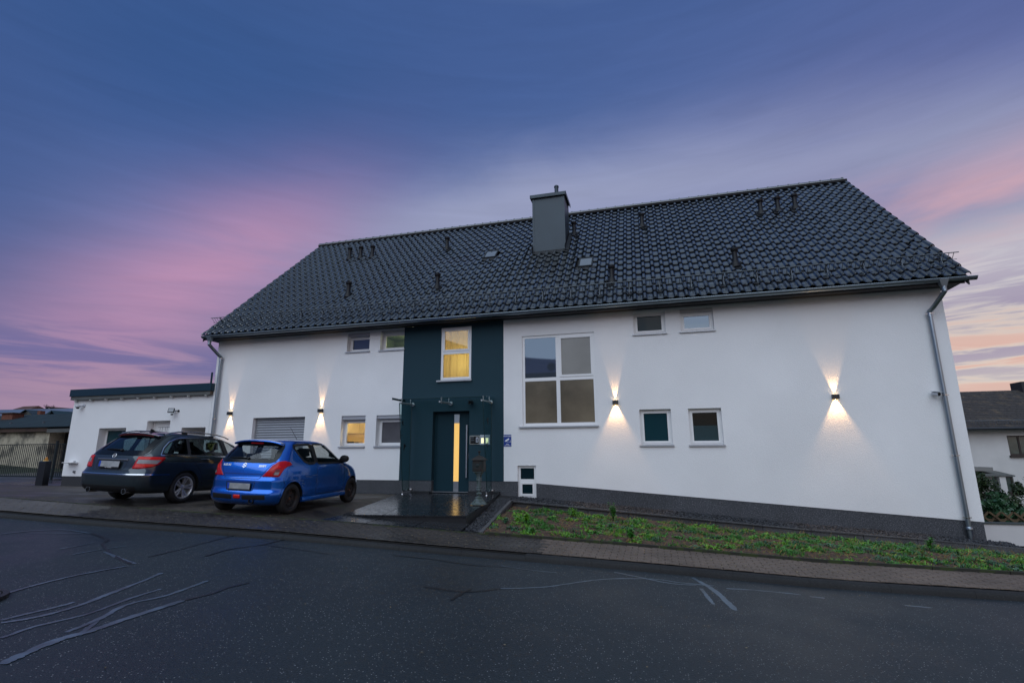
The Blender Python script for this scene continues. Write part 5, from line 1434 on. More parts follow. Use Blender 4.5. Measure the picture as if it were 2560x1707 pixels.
# ------------------------------------------------------------------ neighbour on the right
nb = thing('neighbour_house', (20, 32, -3), 'white neighbour house with mossy slate roof at the far corner', 'house')
nwall = mat('neighbour white wall', (0.60, 0.60, 0.58), 0.9, var=0.08, var_scale=1.2, bump=0.3, bump_scale=12)
nslate = mat('mossy slate', (0.045, 0.040, 0.036), 0.85, col2=(0.10, 0.075, 0.05), mix_scale=2.2, mix_lo=0.5, mix_hi=0.75, var=0.35, var_scale=9, bump=0.9, bump_scale=7, bump_dist=0.03)
NY_ = 32.0
holes = [(17.36, 18.36, -0.36, 0.62, 0.15), (16.40, 17.28, -2.2, -1.37, 0.15)]
w = MB()
xs_ = [12.0, 16.40, 17.28, 17.36, 18.36, 30.0]; zs_ = [-5.5, -2.2, -1.37, -0.36, 0.62, 1.02]
for xa, xb in zip(xs_, xs_[1:]):
    for za, zb_ in zip(zs_, zs_[1:]):
        xm, zm = (xa+xb)/2, (za+zb_)/2
        if not any(h[0] < xm < h[1] and h[2] < zm < h[3] for h in holes): w.quad((xa, NY_, za), (xb, NY_, za), (xb, NY_, zb_), (xa, NY_, zb_))
w.quad((12.0, NY_, -5.5), (12.0, NY_+9, -5.5), (12.0, NY_+9, 1.02), (12.0, NY_, 1.02))
w.obj('wall', nwall, nb, fix=False)
# slate roof laid in staggered courses
w = MB(); ny0, nz0, ny1, nz1 = NY_-0.5, 0.98, NY_+4.4, 3.28
ncourse = 22
for k in range(ncourse):
    t0, t1 = k/ncourse, (k+1)/ncourse
    x = 11.5-(0.13 if k % 2 else 0)
    while x < 28:
        wv = random.uniform(0.24, 0.32)
        l = 0.025+random.uniform(-0.006, 0.008)
        y0_, z0_ = ny0+(ny1-ny0)*t0, nz0+(nz1-nz0)*t0+l
        y1_, z1_ = ny0+(ny1-ny0)*(t1+0.01), nz0+(nz1-nz0)*(t1+0.01)
        w.add([(x, y0_, z0_-0.03), (x+wv-0.008, y0_, z0_-0.03), (x+wv-0.008, y0_, z0_), (x, y0_, z0_), (x+wv-0.008, y1_, z1_), (x, y1_, z1_)], ((0, 1, 2, 3), (3, 2, 4, 5)))
        x += wv
nr = w.obj('roof', nslate, nb, fix=False)
MB().quad((11.5, ny1+4.9, nz0), (28, ny1+4.9, nz0), (28, ny1, nz1), (11.5, ny1, nz1)).obj('back_slope', nslate, nr, fix=False)
MB().tube([(11.4, ny0-0.08, 0.96), (28.2, ny0-0.08, 0.96)], 0.075, 8).obj('gutter', mat('dark gutter', (0.03, 0.035, 0.04), 0.5, metal=0.4), nb)
w = MB(); x = 11.6
while x < 28:
    w.tube([(x, ny0+0.35, 1.16), (x, ny0+0.33, 1.38)], 0.012, 4); x += 0.14
w.tube([(11.5, ny0+0.33, 1.38), (28, ny0+0.33, 1.38)], 0.016, 5)
w.obj('snow_guard', galv, nb)
MB().box(20.75, 21.9, NY_+4.0, NY_+5.0, 2.9, 3.75).obj('chimney', mat('slate clad chimney', (0.03, 0.03, 0.032), 0.8), nb)
brown_f = mat('brown window frame', (0.035, 0.025, 0.022), 0.6)
for i, (a_, b_, c_, d_, r_) in enumerate(holes):
    w = MB(); ring(w, a_, b_, c_, d_, 0.07, NY_+0.08, NY_+0.14); w.box((a_+b_)/2-0.04, (a_+b_)/2+0.04, NY_+0.085, NY_+0.135, c_+0.07, d_-0.07)
    o = w.obj('window', brown_f, nb)
    MB().box(a_+0.06, b_-0.06, NY_+0.11, NY_+0.12, c_+0.06, d_-0.06).obj('pane', mat('neighbour pane', (0.05, 0.07, 0.06), 0.1, coat=0.8, var=0.4, var_scale=3), o)
    MB().box(a_-0.05, b_+0.05, NY_-0.1, NY_+0.08, c_-0.10, c_).obj('sill', brown_f, o)
MB().hexa([(14.6, NY_-1.4, -1.34), (16.62, NY_-1.4, -1.34), (16.62, NY_, -1.22), (14.6, NY_, -1.22)], [(14.6, NY_-1.4, -1.28), (16.62, NY_-1.4, -1.28), (16.62, NY_, -1.12), (14.6, NY_, -1.12)]).obj('porch_roof', grey_board, nb)
MB().box(14.4, 16.0, NY_-1.0, NY_-0.01, -1.10, -0.92).obj('awning_box', mat('grey stone ledge', (0.2, 0.2, 0.19), 0.9), nb)
MB().box(16.0, 16.25, NY_-1.35, NY_-1.15, -4, -1.34).obj('porch_post', nwall, nb)
# low white wall with lattice fence
lw = thing('garden_wall', (10, 16, -2.6), 'low white garden wall beyond the house corner', 'wall')
MB().box(HX1+0.3, 24, 16.0, 16.22, -2.34, -1.845).obj('panel', mat('smooth white wall', (0.62, 0.61, 0.60), 0.8, var=0.06, var_scale=1), lw)
MB().box(HX1+0.28, 24, 15.97, 16.25, -1.845, -1.815).obj('coping', mat('green grey coping', (0.05, 0.065, 0.06), 0.6), lw)
MB().box(HX1+0.25, 24, 15.98, 16.24, -3.2, -2.34).obj('foot', kerb_m, lw)
lf = thing('lattice_fence', (10, 16.4, -1.85), 'weathered crossed lattice fence on top of the low white wall', 'fence')
wood = mat('weathered lattice wood', (0.10, 0.068, 0.035), 0.85, var=0.3, var_scale=5)
x = HX1+0.35
while x < 14:
    for s in (-1, 1):
        w = MB(); yy = 16.42+0.02*s
        cx_, hz = x+0.13, 0.125
        a_, b_ = (cx_-s*0.13, -1.85), (cx_+s*0.13, -1.60)
        d = Vector((b_[0]-a_[0], 0, b_[1]-a_[1])).normalized(); nn_ = Vector((-d.z, 0, d.x))*0.022
        A = Vector((a_[0], yy, a_[1])); B = Vector((b_[0], yy, b_[1])); T = Vector((0, 0.018, 0))
        w.hexa([A-nn_, A+nn_, A+nn_+T, A-nn_+T], [B-nn_, B+nn_, B+nn_+T, B-nn_+T]); w.obj('slat', wood, lf)
    x += 0.26
MB().box(HX1+0.3, 14, 16.45, 16.48, -1.80, -1.77).obj('rail', wood, lf)
# sloping end of the edging by the wall
# shrubs
def leaf_cloud(n, ctr, rad, size, seed, lobes=16, flat=1.0, aspect=0.55, shell=0.15):
    """leaf sized faces through an uneven volume"""
    g = np.random.default_rng(seed)
    lc = g.normal(0, 0.50, (lobes, 3)); lr = g.uniform(0.22, 0.55, lobes)
    pick = g.integers(0, lobes, n)
    d = g.normal(0, 1, (n, 3)); d /= np.linalg.norm(d, axis=1)[:, None]
    rr = lr[pick]*(shell+(1-shell)*g.random(n))**0.6*(1+0.12*g.normal(0, 1, n))
    p = (lc[pick]+d*rr[:, None])
    p = np.clip(p, -1.15, 1.15)*np.array(rad)+np.array(ctr)
    nrm = d+g.normal(0, 0.55, (n, 3)); nrm /= np.linalg.norm(nrm, axis=1)[:, None]
    t = np.cross(nrm, g.normal(0, 1, (n, 3))); t /= np.linalg.norm(t, axis=1)[:, None]
    b = np.cross(nrm, t)
    s = size*g.uniform(0.6, 1.35, n)[:, None]
    V = np.stack([p-t*s*0.5, p+b*s*aspect*0.5+nrm*s*0.08, p+t*s*0.5, p-b*s*aspect*0.5+nrm*s*0.08], 1).reshape(-1, 3)
    F = np.arange(4*n).reshape(n, 4)
    return V, F
def leaf_mat(name, c1, c2, rough=0.5):
    if name in MATS: return MATS[name]
    m = bpy.data.materials.new(name); m.use_nodes = True
    nt = m.node_tree; N, L = nt.nodes, nt.links
    b = N['Principled BSDF']; b.inputs['Roughness'].default_value = rough
    oi = N.new('ShaderNodeNewGeometry')
    cr = N.new('ShaderNodeMix'); cr.data_type = 'RGBA'; cr.inputs[6].default_value = (*c1, 1); cr.inputs[7].default_value = (*c2, 1)
    L.new(oi.outputs['Random Per Island'], cr.inputs[0]); L.new(cr.outputs[2], b.inputs['Base Color'])
    b.inputs['Subsurface Weight'].default_value = 0.0
    MATS[name] = m; return m
def leaves_obj(name, V, F, matl, parent):
    me = bpy.data.meshes.new(name); me.from_pydata(V.tolist(), [], F.tolist()); me.materials.append(matl)
    return link(name, me, parent)
laurel = leaf_mat('laurel leaf', (0.015, 0.055, 0.022), (0.035, 0.11, 0.045), 0.35)
ivy_d = leaf_mat('dark hedge leaf', (0.010, 0.030, 0.010), (0.030, 0.060, 0.016), 0.5)
ivy_y = leaf_mat('olive hedge leaf', (0.035, 0.055, 0.014), (0.075, 0.085, 0.022), 0.55)
conif = leaf_mat('conifer spray', (0.006, 0.028, 0.014), (0.016, 0.050, 0.024), 0.6)
def shrub(name, label, ctr, rad, n, size, matl, seed, **k):
    t = thing(name, (ctr[0], ctr[1], ctr[2]-rad[2]), label, 'shrub')
    V, F = leaf_cloud(n, ctr, rad, size, seed, **k)
    leaves_obj('foliage', V, F, matl, t)
    w = MB()
    rr = random.Random(seed)
    for i in range(6):
        w.tube([(ctr[0]+rr.uniform(-.1, .1), ctr[1]+rr.uniform(-.1, .1), ctr[2]-rad[2]*1.3), (ctr[0]+rr.uniform(-.5, .5)*rad[0], ctr[1]+rr.uniform(-.5, .5)*rad[1], ctr[2]+rr.uniform(0, .6)*rad[2])], [0.035, 0.012], 5)
    w.obj('stem', bark, t)
    return t
shrub('laurel_shrub', 'glossy bright green laurel shrub above the lattice fence', (9.15, 17.6, -1.70), (0.62, 0.5, 0.42), 2600, 0.13, laurel, 3)
shrub('hedge_shrub', 'dark leafy hedge against the house corner', (9.75, 19.6, -1.55), (0.45, 0.8, 0.70), 4200, 0.10, ivy_d, 4)
shrub('olive_shrub', 'olive green bush behind the laurel', (10.7, 20.6, -1.80), (1.0, 0.9, 0.55), 4200, 0.10, ivy_y, 5)
shrub('dark_shrub', 'low dark bush filling the fence line', (11.0, 18.0, -2.0), (1.8, 0.6, 0.36), 4200, 0.10, ivy_d, 8)
# conifer at the picture edge
ct = thing('conifer', (11.55, 19.6, -2.6), 'dark green conifer at the picture edge above the white wall', 'conifer')
MB().tube([(11.55, 19.6, -2.7), (11.55, 19.6, -0.2)], [0.09, 0.02], 7).obj('trunk', bark, ct)
g = np.random.default_rng(11); Vs, Fs = [], []; cnt = 0
for i in range(260):
    h = g.random()**0.8; z = -2.4+2.1*h; rad = 1.15*(1-h)**0.85+0.08
    a = g.uniform(0, 6.283); tip = np.array([11.55+rad*math.cos(a), 19.6+rad*math.sin(a), z+0.10+0.15*g.random()]); root = np.array([11.55, 19.6, z-0.12])
    for k in range(16):
        u = (k+1)/16; p = root+(tip-root)*u; p[2] -= 0.10*math.sin(u*3.1)
        d = (tip-root)/np.linalg.norm(tip-root)
        for sgn in (-1, 1):
            sd = np.cross(d, [0, 0, 1])*sgn+d*0.8+np.array([0, 0, g.uniform(-.2, .3)]); sd /= np.linalg.norm(sd)
            L_ = 0.13*(1.1-u*0.6); wv = np.cross(sd, [0, 0, 1])*0.012
            Vs += [p-wv, p+wv, p+sd*L_+wv*0.3, p+sd*L_-wv*0.3]; Fs.append([cnt, cnt+1, cnt+2, cnt+3]); cnt += 4
leaves_obj('foliage', np.array(Vs), np.array(Fs), conif, ct)

# ------------------------------------------------------------------ house across the street, seen mirrored in the large window
op = thing('opposite_house', (-8, -17, -1.6), 'gabled house across the street mirrored in the large window', 'house')
ocream = mat('cream opposite wall', (0.45, 0.40, 0.34), 0.9)
MB().box(-19, 3, -23, -13.5, -2.2, 4.0).obj('wall', ocream, op)
MB().prism([(-12.9, 3.6), (-18.25, 7.25), (-23.6, 3.6), (-23.6, 3.4), (-18.25, 7.0), (-12.9, 3.4)], 'x', -19.6, 3.6).obj('roof', mat('brown opposite roof', (0.09, 0.055, 0.042), 0.8, var=0.3, var_scale=3), op)
for X in (-19, 3): MB().add([(X, -13.5, 3.9), (X, -23, 3.9), (X, -18.25, 6.95)], ((0, 1, 2),)).obj('gable', ocream, op, fix=False)
for xx in (-16, -12, -8, -4, 0):
    for zz in (-0.6, 2.0):
        o = MB().box(xx-0.6, xx+0.6, -13.5, -13.44, zz-0.65, zz+0.65).obj('window', upvc, op)
        MB().box(xx-0.52, xx+0.52, -13.45, -13.42, zz-0.57, zz+0.57).obj('pane', dark_glass, o)
MB().box(-5.4, -4.6, -18.9, -18.1, 6.6, 8.0).obj('chimney', brick, op)
MB().tube([(-11.5, -18.25, 7.1), (-11.5, -18.25, 8.9)], 0.03, 6).tube([(-12.2, -18.25, 8.6), (-10.8, -18.25, 8.6)], 0.02, 5).tube([(-12.0, -18.25, 8.2), (-11.0, -18.25, 8.2)], 0.02, 5).obj('antenna', galv, op)
MB().lathe([(0.0, 0.0), (0.25, 0.04), (0.40, 0.12)], 18, (-8.9, -18.2, 7.75), 'y', cap=False).tube([(-8.9, -18.2, 7.0), (-8.9, -18.2, 7.75)], 0.03, 6).obj('satellite_dish', mat('grey dish', (0.25, 0.25, 0.25), 0.6), op)
# ------------------------------------------------------------------ cars
def mono(xs, ys, x):
    """monotone cubic through the key points"""
    xs, ys, x = np.array(xs, float), np.array(ys, float), np.array(x, float)
    h = np.diff(xs); d = np.diff(ys)/h; m = np.zeros(len(xs))
    for i in range(1, len(xs)-1):
        if d[i-1]*d[i] > 0:
            w1, w2 = 2*h[i]+h[i-1], h[i]+2*h[i-1]; m[i] = (w1+w2)/(w1/d[i-1]+w2/d[i])
    m[0], m[-1] = d[0], d[-1]
    i = np.clip(np.searchsorted(xs, x)-1, 0, len(h)-1)
    t = (x-xs[i])/h[i]
    return (2*t**3-3*t**2+1)*ys[i]+(t**3-2*t**2+t)*h[i]*m[i]+(-2*t**3+3*t**2)*ys[i+1]+(t**3-t**2)*h[i]*m[i+1]
def outline(yr, yf, w, cr, cf, side=0.028):
    """half plan outline, rear centre to front centre; x is the half width"""
    Ln = yf-yr
    Lr, Wr = min(cr[0], Ln*0.22), min(cr[1], w*0.72)
    Lf, Wf = min(cf[0], Ln*0.38), min(cf[1], w*0.72)
    P = []
    for k in range(6): P.append(((w-Wr)*k/6, yr))
    for k in range(11):
        a = math.pi/2*k/10; P.append((w-Wr+Wr*math.sin(a)**0.85, yr+Lr*(1-math.cos(a)**0.85)))
    for k in range(1, 30): P.append((w, yr+Lr+(Ln-Lr-Lf)*k/30))
    for k in range(11):
        a = math.pi/2*k/10; P.append((w-Wf+Wf*math.cos(a)**0.85, yf-Lf*(1-math.sin(a)**0.85)))
    for k in range(1, 7): P.append(((w-Wf)*(1-k/6), yf))
    ym, hl = (yr+yf)/2, Ln/2
    out = []
    for (x, y) in P:
        x2 = x*(1-side*abs((y-ym)/hl)**2.5)
        # gently bowed ends
        if y < ym: y2 = y+0.05*(x/w)**2*max(0, 1-(y-yr)/0.3)
        else: y2 = y-0.14*(x/w)**2*max(0, 1-(yf-y)/0.6)
        out.append((x2, y2))
    return out
def body_solid(keys, cr, cf, shrink=0.0, z0=None, z1=None, ns=70):
    K = np.array(keys); zs = K[:, 0]
    za, zb_ = (zs[0] if z0 is None else z0), (zs[-1] if z1 is None else z1)
    # denser towards the roof
    t = np.linspace(0, 1, ns); zz = za+(zb_-za)*(1-(1-t)**1.35)
    yr, yf, w = mono(zs, K[:, 1], zz), mono(zs, K[:, 2], zz), mono(zs, K[:, 3], zz)
    mb = MB(); rings = []
    for z, a, b, ww in zip(zz, yr, yf, w):
        k = min(1.0, max(0.0, (z-0.93)/0.15)); k = 1-0.58*k*k*(3-2*k)      # tighter front corners at the pillars
        H = outline(a+shrink, b-shrink*1.3, ww-shrink, cr, (cf[0]*k, cf[1]*k))
        ring_ = [(x, y, z) for x, y in H]+[(-x, y, z) for x, y in H[-2:0:-1]]
        rings.append(ring_)
    n = len(rings[0]); vs = [p for r in rings for p in r]
    fs = [(j*n+i, j*n+(i+1) % n, (j+1)*n+(i+1) % n, (j+1)*n+i) for j in range(len(rings)-1) for i in range(n)]
    fs.append(tuple(range(n))[::-1]); fs.append(tuple((len(rings)-1)*n+i for i in range(n)))
    mb.add(vs, fs)
    return mb
def boolean(obj, cutter):
    backup = obj.data.copy(); n0 = len(backup.polygons)
    for attempt in range(6):
        boolean_once(obj, cutter, 'EXACT' if attempt < 4 else 'FAST')
        bm = bmesh.new(); bm.from_mesh(obj.data); ok = len(bm.faces) > 0.55*n0 and bm.calc_volume(signed=False) > 0.3; bm.free()
        if ok: break
        print('boolean retry', attempt, n0, len(obj.data.polygons))
        obj.data = backup.copy()
        k = random.Random(attempt)
        for v in cutter.data.vertices: v.co = v.co*(1+k.uniform(-1, 1)*4e-4)+Vector((k.uniform(-1, 1), k.uniform(-1, 1), k.uniform(-1, 1)))*2e-4
    cd = cutter.data; bpy.data.objects.remove(cutter); bpy.data.meshes.remove(cd)
    bpy.data.meshes.remove(backup)
def boolean_once(obj, cutter, solver):
    m = obj.modifiers.new('cut', 'BOOLEAN'); m.object = cutter; m.operation = 'DIFFERENCE'; m.solver = solver
    dg = bpy.context.evaluated_depsgraph_get(); dg.update()
    me = bpy.data.meshes.new_from_object(obj.evaluated_get(dg))
    obj.modifiers.clear(); old = obj.data; obj.data = me; bpy.data.meshes.remove(old)
def roundpoly(poly, r, n=5):
    out = []; N_ = len(poly)
    for i in range(N_):
        p0, p1, p2 = (Vector(poly[i-1]), Vector(poly[i]), Vector(poly[(i+1) % N_]))
        a, b = (p0-p1), (p2-p1); ra = min(r, a.length*0.45, b.length*0.45)
        A, B = p1+a.normalized()*ra, p1+b.normalized()*ra
        for k in range(n+1):
            t = k/n; out.append(tuple(A*(1-t)**2+p1*2*t*(1-t)+B*t*t))
    return out
class Car:
    def __init__(self, name, label, keys, cr, cf, paint, trim, loc, heading, wb, half_track, scale=1.0):
        self.keys, self.cr, self.cf = keys, cr, cf
        self.root = thing(name, (0, 0, 0), label, 'car'); self.root['_local'] = 1
        # rest the car on the sloping ground
        c, s = math.cos(heading), math.sin(heading)
        def G(lx, ly):
            x, y = loc[0]+lx*c+ly*s, loc[1]-lx*s+ly*c
            return Vector((x, y, gz(x, y)))
        rl, rr_, fl, fr_ = G(-half_track, 0), G(half_track, 0), G(-half_track, wb), G(half_track, wb)
        ey = ((fl+fr_)-(rl+rr_)).normalized(); ex = ((rr_+fr_)-(rl+fl)).normalized(); ez = ex.cross(ey).normalized(); ex = ey.cross(ez)
        o = (rl+rr_)/2
        self.root.matrix_basis = Matrix(((ex.x, ey.x, ez.x, o.x), (ex.y, ey.y, ez.y, o.y), (ex.z, ey.z, ez.z, o.z), (0, 0, 0, 1))) @ Matrix.Scale(scale, 4)
        solid = body_solid(keys, cr, cf)
        self.bvh = BVHTree.FromPolygons([Vector(v) for v in solid.v], solid.f)
        self.body = solid.obj('body', [paint, trim], self.root, fix=True)
        self.paint, self.trim = paint, trim
    def cut(self, mb, mats=None):
        c = mb.obj('cutter', [self.paint, self.trim], self.root)
        boolean(self.body, c)
    def finish(self):
        me = self.body.data
        me.polygons.foreach_set('use_smooth', [True]*len(me.polygons)); me.set_sharp_from_angle(angle=R(32))
    def patch(self, name, poly, view, matl, off=0.002, res=0.03, thick=0.0, both=False, parent=None, rnd=0.0, group=None):
        """outline drawn in a side/rear/front/corner view and laid on the body surface"""
        if rnd: poly = roundpoly(poly, rnd)
        out = []
        for s in ((1, -1) if both else (1,)):
            pts, loop = [], []
            for a, b in zip(poly, poly[1:]+poly[:1]):
                L_ = math.hypot(b[0]-a[0], b[1]-a[1]); n = max(1, int(L_/res))
                for k in range(n): pts.append(Vector((a[0]+(b[0]-a[0])*k/n, a[1]+(b[1]-a[1])*k/n)))
            nb_ = len(pts); edges = [(i, (i+1) % nb_) for i in range(nb_)]
            x0, x1 = min(p[0] for p in pts), max(p[0] for p in pts); y0, y1 = min(p[1] for p in pts), max(p[1] for p in pts)
            gx = int((x1-x0)/res)+1; gy_ = int((y1-y0)/res)+1
            for i in range(1, gx):
                for j in range(1, gy_): pts.append(Vector((x0+(x1-x0)*i/gx, y0+(y1-y0)*j/gy_)))
            r = delaunay_2d_cdt(pts, edges, [list(range(nb_))], 1, 1e-6)
            used = sorted({i for f in r[2] for i in f}); idx = {v: k for k, v in enumerate(used)}
            V2, F2 = [r[0][i] for i in used], [[idx[i] for i in f] for f in r[2]]
            V3 = []
            for p in V2:
                o, d = self.project(view, p[0], p[1], s)
                hit, nrm, _, _ = self.bvh.ray_cast(o, d)
                if hit is None:
                    near_ = self.bvh.find_nearest(o+d*2.0); hit, nrm = near_[0], near_[1]
                if nrm.dot(d) > 0: nrm = -nrm
                V3.append(hit+nrm*off)
            me = MB().add(V3, F2)
            # outward winding
            if F2:
                a, b, c = (V3[i] for i in F2[0][:3]); o, d = self.project(view, 0, 0, s)
                if (b-a).cross(c-a).dot(d) > 0: me.f = [tuple(reversed(f)) for f in me.f]
            ob = me.obj(name, matl, parent or self.root, smooth=True, fix=False)
            if thick:
                md = ob.modifiers.new('thickness', 'SOLIDIFY'); md.thickness = thick; md.offset = -1
            out.append(ob)
        return out
    def project(self, view, a, b, s):
        if view == 'side': return Vector((3*s, a, b)), Vector((-s, 0, 0))
        if view == 'rear': return Vector((a*s, -4, b)), Vector((0, 1, 0))
        if view == 'front': return Vector((a*s, 7, b)), Vector((0, -1, 0))
        if view == 'corner':      # from behind at 45 degrees, a runs along the corner
            k = math.sqrt(0.5); d = Vector((-s*k, k, 0)); q = Vector((s*k, k, 0))*a
            return q-d*5+Vector((0, 0, b)), d
        if view == 'top': return Vector((a*s, b, 4)), Vector((0, 0, -1))
    def line(self, name, pts, view, matl, width=0.010, off=0.0015, both=False, closed=False, parent=None):
        """a narrow band along a line on the body (gaps, mouldings)"""
        for s in ((1, -1) if both else (1,)):
            Q = []
            P = list(pts)+([pts[0]] if closed else [])
            for a, b in zip(P, P[1:]):
                L_ = math.hypot(b[0]-a[0], b[1]-a[1]); n = max(1, int(L_/0.03))
                Q += [(a[0]+(b[0]-a[0])*k/n, a[1]+(b[1]-a[1])*k/n) for k in range(n)]
            Q.append(P[-1])
            vs = []
            for k, q in enumerate(Q):
                a, b = Q[max(k-1, 0)], Q[min(k+1, len(Q)-1)]
                if closed and k == 0: a = Q[-2]
                if closed and k == len(Q)-1: b = Q[1]
                t = Vector((b[0]-a[0], b[1]-a[1])).normalized(); n = Vector((-t.y, t.x))*width/2
                for e in (-1, 1):
                    o, d = self.project(view, q[0]+n.x*e, q[1]+n.y*e, s)
                    hit, nrm, _, _ = self.bvh.ray_cast(o, d)
                    if hit is None: hit, nrm = self.bvh.find_nearest(o+d*2.0)[:2]
                    if nrm.dot(d) > 0: nrm = -nrm
                    vs.append(hit+nrm*off)
            MB().add(vs, [(2*k, 2*k+1, 2*k+3, 2*k+2) for k in range(len(Q)-1)]).obj(name, matl, parent or self.root, smooth=True, fix=False)
    def on(self, view, a, b, s=1):
        o, d = self.project(view, a, b, s); hit, nrm, _, _ = self.bvh.ray_cast(o, d)
        if nrm.dot(d) > 0: nrm = -nrm
        return hit, nrm
rubber = mat('tyre rubber', (0.014, 0.014, 0.014), 0.75, bump=0.2, bump_scale=60)
car_black = mat('car black trim', (0.008, 0.008, 0.009), 0.5)
car_in = mat('car interior', (0.014, 0.014, 0.016), 0.85)
seat_m = mat('seat cloth', (0.02, 0.021, 0.024), 0.9)
chrome = mat('chrome', (0.75, 0.76, 0.78), 0.10, metal=1.0)
car_glass = glass('tinted car glass', (0.72, 0.76, 0.75), 0.05)
car_glass_d = glass('dark tinted car glass', (0.30, 0.40, 0.41), 0.05)
red_lens = mat('red lamp lens', (0.46, 0.006, 0.010), 0.15, spec=0.35)
red_hot = mat('bright red lamp lens', (0.65, 0.018, 0.010), 0.15, spec=0.35)
clear_lens = mat('clear lamp lens', (0.24, 0.23, 0.235), 0.2, spec=0.5, bump=0.7, bump_scale=60)
smoke_lens = mat('smoky lamp lens', (0.16, 0.035, 0.04), 0.15, spec=0.4)
plate_m = mat('number plate', (0.36, 0.37, 0.37), 0.5, col2=(0.27, 0.28, 0.28), mix_scale=6)
euro_b = mat('plate blue band', (0.012, 0.06, 0.42), 0.4)
arch_m = mat('wheel well liner', (0.006, 0.006, 0.006), 0.95)
def tyre_mesh(R_, w, rim):
    mb = MB(); h = w/2
    prof = [(rim, -h*0.86), (rim+0.012, -h*0.98), (rim+(R_-rim)*0.45, -h*1.04), (R_-0.028, -h*0.97), (R_-0.008, -h*0.80), (R_, -h*0.55), (R_, 0.0), (R_, h*0.55), (R_-0.008, h*0.80), (R_-0.028, h*0.97), (rim+(R_-rim)*0.45, h*1.04), (rim+0.012, h*0.98), (rim, h*0.86)]
    n = 40; vs = []
    for r, x in prof:
        for k in range(n):
            a = 2*math.pi*k/n; vs.append((x, r*math.cos(a), r*math.sin(a)))
    fs = [(i*n+k, (i+1)*n+k, (i+1)*n+(k+1) % n, i*n+(k+1) % n) for i in range(len(prof)-1) for k in range(n)]
    mb.add(vs, fs)
    for gx in (-0.3, 0.0, 0.3):
        pass
    return mb.mesh('tyre', rubber, angle=45)
def rim_alloy(R_, w):
    """twin five-spoke alloy, outer face at +x"""
    mb = MB(); h = w/2; n = 48
    prof = [(R_+0.004, h*0.86), (R_+0.004, h*0.96), (R_-0.012, h*0.97), (R_-0.022, h*0.80), (R_-0.028, h*0.2), (R_-0.05, -h*0.8)]
    vs = [(x, r*math.cos(2*math.pi*k/n), r*math.sin(2*math.pi*k/n)) for r, x in prof for k in range(n)]
    mb.add(vs, [(i*n+k, (i+1)*n+k, (i+1)*n+(k+1) % n, i*n+(k+1) % n) for i in range(len(prof)-1) for k in range(n)])
    mb.lathe([(0.0, h*0.62), (0.045, h*0.62), (0.062, h*0.55), (0.066, h*0.2)], 20, (0, 0, 0), 'x')
    for k in range(5):
        for e in (-1, 1):
            a0 = 2*math.pi*k/5+math.pi/2
            ri, ro = 0.05, R_-0.016
            ai, ao = a0+e*0.20, a0+e*0.175
            wi, wo = 0.013, 0.020
            def pt(r, a, off, x): return (x, r*math.cos(a)-off*math.sin(a), r*math.sin(a)+off*math.cos(a))
            mb.hexa([pt(ri, ai, -wi, h*0.30), pt(ri, ai, wi, h*0.30), pt(ro, ao, wo, h*0.62), pt(ro, ao, -wo, h*0.62)], [pt(ri, ai, -wi*0.8, h*0.60), pt(ri, ai, wi*0.8, h*0.60), pt(ro, ao, wo*0.8, h*0.90), pt(ro, ao, -wo*0.8, h*0.90)])
    return mb.mesh('rim', mat('silver alloy', (0.62, 0.61, 0.60), 0.32, metal=0.7), angle=35)
def rim_steel(R_, w):
    mb = MB(); h = w/2; n = 48
    prof = [(R_+0.004, h*0.86), (R_+0.004, h*0.96), (R_-0.008, h*0.95), (R_-0.016, h*0.72), (R_-0.022, h*0.30), (R_-0.034, h*0.30), (R_-0.060, h*0.46), (R_-0.085, h*0.50), (R_-0.105, h*0.42), (0.075, h*0.52), (0.062, h*0.58), (0.048, h*0.30), (0.030, h*0.30), (0.026, h*0.40), (0.0, h*0.42)]
    vs = [(x, r*math.cos(2*math.pi*k/n), r*math.sin(2*math.pi*k/n)) for r, x in prof for k in range(n)]
    mb.add(vs, [(i*n+k, (i+1)*n+k, (i+1)*n+(k+1) % n, i*n+(k+1) % n) for i in range(len(prof)-1) for k in range(n)])
    for k in range(12):
        a = 2*math.pi*k/12; rr = R_-0.058
        c = (0, rr*math.cos(a), rr*math.sin(a))
        mb.lathe([(0.0165, h*0.44), (0.0165, h*0.515), (0.0, h*0.515)], 10, c, 'x', m=1)
    for k in range(4):
        a = 2*math.pi*k/4+0.4
        mb.lathe([(0.011, h*0.50), (0.010, h*0.66), (0.0, h*0.66)], 6, (0, 0.055*math.cos(a), 0.055*math.sin(a)), 'x')
    mb.lathe([(0.030, h*0.36), (0.028, h*0.46), (0.0, h*0.47)], 14, (0, 0, 0), 'x', m=2)
    return mb.mesh('rim', [mat('rusty steel wheel', (0.032, 0.030, 0.030), 0.65, metal=0.4, col2=(0.07, 0.035, 0.022), mix_scale=9, mix_lo=0.52, mix_hi=0.72), arch_m, mat('rust hub', (0.13, 0.06, 0.03), 0.85)], angle=35)
def wheels(car, R_, w, rim_r, rim_mesh, wb, ht, lift=0.0):
    tm_ = tyre_mesh(R_, w, rim_r)
    for y in (0, wb):
        for s in (1, -1):
            e = bpy.data.objects.new('wheel', None); COL.objects.link(e); e.parent = car.root; e['_local'] = 1
            e.location = (s*(ht-w/2), y, R_-lift); e.rotation_euler = (0.7*y+s, 0, 0)
            if s < 0: e.rotation_euler = (0.4+y, 0, math.pi)
            a = link('tyre', tm_); a.parent = e
            b = link('rim', rim_mesh); b.parent = e
            c = link('brake_disc', BRK); c.parent = e
BRK = MB().lathe([(0.12, -0.04), (0.12, -0.02), (0.0, -0.02)], 20, (0, 0, 0), 'x').mesh('brake_disc', mat('brake disc', (0.05, 0.045, 0.04), 0.5, metal=0.7), angle=40)
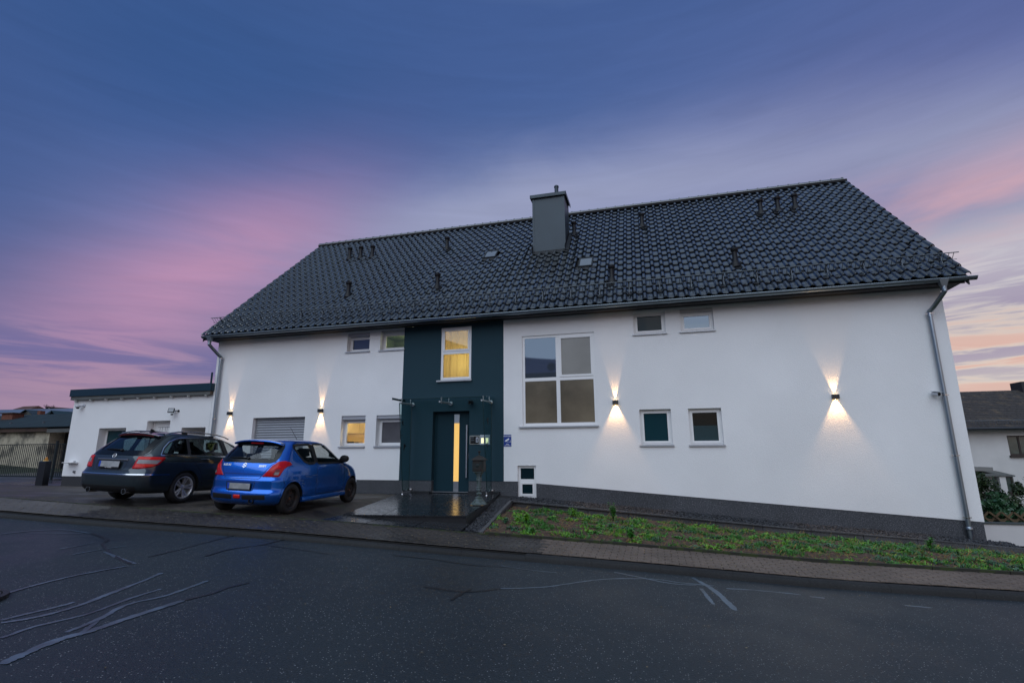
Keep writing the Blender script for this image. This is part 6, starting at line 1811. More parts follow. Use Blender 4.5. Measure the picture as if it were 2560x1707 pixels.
def seat(car, x, y, z, w_=0.46, h=0.62, back=0.10, head=True):
    mb = MB(); n = 8
    Mx = Matrix.Translation((x, y, z)) @ Matrix.Rotation(R(13), 4, 'X')
    # shaped backrest: narrower at the shoulder
    vs = []
    for (zz, hw, d) in ((0.0, w_/2*0.95, back), (h*0.5, w_/2, back), (h*0.85, w_/2*0.86, back*0.9), (h, w_/2*0.6, back*0.7)):
        for (a, b) in ((-1, -1), (1, -1), (1, 1), (-1, 1)): vs.append(Mx @ Vector((a*hw, b*d/2, zz)))
    fs = [(4*i+k, 4*i+(k+1) % 4, 4*i+4+(k+1) % 4, 4*i+4+k) for i in range(3) for k in range(4)]+[(0, 3, 2, 1), (12, 13, 14, 15)]
    mb.add(vs, fs)
    if head:
        mb.box(-0.13, 0.13, -0.05, 0.05, h+0.05, h+0.22, M=Mx); mb.box(-0.06, 0.06, -0.012, 0.012, h-0.02, h+0.06, M=Mx)
    mb.box(-w_/2, w_/2, -0.02, 0.5, -0.08, 0.06, M=Matrix.Translation((x, y, z)))
    mb.obj('seat', seat_m, car.root, bevel=0.02, smooth=True)
def number_plate(car, x, y, z, tilt, holder=True, sub=None):
    Mx = Matrix.Translation((x, y, z)) @ Matrix.Rotation(R(tilt), 4, 'X')
    w = MB(); w.box(-0.268, 0.268, -0.012, 0.006, -0.082, 0.062, M=Mx); h = w.obj('plate_holder', car_black, car.root, bevel=0.004)
    w = MB(); w.box(-0.26, 0.26, -0.016, -0.011, -0.055, 0.055, M=Mx); p = w.obj('number_plate', plate_m, car.root)
    w = MB(); w.box(-0.2595, -0.215, -0.0172, -0.0155, -0.0545, 0.0545, M=Mx); w.obj('euro_band', euro_b, p)
    if sub: text('dealer_lettering', sub, 0.028, white_p, h, Mx @ Matrix.Translation((0, -0.0135, -0.069)) @ Matrix.Rotation(R(90), 4, 'X'))
def place_flat(car, view, a, b, s=1):
    """matrix on the body surface facing outward (for badges)"""
    p, n = car.on(view, a, b, s)
    up = Vector((0, 0, 1)); ex = up.cross(n).normalized(); ey = n.cross(ex)
    q = p+n*0.003
    return Matrix(((ex.x, ey.x, n.x, q.x), (ex.y, ey.y, n.y, q.y), (ex.z, ey.z, n.z, q.z), (0, 0, 0, 1)))
def circle(c, r, n=24, a0=0, a1=2*math.pi): return [(c[0]+r*math.cos(a0+(a1-a0)*k/n), c[1]+r*math.sin(a0+(a1-a0)*k/n)) for k in range(n)]
def arch_cut(y, z, r):
    mb = MB()
    for s in (1, -1):
        a, b = (0.50, 1.4) if s > 0 else (-1.4, -0.50)
        mb.prism([(y+r*math.cos(t), z+r*math.sin(t)) for t in [2*math.pi*k/40 for k in range(40)]], 'x', a, b, m=1)
    return mb

# --- blue hatchback
blue = mat('metallic blue paint', (0.003, 0.130, 0.58), 0.26, metal=0.82, coat=1.0, coat_rough=0.04, spec=0.5)
SK = [(0.19, -0.44, 2.98, 0.76), (0.235, -0.515, 3.05, 0.815), (0.30, -0.56, 3.09, 0.838), (0.40, -0.585, 3.11, 0.845), (0.455, -0.575, 3.11, 0.845), (0.50, -0.552, 3.10, 0.842), (0.60, -0.545, 3.08, 0.842), (0.68, -0.54, 3.05, 0.843), (0.735, -0.515, 3.01, 0.843), (0.80, -0.505, 2.95, 0.842), (0.88, -0.492, 2.80, 0.838), (0.95, -0.475, 2.58, 0.828), (1.00, -0.455, 2.34, 0.815), (1.04, -0.435, 2.14, 0.80), (1.08, -0.41, 2.04, 0.784), (1.20, -0.325, 1.88, 0.735), (1.32, -0.225, 1.70, 0.685), (1.41, -0.14, 1.53, 0.64), (1.455, -0.07, 1.39, 0.605), (1.485, 0.06, 1.16, 0.54), (1.497, 0.20, 0.92, 0.43), (1.50, 0.32, 0.74, 0.25)]
sw = Car('blue_hatchback', 'small metallic blue three-door hatchback parked before the roller shutter', SK, (0.32, 0.36), (0.80, 0.55), blue, arch_m, (-7.90, 9.09), R(-2.7), 2.38, 0.80, 0.97)
quarter = roundpoly([(0.10, 1.36), (0.70, 1.385), (0.74, 1.02), (0.52, 1.01), (0.36, 1.06)], 0.06)
doorw = roundpoly([(0.82, 1.395), (1.44, 1.385), (1.60, 1.315), (1.97, 1.06), (1.94, 1.005), (0.84, 1.005)], 0.04)
rearw = roundpoly([(-0.60, 1.075), (0.60, 1.075), (0.53, 1.375), (-0.53, 1.375)], 0.08)
frontw = roundpoly([(-0.66, 1.07), (0.66, 1.07), (0.56, 1.40), (-0.56, 1.40)], 0.06)
cav = body_solid(SK, (0.32, 0.36), (0.8, 0.55), shrink=0.055, z0=0.62, z1=1.452, ns=24); cav.m = [1]*len(cav.f)
sw.cut(cav)
for pl in (quarter, doorw):
    mb = MB(); mb.prism(pl, 'x', -2, 2, m=1); sw.cut(mb)
mb = MB(); mb.prism(rearw, 'y', -1.5, 0.30, m=1); sw.cut(mb)
mb = MB(); mb.prism(frontw, 'y', 1.12, 3.0, m=1); sw.cut(mb)
sw.cut(arch_cut(0, 0.302, 0.345)); sw.cut(arch_cut(2.38, 0.302, 0.345))
sw.finish()
for pl in (quarter, doorw):
    sw.patch('side_window', pl, 'side', car_glass, off=-0.006, both=True)
sw.patch('rear_window', rearw, 'rear', car_glass, off=-0.006)
sw.patch('windscreen', frontw, 'front', car_glass, off=-0.006)
def inflate(poly, d):
    c = Vector((sum(p[0] for p in poly)/len(poly), sum(p[1] for p in poly)/len(poly)))
    n = len(poly); out = []
    for i, p in enumerate(poly):
        a, b = Vector(poly[i-1]), Vector(poly[(i+1) % n]); t = (b-a)
        if t.length < 1e-6: t = Vector((1, 0))
        t.normalize(); nn = Vector((t.y, -t.x))
        if nn.dot(Vector(p)-c) < 0: nn = -nn
        out.append((p[0]+nn.x*d, p[1]+nn.y*d))
    return out
for pl, wd in ((quarter, 0.05), (doorw, 0.04)):
    sw.line('window_trim', inflate(pl, wd*0.35), 'side', car_black, width=wd, off=0.003, both=True, closed=True)
sw.line('window_trim', inflate(rearw, 0.016), 'rear', mat('window frit', (0.006, 0.008, 0.010), 0.15, spec=0.3), width=0.085, off=0.006, closed=True)
sw.patch('door_pillar', [(0.72, 1.01), (0.845, 1.01), (0.83, 1.40), (0.69, 1.40)], 'side', car_black, off=0.0035, both=True)
gap = mat('panel gap', (0.003, 0.004, 0.008), 0.8)
sw.line('door_gap', [(0.78, 1.03), (0.81, 0.80), (0.80, 0.36), (0.86, 0.33), (1.90, 0.33), (1.96, 0.42), (1.98, 0.80), (1.93, 0.98)], 'side', gap, width=0.009, both=True)
sw.line('bumper_gap', [(-0.30, 0.73), (-0.30, 0.66), (-0.22, 0.56)], 'side', gap, width=0.008, both=True)
sw.line('hatch_gap', [(0.60, 1.04), (0.66, 1.06), (0.58, 0.98), (0.44, 0.78), (0.40, 0.71), (-0.40, 0.71), (-0.44, 0.78), (-0.58, 0.98), (-0.66, 1.06), (-0.60, 1.04)], 'rear', gap, width=0.010)
sw.line('hatch_crease_shade', [(-0.43, 0.80), (0.43, 0.80)], 'rear', mat('blue shade line', (0.002, 0.02, 0.11), 0.4, metal=0.5, coat=1.0), width=0.012, off=0.002)  # shade under the hatch fold, painted as a darker blue band
# tail lamps
tl = [(-0.03, 0.755), (0.265, 0.755), (0.345, 0.90), (0.40, 0.945), (0.515, 0.985), (0.47, 1.035), (0.36, 1.062), (0.24, 1.045), (0.13, 0.97), (0.05, 0.86)]
for o in sw.patch('tail_lamp', tl, 'corner', red_lens, off=0.014, thick=0.02, both=True, rnd=0.015, res=0.025):
    pass
for s_ in (1,):
    sw.patch('reflector', [(0.10, 0.88), (0.17, 0.95), (0.25, 0.98), (0.30, 0.94), (0.24, 0.93), (0.18, 0.90)], 'corner', red_hot, off=0.0165, both=True, rnd=0.01)
    sw.patch('indicator_lens', [(0.14, 0.79), (0.245, 0.79), (0.285, 0.90), (0.20, 0.90)], 'corner', smoke_lens, off=0.0165, both=True, rnd=0.01)
    sw.patch('reversing_lens', [(0.17, 0.79), (0.245, 0.79), (0.265, 0.845), (0.19, 0.845)], 'corner', clear_lens, off=0.0175, both=True, rnd=0.006)
# bumper details
number_plate(sw, 0, -0.566, 0.562, -3)
sw.line('plate_recess', [(-0.30, 0.475), (-0.33, 0.64), (0.33, 0.64), (0.30, 0.475)], 'rear', gap, width=0.012)
sw.patch('lower_grille', [(-0.62, 0.315), (-0.14, 0.305), (-0.14, 0.395), (-0.62, 0.41)], 'rear', car_black, off=0.002, rnd=0.01)
sw.patch('lower_grille', [(0.10, 0.305), (0.60, 0.315), (0.60, 0.41), (0.10, 0.395)], 'rear', car_black, off=0.002, rnd=0.01)
sw.patch('fog_lamp', [(-0.09, 0.325), (0.06, 0.325), (0.06, 0.395), (-0.09, 0.395)], 'rear', red_hot, off=0.012, thick=0.02, rnd=0.012)
MB().lathe([(0.044, -0.52), (0.0, -0.52)], 18, (0.31, 0, 0.285), 'y', cap=False).obj('exhaust', arch_m, sw.root, angle=40)
MB().lathe([(0.045, -0.45), (0.045, -0.575), (0.055, -0.575), (0.055, -0.4)], 18, (0.31, 0, 0.285), 'y', cap=False).obj('exhaust_tip', car_black, sw.root, angle=40)
MB().box(-0.07, 0.07, -0.505, -0.49, 0.765, 0.785).obj('hatch_handle', gap, sw.root, bevel=0.004)
# spoiler with brake light
w = MB(); vs = []
for k in range(17):
    u = -1+2*k/16; x = 0.56*u; dr = 0.045*u*u
    yr_, zt = -0.235+dr*1.3, 1.468-0.055*abs(u)**3
    for (dy, dz) in ((0.30, 0.006), (0.0, 0.004), (-0.012, -0.012), (0.0, -0.030), (0.16, -0.055)): vs.append((x, yr_+dy, zt+dz))
w.add(vs, [(5*k+j, 5*k+5+j, 5*k+6+j, 5*k+1+j) for k in range(16) for j in range(4)]+[(5*k+4, 5*k+9, 5*k+5, 5*k) for k in range(16)]+[(0, 1, 2, 3, 4), (84, 83, 82, 81, 80)])
sp = w.obj('spoiler', blue, sw.root, angle=40)
MB().box(-0.15, 0.15, -0.19, -0.165, 1.398, 1.425).obj('brake_light', red_lens, sp, bevel=0.004)
# wiper
def wiper(car, x0, x1, z, dz, ybase):
    w = MB()
    p0, n0 = car.on('rear', x1, z); p1, n1 = car.on('rear', x0, z+dz)
    w.tube([p0+n0*0.03, (p0+p1)/2+n0*0.035, p1+n1*0.02], [0.014, 0.011, 0.006], 6)
    w.tube([p0+n0*0.012+Vector((-0.08, 0, 0.006)), p1+n1*0.008], 0.008, 5)
    w.lathe([(0.030, 0.0), (0.026, 0.035), (0.0, 0.04)], 12, (0, 0, 0), 'z', M=Matrix.Translation(p0) @ n0.to_track_quat('Z', 'Y').to_matrix().to_4x4())
    w.obj('wiper', black_pl, car.root, angle=40)
wiper(sw, -0.42, 0.02, 1.095, 0.005, 0)
# badges
badge = mat('badge chrome', (0.85, 0.86, 0.88), 0.25, metal=0.6)
text('lettering', 'SUZUKI', 0.055, badge, sw.root, place_flat(sw, 'rear', -0.43, 0.965), extrude=0.002, offset=0.002)
text('lettering', 'SWIFT', 0.058, badge, sw.root, place_flat(sw, 'rear', 0.41, 0.955), extrude=0.002, offset=0.002)
Mb = place_flat(sw, 'rear', 0.0, 0.965)
w = MB()
S1 = [(-0.055, 0.0), (-0.005, 0.045), (0.045, 0.045), (0.015, 0.018), (0.032, 0.003), (-0.012, 0.003)]
# stylised angular S: two interlocking strokes
A_ = [(-0.052, 0.008), (0.0, 0.052), (0.052, 0.016), (0.030, 0.016), (0.0, 0.032), (-0.012, 0.022), (0.052, -0.012), (0.030, -0.012)]
for pl in ([(-0.05, 0.010), (0.005, 0.055), (0.055, 0.018), (0.022, 0.018), (0.002, 0.031), (-0.018, 0.016), (0.05, -0.010), (0.018, -0.010), (-0.05, 0.010)][:8], [(0.05, -0.014), (-0.005, -0.058), (-0.055, -0.022), (-0.022, -0.022), (-0.002, -0.034), (0.018, -0.019), (-0.05, 0.004), (-0.018, 0.004)]):
    vs = [Mb @ Vector((a, b, 0)) for a, b in pl]+[Mb @ Vector((a, b, 0.006)) for a, b in pl]; n = len(pl)
    w.add(vs, [tuple(range(n)), tuple(range(n, 2*n))]+[(i, (i+1) % n, n+(i+1) % n, n+i) for i in range(n)])
w.obj('emblem', badge, sw.root)
# sills, arches, mirror, handle, antenna
sw.line('arch_lip', circle((0, 0.302), 0.362, 40, 0.12, math.pi-0.05), 'side', blue, width=0.036, off=0.008, both=True)
sw.line('arch_lip', circle((2.38, 0.302), 0.362, 40, 0.05, math.pi-0.12), 'side', blue, width=0.036, off=0.008, both=True)
for s_ in (1, -1):
    w = MB(); vs = []
    for y in (0.33, 1.2, 2.05):
        for (x, z) in ((0.80, 0.20), (0.853, 0.215), (0.858, 0.275), (0.835, 0.315), (0.80, 0.32)): vs.append((s_*x, y, z))
    w.add(vs, [(5*i+j, 5*i+5+j, 5*i+6+j, 5*i+1+j) for i in range(2) for j in range(4)]+[(0, 1, 2, 3, 4), (10, 11, 12, 13, 14)])
    w.obj('side_skirt', blue, sw.root, angle=50)
    p, n = sw.on('side', 1.90, 1.06, s_)
    w = MB(); vs = []
    Mx = Matrix.Translation((s_*0.895, 1.82, 1.075))
    prof = [(0.0, 0.0), (0.6, 0.055), (0.9, 0.085), (1.0, 0.095)]
    w.lathe([(0.055, 0.09), (0.095, 0.06), (0.108, 0.0), (0.104, -0.045), (0.092, -0.05)], 16, (0, 0, 0), 'y', M=Mx @ Matrix.Diagonal((0.95, 1, 0.82, 1)))
    w.tube([(s_*0.90, 1.84, 1.04), (p.x-s_*0.02, 1.92, 1.02)], [0.05, 0.05], 8)
    mo = w.obj('wing_mirror', black_pl, sw.root, angle=40)
    w = MB(); w.lathe([(0.086, -0.047), (0.0, -0.044)], 16, (0, 0, 0), 'y', M=Mx @ Matrix.Diagonal((0.95, 1, 0.82, 1))); w.obj('mirror_glass', mat('mirror glass', (0.35, 0.42, 0.45), 0.03, metal=1.0), mo)
    p, n = sw.on('side', 0.96, 0.89, s_)
    w = MB(); w.tube([(p.x+s_*0.002, 0.88, 0.885), (p.x+s_*0.035, 0.91, 0.89), (p.x+s_*0.035, 1.01, 0.892), (p.x+s_*0.002, 1.05, 0.892)], [0.013, 0.015, 0.015, 0.012], 8)
    w.obj('door_handle', blue, sw.root, angle=60)
sw.patch('side_repeater', circle((2.16, 0.79), 0.022, 14), 'side', clear_lens, off=0.006, thick=0.01, both=True)
MB().tube([(0.0, 1.22, 1.45), (0.0, 1.15, 1.50), (-0.02, 0.88, 1.78)], [0.010, 0.006, 0.003], 6).obj('antenna', black_pl, sw.root)
scr = mat('scraped paint', (0.10, 0.15, 0.24), 0.55)
for pl in ([(0.40, 0.73), (0.62, 0.705)], [(0.28, 0.60), (0.40, 0.57)], [(0.30, 0.55), (0.36, 0.50)], [(0.33, 0.47), (0.37, 0.44)], [(0.62, 0.735), (0.84, 0.745)], [(0.20, 0.655), (0.34, 0.64)]):
    sw.line('scratch', pl, 'side', scr, width=0.012, off=0.0012)
wheels(sw, 0.302, 0.18, 0.198, rim_steel(0.198, 0.18), 2.38, 0.828)
for x_ in (-0.34, 0.34): seat(sw, x_, 1.12, 0.50, h=0.60)
seat(sw, 0, 0.22, 0.60, w_=1.05, h=0.42, head=False)
for x_ in (-0.3, 0.3): MB().box(x_-0.11, x_+0.11, 0.03, 0.10, 1.05, 1.18).obj('headrest', seat_m, sw.root, bevel=0.02)
MB().box(-0.62, 0.62, 1.62, 2.02, 0.86, 0.97).obj('dashboard', car_in, sw.root, bevel=0.03)
MB().tube([(-0.34+0.17*math.cos(a), 1.42+0.05*math.sin(a), 0.93+0.16*math.sin(a)) for a in [2*math.pi*k/24 for k in range(25)]], 0.014, 6).obj('steering_wheel', car_black, sw.root)

# --- dark estate car
anthr = mat('dark teal grey paint', (0.024, 0.038, 0.048), 0.30, metal=0.55, coat=1.0, coat_rough=0.04)
MK = [(0.22, -0.86, 3.38, 0.80), (0.27, -0.98, 3.45, 0.855), (0.36, -1.035, 3.51, 0.880), (0.48, -1.055, 3.53, 0.886), (0.575, -1.06, 3.53, 0.886), (0.61, -1.035, 3.52, 0.885), (0.70, -0.985, 3.47, 0.886), (0.80, -0.965, 3.38, 0.886), (0.87, -0.95, 3.18, 0.882), (0.93, -0.93, 2.75, 0.872), (0.975, -0.905, 2.35, 0.855), (1.02, -0.87, 2.14, 0.83), (1.08, -0.82, 2.00, 0.80), (1.18, -0.73, 1.77, 0.748), (1.28, -0.63, 1.52, 0.697), (1.36, -0.54, 1.29, 0.652), (1.405, -0.47, 1.10, 0.615), (1.435, -0.36, 0.88, 0.555), (1.452, -0.15, 0.66, 0.45), (1.458, 0.05, 0.46, 0.28)]
me_ = Car('estate_car', 'dark teal grey estate car with alloy wheels parked by the annex', MK, (0.34, 0.36), (0.9, 0.6), anthr, arch_m, (-10.98, 9.33), R(-1.0), 2.76, 0.80, 1.035)
mq = roundpoly([(-0.62, 0.992), (0.00, 0.992), (0.04, 1.335), (-0.10, 1.325), (-0.36, 1.25), (-0.52, 1.125)], 0.04)
mr_ = roundpoly([(0.06, 0.99), (1.02, 0.99), (0.97, 1.345), (0.10, 1.337)], 0.03)
mf = roundpoly([(1.12, 0.99), (1.84, 0.995), (1.68, 1.06), (1.24, 1.29), (1.07, 1.343)], 0.012)
mrear = roundpoly([(-0.60, 1.02), (0.60, 1.02), (0.52, 1.345), (-0.52, 1.345)], 0.05)
mfront = roundpoly([(-0.68, 1.05), (0.68, 1.05), (0.58, 1.36), (-0.58, 1.36)], 0.06)
cav = body_solid(MK, (0.34, 0.36), (0.9, 0.6), shrink=0.06, z0=0.60, z1=1.41, ns=24); cav.m = [1]*len(cav.f)
me_.cut(cav)
for pl in (mq, mr_, mf):
    mb = MB(); mb.prism(pl, 'x', -2, 2, m=1); me_.cut(mb)
mb = MB(); mb.prism(mrear, 'y', -2.0, -0.15, m=1); me_.cut(mb)
mb = MB(); mb.prism(mfront, 'y', 0.8, 3.2, m=1); me_.cut(mb)
me_.cut(arch_cut(0, 0.315, 0.36)); me_.cut(arch_cut(2.76, 0.315, 0.36))
me_.finish()
for pl, gm in ((mq, car_glass_d), (mr_, car_glass_d), (mf, car_glass)): me_.patch('side_window', pl, 'side', gm, off=-0.006, both=True)
me_.patch('rear_window', mrear, 'rear', car_glass_d, off=-0.006)
me_.patch('windscreen', mfront, 'front', car_glass, off=-0.006)
frit = MATS['window frit']
me_.line('window_trim', inflate(mrear, 0.02), 'rear', frit, width=0.10, off=0.007, closed=True)
for pl in (mq, mr_, mf): me_.line('window_trim', inflate(pl, 0.014), 'side', car_black, width=0.045, off=0.003, both=True, closed=True)
me_.line('chrome_strip', [(-0.655, 0.972), (0.6, 0.966), (1.95, 0.972)], 'side', chrome, width=0.018, off=0.006, both=True)
me_.line('chrome_strip', [(-0.655, 0.972), (-0.545, 1.125), (-0.40, 1.248), (-0.25, 1.308), (-0.10, 1.345), (0.4, 1.362), (0.95, 1.366), (1.22, 1.352)], 'side', chrome, width=0.013, off=0.006, both=True)
me_.patch('door_pillar', [(1.02, 1.0), (1.12, 1.0), (1.075, 1.345), (0.97, 1.345)], 'side', car_black, off=0.0035, both=True)
me_.line('window_bar', [(0.46, 1.0), (0.34, 1.34)], 'side', car_black, width=0.03, off=0.004, both=True)
me_.line('door_gap', [(0.03, 0.98), (0.12, 0.88), (0.34, 0.66), (0.42, 0.50), (0.43, 0.34)], 'side', gap, width=0.009, both=True)
me_.line('door_gap', [(1.07, 0.98), (1.09, 0.60), (1.07, 0.34)], 'side', gap, width=0.009, both=True)
me_.line('door_gap', [(1.98, 0.97), (2.08, 0.70), (2.06, 0.36)], 'side', gap, width=0.009, both=True)
me_.line('body_crease_shade', [(-0.55, 0.86), (0.4, 0.855), (2.3, 0.80)], 'side', mat('painted crease shade', (0.004, 0.008, 0.011), 0.4, metal=0.5, coat=1.0), width=0.016, off=0.002, both=True)  # flat dark band, paints the shade along the flank crease
me_.line('fuel_flap', roundpoly([(-0.16, 0.80), (0.06, 0.80), (0.06, 0.93), (-0.16, 0.93)], 0.03), 'side', gap, width=0.006, closed=True)
me_.line('hatch_gap', [(0.60, 1.36), (0.70, 1.0), (0.60, 0.93), (0.505, 0.80), (0.45, 0.655), (-0.45, 0.655), (-0.505, 0.80), (-0.60, 0.93), (-0.70, 1.0), (-0.60, 1.36)], 'rear', gap, width=0.011)
me_.line('bumper_chrome', [(-0.80, 0.592), (-0.4, 0.586), (0.4, 0.586), (0.80, 0.592)], 'rear', chrome, width=0.016, off=0.006)
me_.line('bumper_chrome', [(-0.98, 0.592), (-0.42, 0.592)], 'side', chrome, width=0.016, off=0.006, both=True)
me_.line('bumper_crease_sheen', [(-0.78, 0.40), (0.78, 0.40)], 'rear', mat('bumper sheen line', (0.03, 0.05, 0.06), 0.3, metal=0.5), width=0.016, off=0.004)  # highlight on the bumper edge painted as a lighter band
me_.line('sill_chrome', [(0.42, 0.44), (2.30, 0.44)], 'side', chrome, width=0.012, off=0.005, both=True)
me_.patch('lower_valance', [(-0.66, 0.245), (0.66, 0.245), (0.70, 0.36), (-0.70, 0.36)], 'rear', car_black, off=0.003, rnd=0.03)
ml = [(-0.31, 0.70), (-0.20, 0.70), (0.02, 0.735), (0.12, 0.79), (0.215, 0.91), (0.19, 0.935), (-0.235, 0.935)]
me_.patch('tail_lamp', ml, 'corner', red_lens, off=0.012, thick=0.02, both=True, rnd=0.015, res=0.025)
me_.patch('upper_lens', [(-0.25, 0.885), (-0.23, 0.925), (0.18, 0.925), (0.15, 0.885)], 'corner', red_hot, off=0.0145, both=True, rnd=0.006)
me_.patch('reversing_lens', [(-0.245, 0.80), (-0.225, 0.875), (0.15, 0.875), (0.085, 0.80)], 'corner', clear_lens, off=0.0145, both=True, rnd=0.006)
me_.patch('lower_lens', [(-0.28, 0.73), (-0.25, 0.79), (0.06, 0.79), (0.0, 0.755)], 'corner', red_hot, off=0.0145, both=True, rnd=0.006)
number_plate(me_, -0.03, -0.995, 0.775, -6, sub='AUTOMOBILE')
me_.line('plate_recess', roundpoly([(-0.36, 0.675), (0.30, 0.675), (0.36, 0.74), (0.36, 0.84), (-0.40, 0.84), (-0.40, 0.72)], 0.03), 'rear', gap, width=0.010, closed=True)
p, n = me_.on('rear', 0, 0.865)
MB().box(-0.40, 0.37, p.y-0.016, p.y+0.004, 0.855, 0.882).obj('chrome_handle', chrome, me_.root, bevel=0.006)
Mb = place_flat(me_, 'rear', -0.02, 0.935)
w = MB()
w.tube([Mb @ Vector((0.042*math.cos(a), 0.042*math.sin(a), 0.006)) for a in [2*math.pi*k/28 for k in range(29)]], 0.005, 6, cap=False)
for k in range(3):
    a = math.pi/2+2*math.pi*k/3; d = Vector((math.cos(a), math.sin(a), 0)); q = Vector((-d.y, d.x, 0))
    w.add([Mb @ (q*0.007), Mb @ (-q*0.007), Mb @ (d*0.040), Mb @ Vector((0, 0, 0.010)), Mb @ (d*0.040+Vector((0, 0, 0.004)))], ((0, 1, 2), (0, 2, 4, 3), (1, 3, 4, 2)))
w.obj('emblem', badge, me_.root, angle=40)
wiper(me_, -0.36, 0.06, 1.04, 0.012, 0)
# roof spoiler with brake light
w = MB(); vs = []
for k in range(17):
    u = -1+2*k/16; x = 0.555*u; dr = 0.05*u*u
    yr_, zt = -0.60+dr*1.4, 1.425-0.05*abs(u)**3
    for (dy, dz) in ((0.30, 0.010), (0.0, -0.012), (-0.008, -0.022), (0.0, -0.032), (0.10, -0.045)): vs.append((x, yr_+dy, zt+dz))
w.add(vs, [(5*k+j, 5*k+5+j, 5*k+6+j, 5*k+1+j) for k in range(16) for j in range(4)]+[(5*k+4, 5*k+9, 5*k+5, 5*k) for k in range(16)]+[(0, 1, 2, 3, 4), (84, 83, 82, 81, 80)])
sp = w.obj('spoiler', anthr, me_.root, angle=40)
w = MB(); vs = []
for k in range(13):
    u = -1+2*k/12; x = 0.46*u; y = -0.612+0.05*1.4*(x/0.555)**2
    vs += [(x, y-0.004, 1.395-0.03*abs(u)**3), (x, y+0.002, 1.368-0.03*abs(u)**3)]
w.add(vs, [(2*k, 2*k+1, 2*k+3, 2*k+2) for k in range(12)]); w.obj('brake_light', mat('dark red lens', (0.10, 0.006, 0.006), 0.15, coat=1.0), sp, fix=False)
for s_ in (1, -1):          # roof rails
    w = MB()
    zr_ = [(-0.42, 1.41), (-0.30, 1.445), (-0.1, 1.478), (0.4, 1.494), (0.9, 1.472), (1.18, 1.425), (1.30, 1.385)]
    w.tube([(s_*(0.60-0.02*(1-abs(y-0.4))), y, z-0.008) for y, z in zr_], 0.014, 8)
    r_ = w.obj('roof_rail', mat('satin rail', (0.5, 0.5, 0.5), 0.25, metal=0.9), me_.root, angle=60)
    for y in (0.05, 0.78): MB().box(s_*0.585-0.02, s_*0.585+0.02, y-0.06, y+0.06, 1.40, 1.468-0.04*(y > 0.5)).obj('rail_foot', car_black, r_, bevel=0.008)
    p, n = me_.on('side', 0.38, 0.90, s_)
    MB().tube([(p.x+s_*0.002, 0.32, 0.90), (p.x+s_*0.034, 0.36, 0.905), (p.x+s_*0.034, 0.50, 0.90), (p.x+s_*0.002, 0.54, 0.895)], [0.013, 0.017, 0.016, 0.012], 8).obj('door_handle', anthr, me_.root, angle=60)
    Mx = Matrix.Translation((s_*0.97, 1.93, 1.00)) @ Matrix.Diagonal((0.95, 0.9, 0.66, 1))
    w = MB(); w.lathe([(0.055, 0.09), (0.09, 0.06), (0.10, 0.0), (0.095, -0.045), (0.085, -0.05)], 16, (0, 0, 0), 'y', M=Mx); w.tube([(s_*0.96, 1.95, 0.985), (s_*0.80, 1.98, 0.965)], [0.035, 0.03], 8)
    mo = w.obj('wing_mirror', anthr, me_.root, angle=40)
    w = MB(); w.lathe([(0.078, -0.047), (0.0, -0.044)], 16, (0, 0, 0), 'y', M=Mx); w.obj('mirror_glass', MATS['mirror glass'], mo)
    MB().lathe([(0.047, -0.92), (0.047, -1.0), (0.055, -1.0), (0.055, -0.75)], 18, (s_*0.46-0.0, 0, 0.262), 'y', cap=False).lathe([(0.047, -0.94), (0.0, -0.94)], 18, (s_*0.46, 0, 0.262), 'y', m=1, cap=False).obj('exhaust_tip', [chrome, arch_m], me_.root, angle=40)
    me_.line('arch_lip', circle((0, 0.315), 0.385, 40, 0.10, math.pi-0.08), 'side', anthr, width=0.048, off=0.010, both=False) if s_ > 0 else None
me_.line('arch_lip', circle((2.76, 0.315), 0.385, 40, 0.10, math.pi-0.08), 'side', anthr, width=0.048, off=0.010, both=True)
MB().hexa([(-0.02, -0.28, 1.435), (0.02, -0.28, 1.435), (0.02, -0.10, 1.445), (-0.02, -0.10, 1.445)], [(-0.005, -0.26, 1.52), (0.005, -0.26, 1.52), (0.005, -0.20, 1.50), (-0.005, -0.20, 1.50)]).obj('shark_fin', black_pl, me_.root, bevel=0.004)
wheels(me_, 0.318, 0.215, 0.226, rim_alloy(0.226, 0.215), 2.76, 0.872)
for x_ in (-0.36, 0.36): seat(me_, x_, 1.25, 0.48, h=0.60)
for x_ in (-0.36, 0.36): seat(me_, x_, 0.38, 0.50, w_=0.6, h=0.52)
MB().box(-0.66, 0.66, 1.75, 2.15, 0.84, 0.95).obj('dashboard', car_in, me_.root, bevel=0.03)
# ------------------------------------------------------------------ garden strip
# edging stones: along the gravel and beside the porch
ed = thing('bed_edging', (0, 13.65, -1.6), 'grey concrete edging round the black gravel strip', 'edging')
EL = [(-3.12, 9.27), (-3.78, 13.72), (9.5, 13.62)]
EDP = []
def edge_run(p, q, L_=1.0):
    p, q = Vector(p), Vector(q); d = (q-p); n = max(1, round(d.length/L_)); d.normalize(); nn = Vector((-d.y, d.x))*0.035
    for k in range(n):
        a, b = p.lerp(q, k/n), p.lerp(q, (k+1)/n); a = a+d*0.004; b = b-d*0.004
        def z(v): return gz(v.x, v.y)
        lf = random.uniform(-0.006, 0.006)
        bot = [(a-nn), (b-nn), (b+nn), (a+nn)]
        MB().hexa([(v.x, v.y, z(v)-0.28) for v in bot], [(v.x, v.y, z(v)+0.022+lf) for v in bot]).obj('edging_stone', edge_m, ed, bevel=0.008)
edge_run(EL[0], EL[1]); edge_run(EL[1], EL[2])
def in_bed(x, y):
    if y < yb(x)+0.09 or y > 13.57: return False
    # right of the porch edging
    t = (y-EL[0][1])/(EL[1][1]-EL[0][1]); xe = EL[0][0]+(EL[1][0]-EL[0][0])*t
    return x > xe+0.05
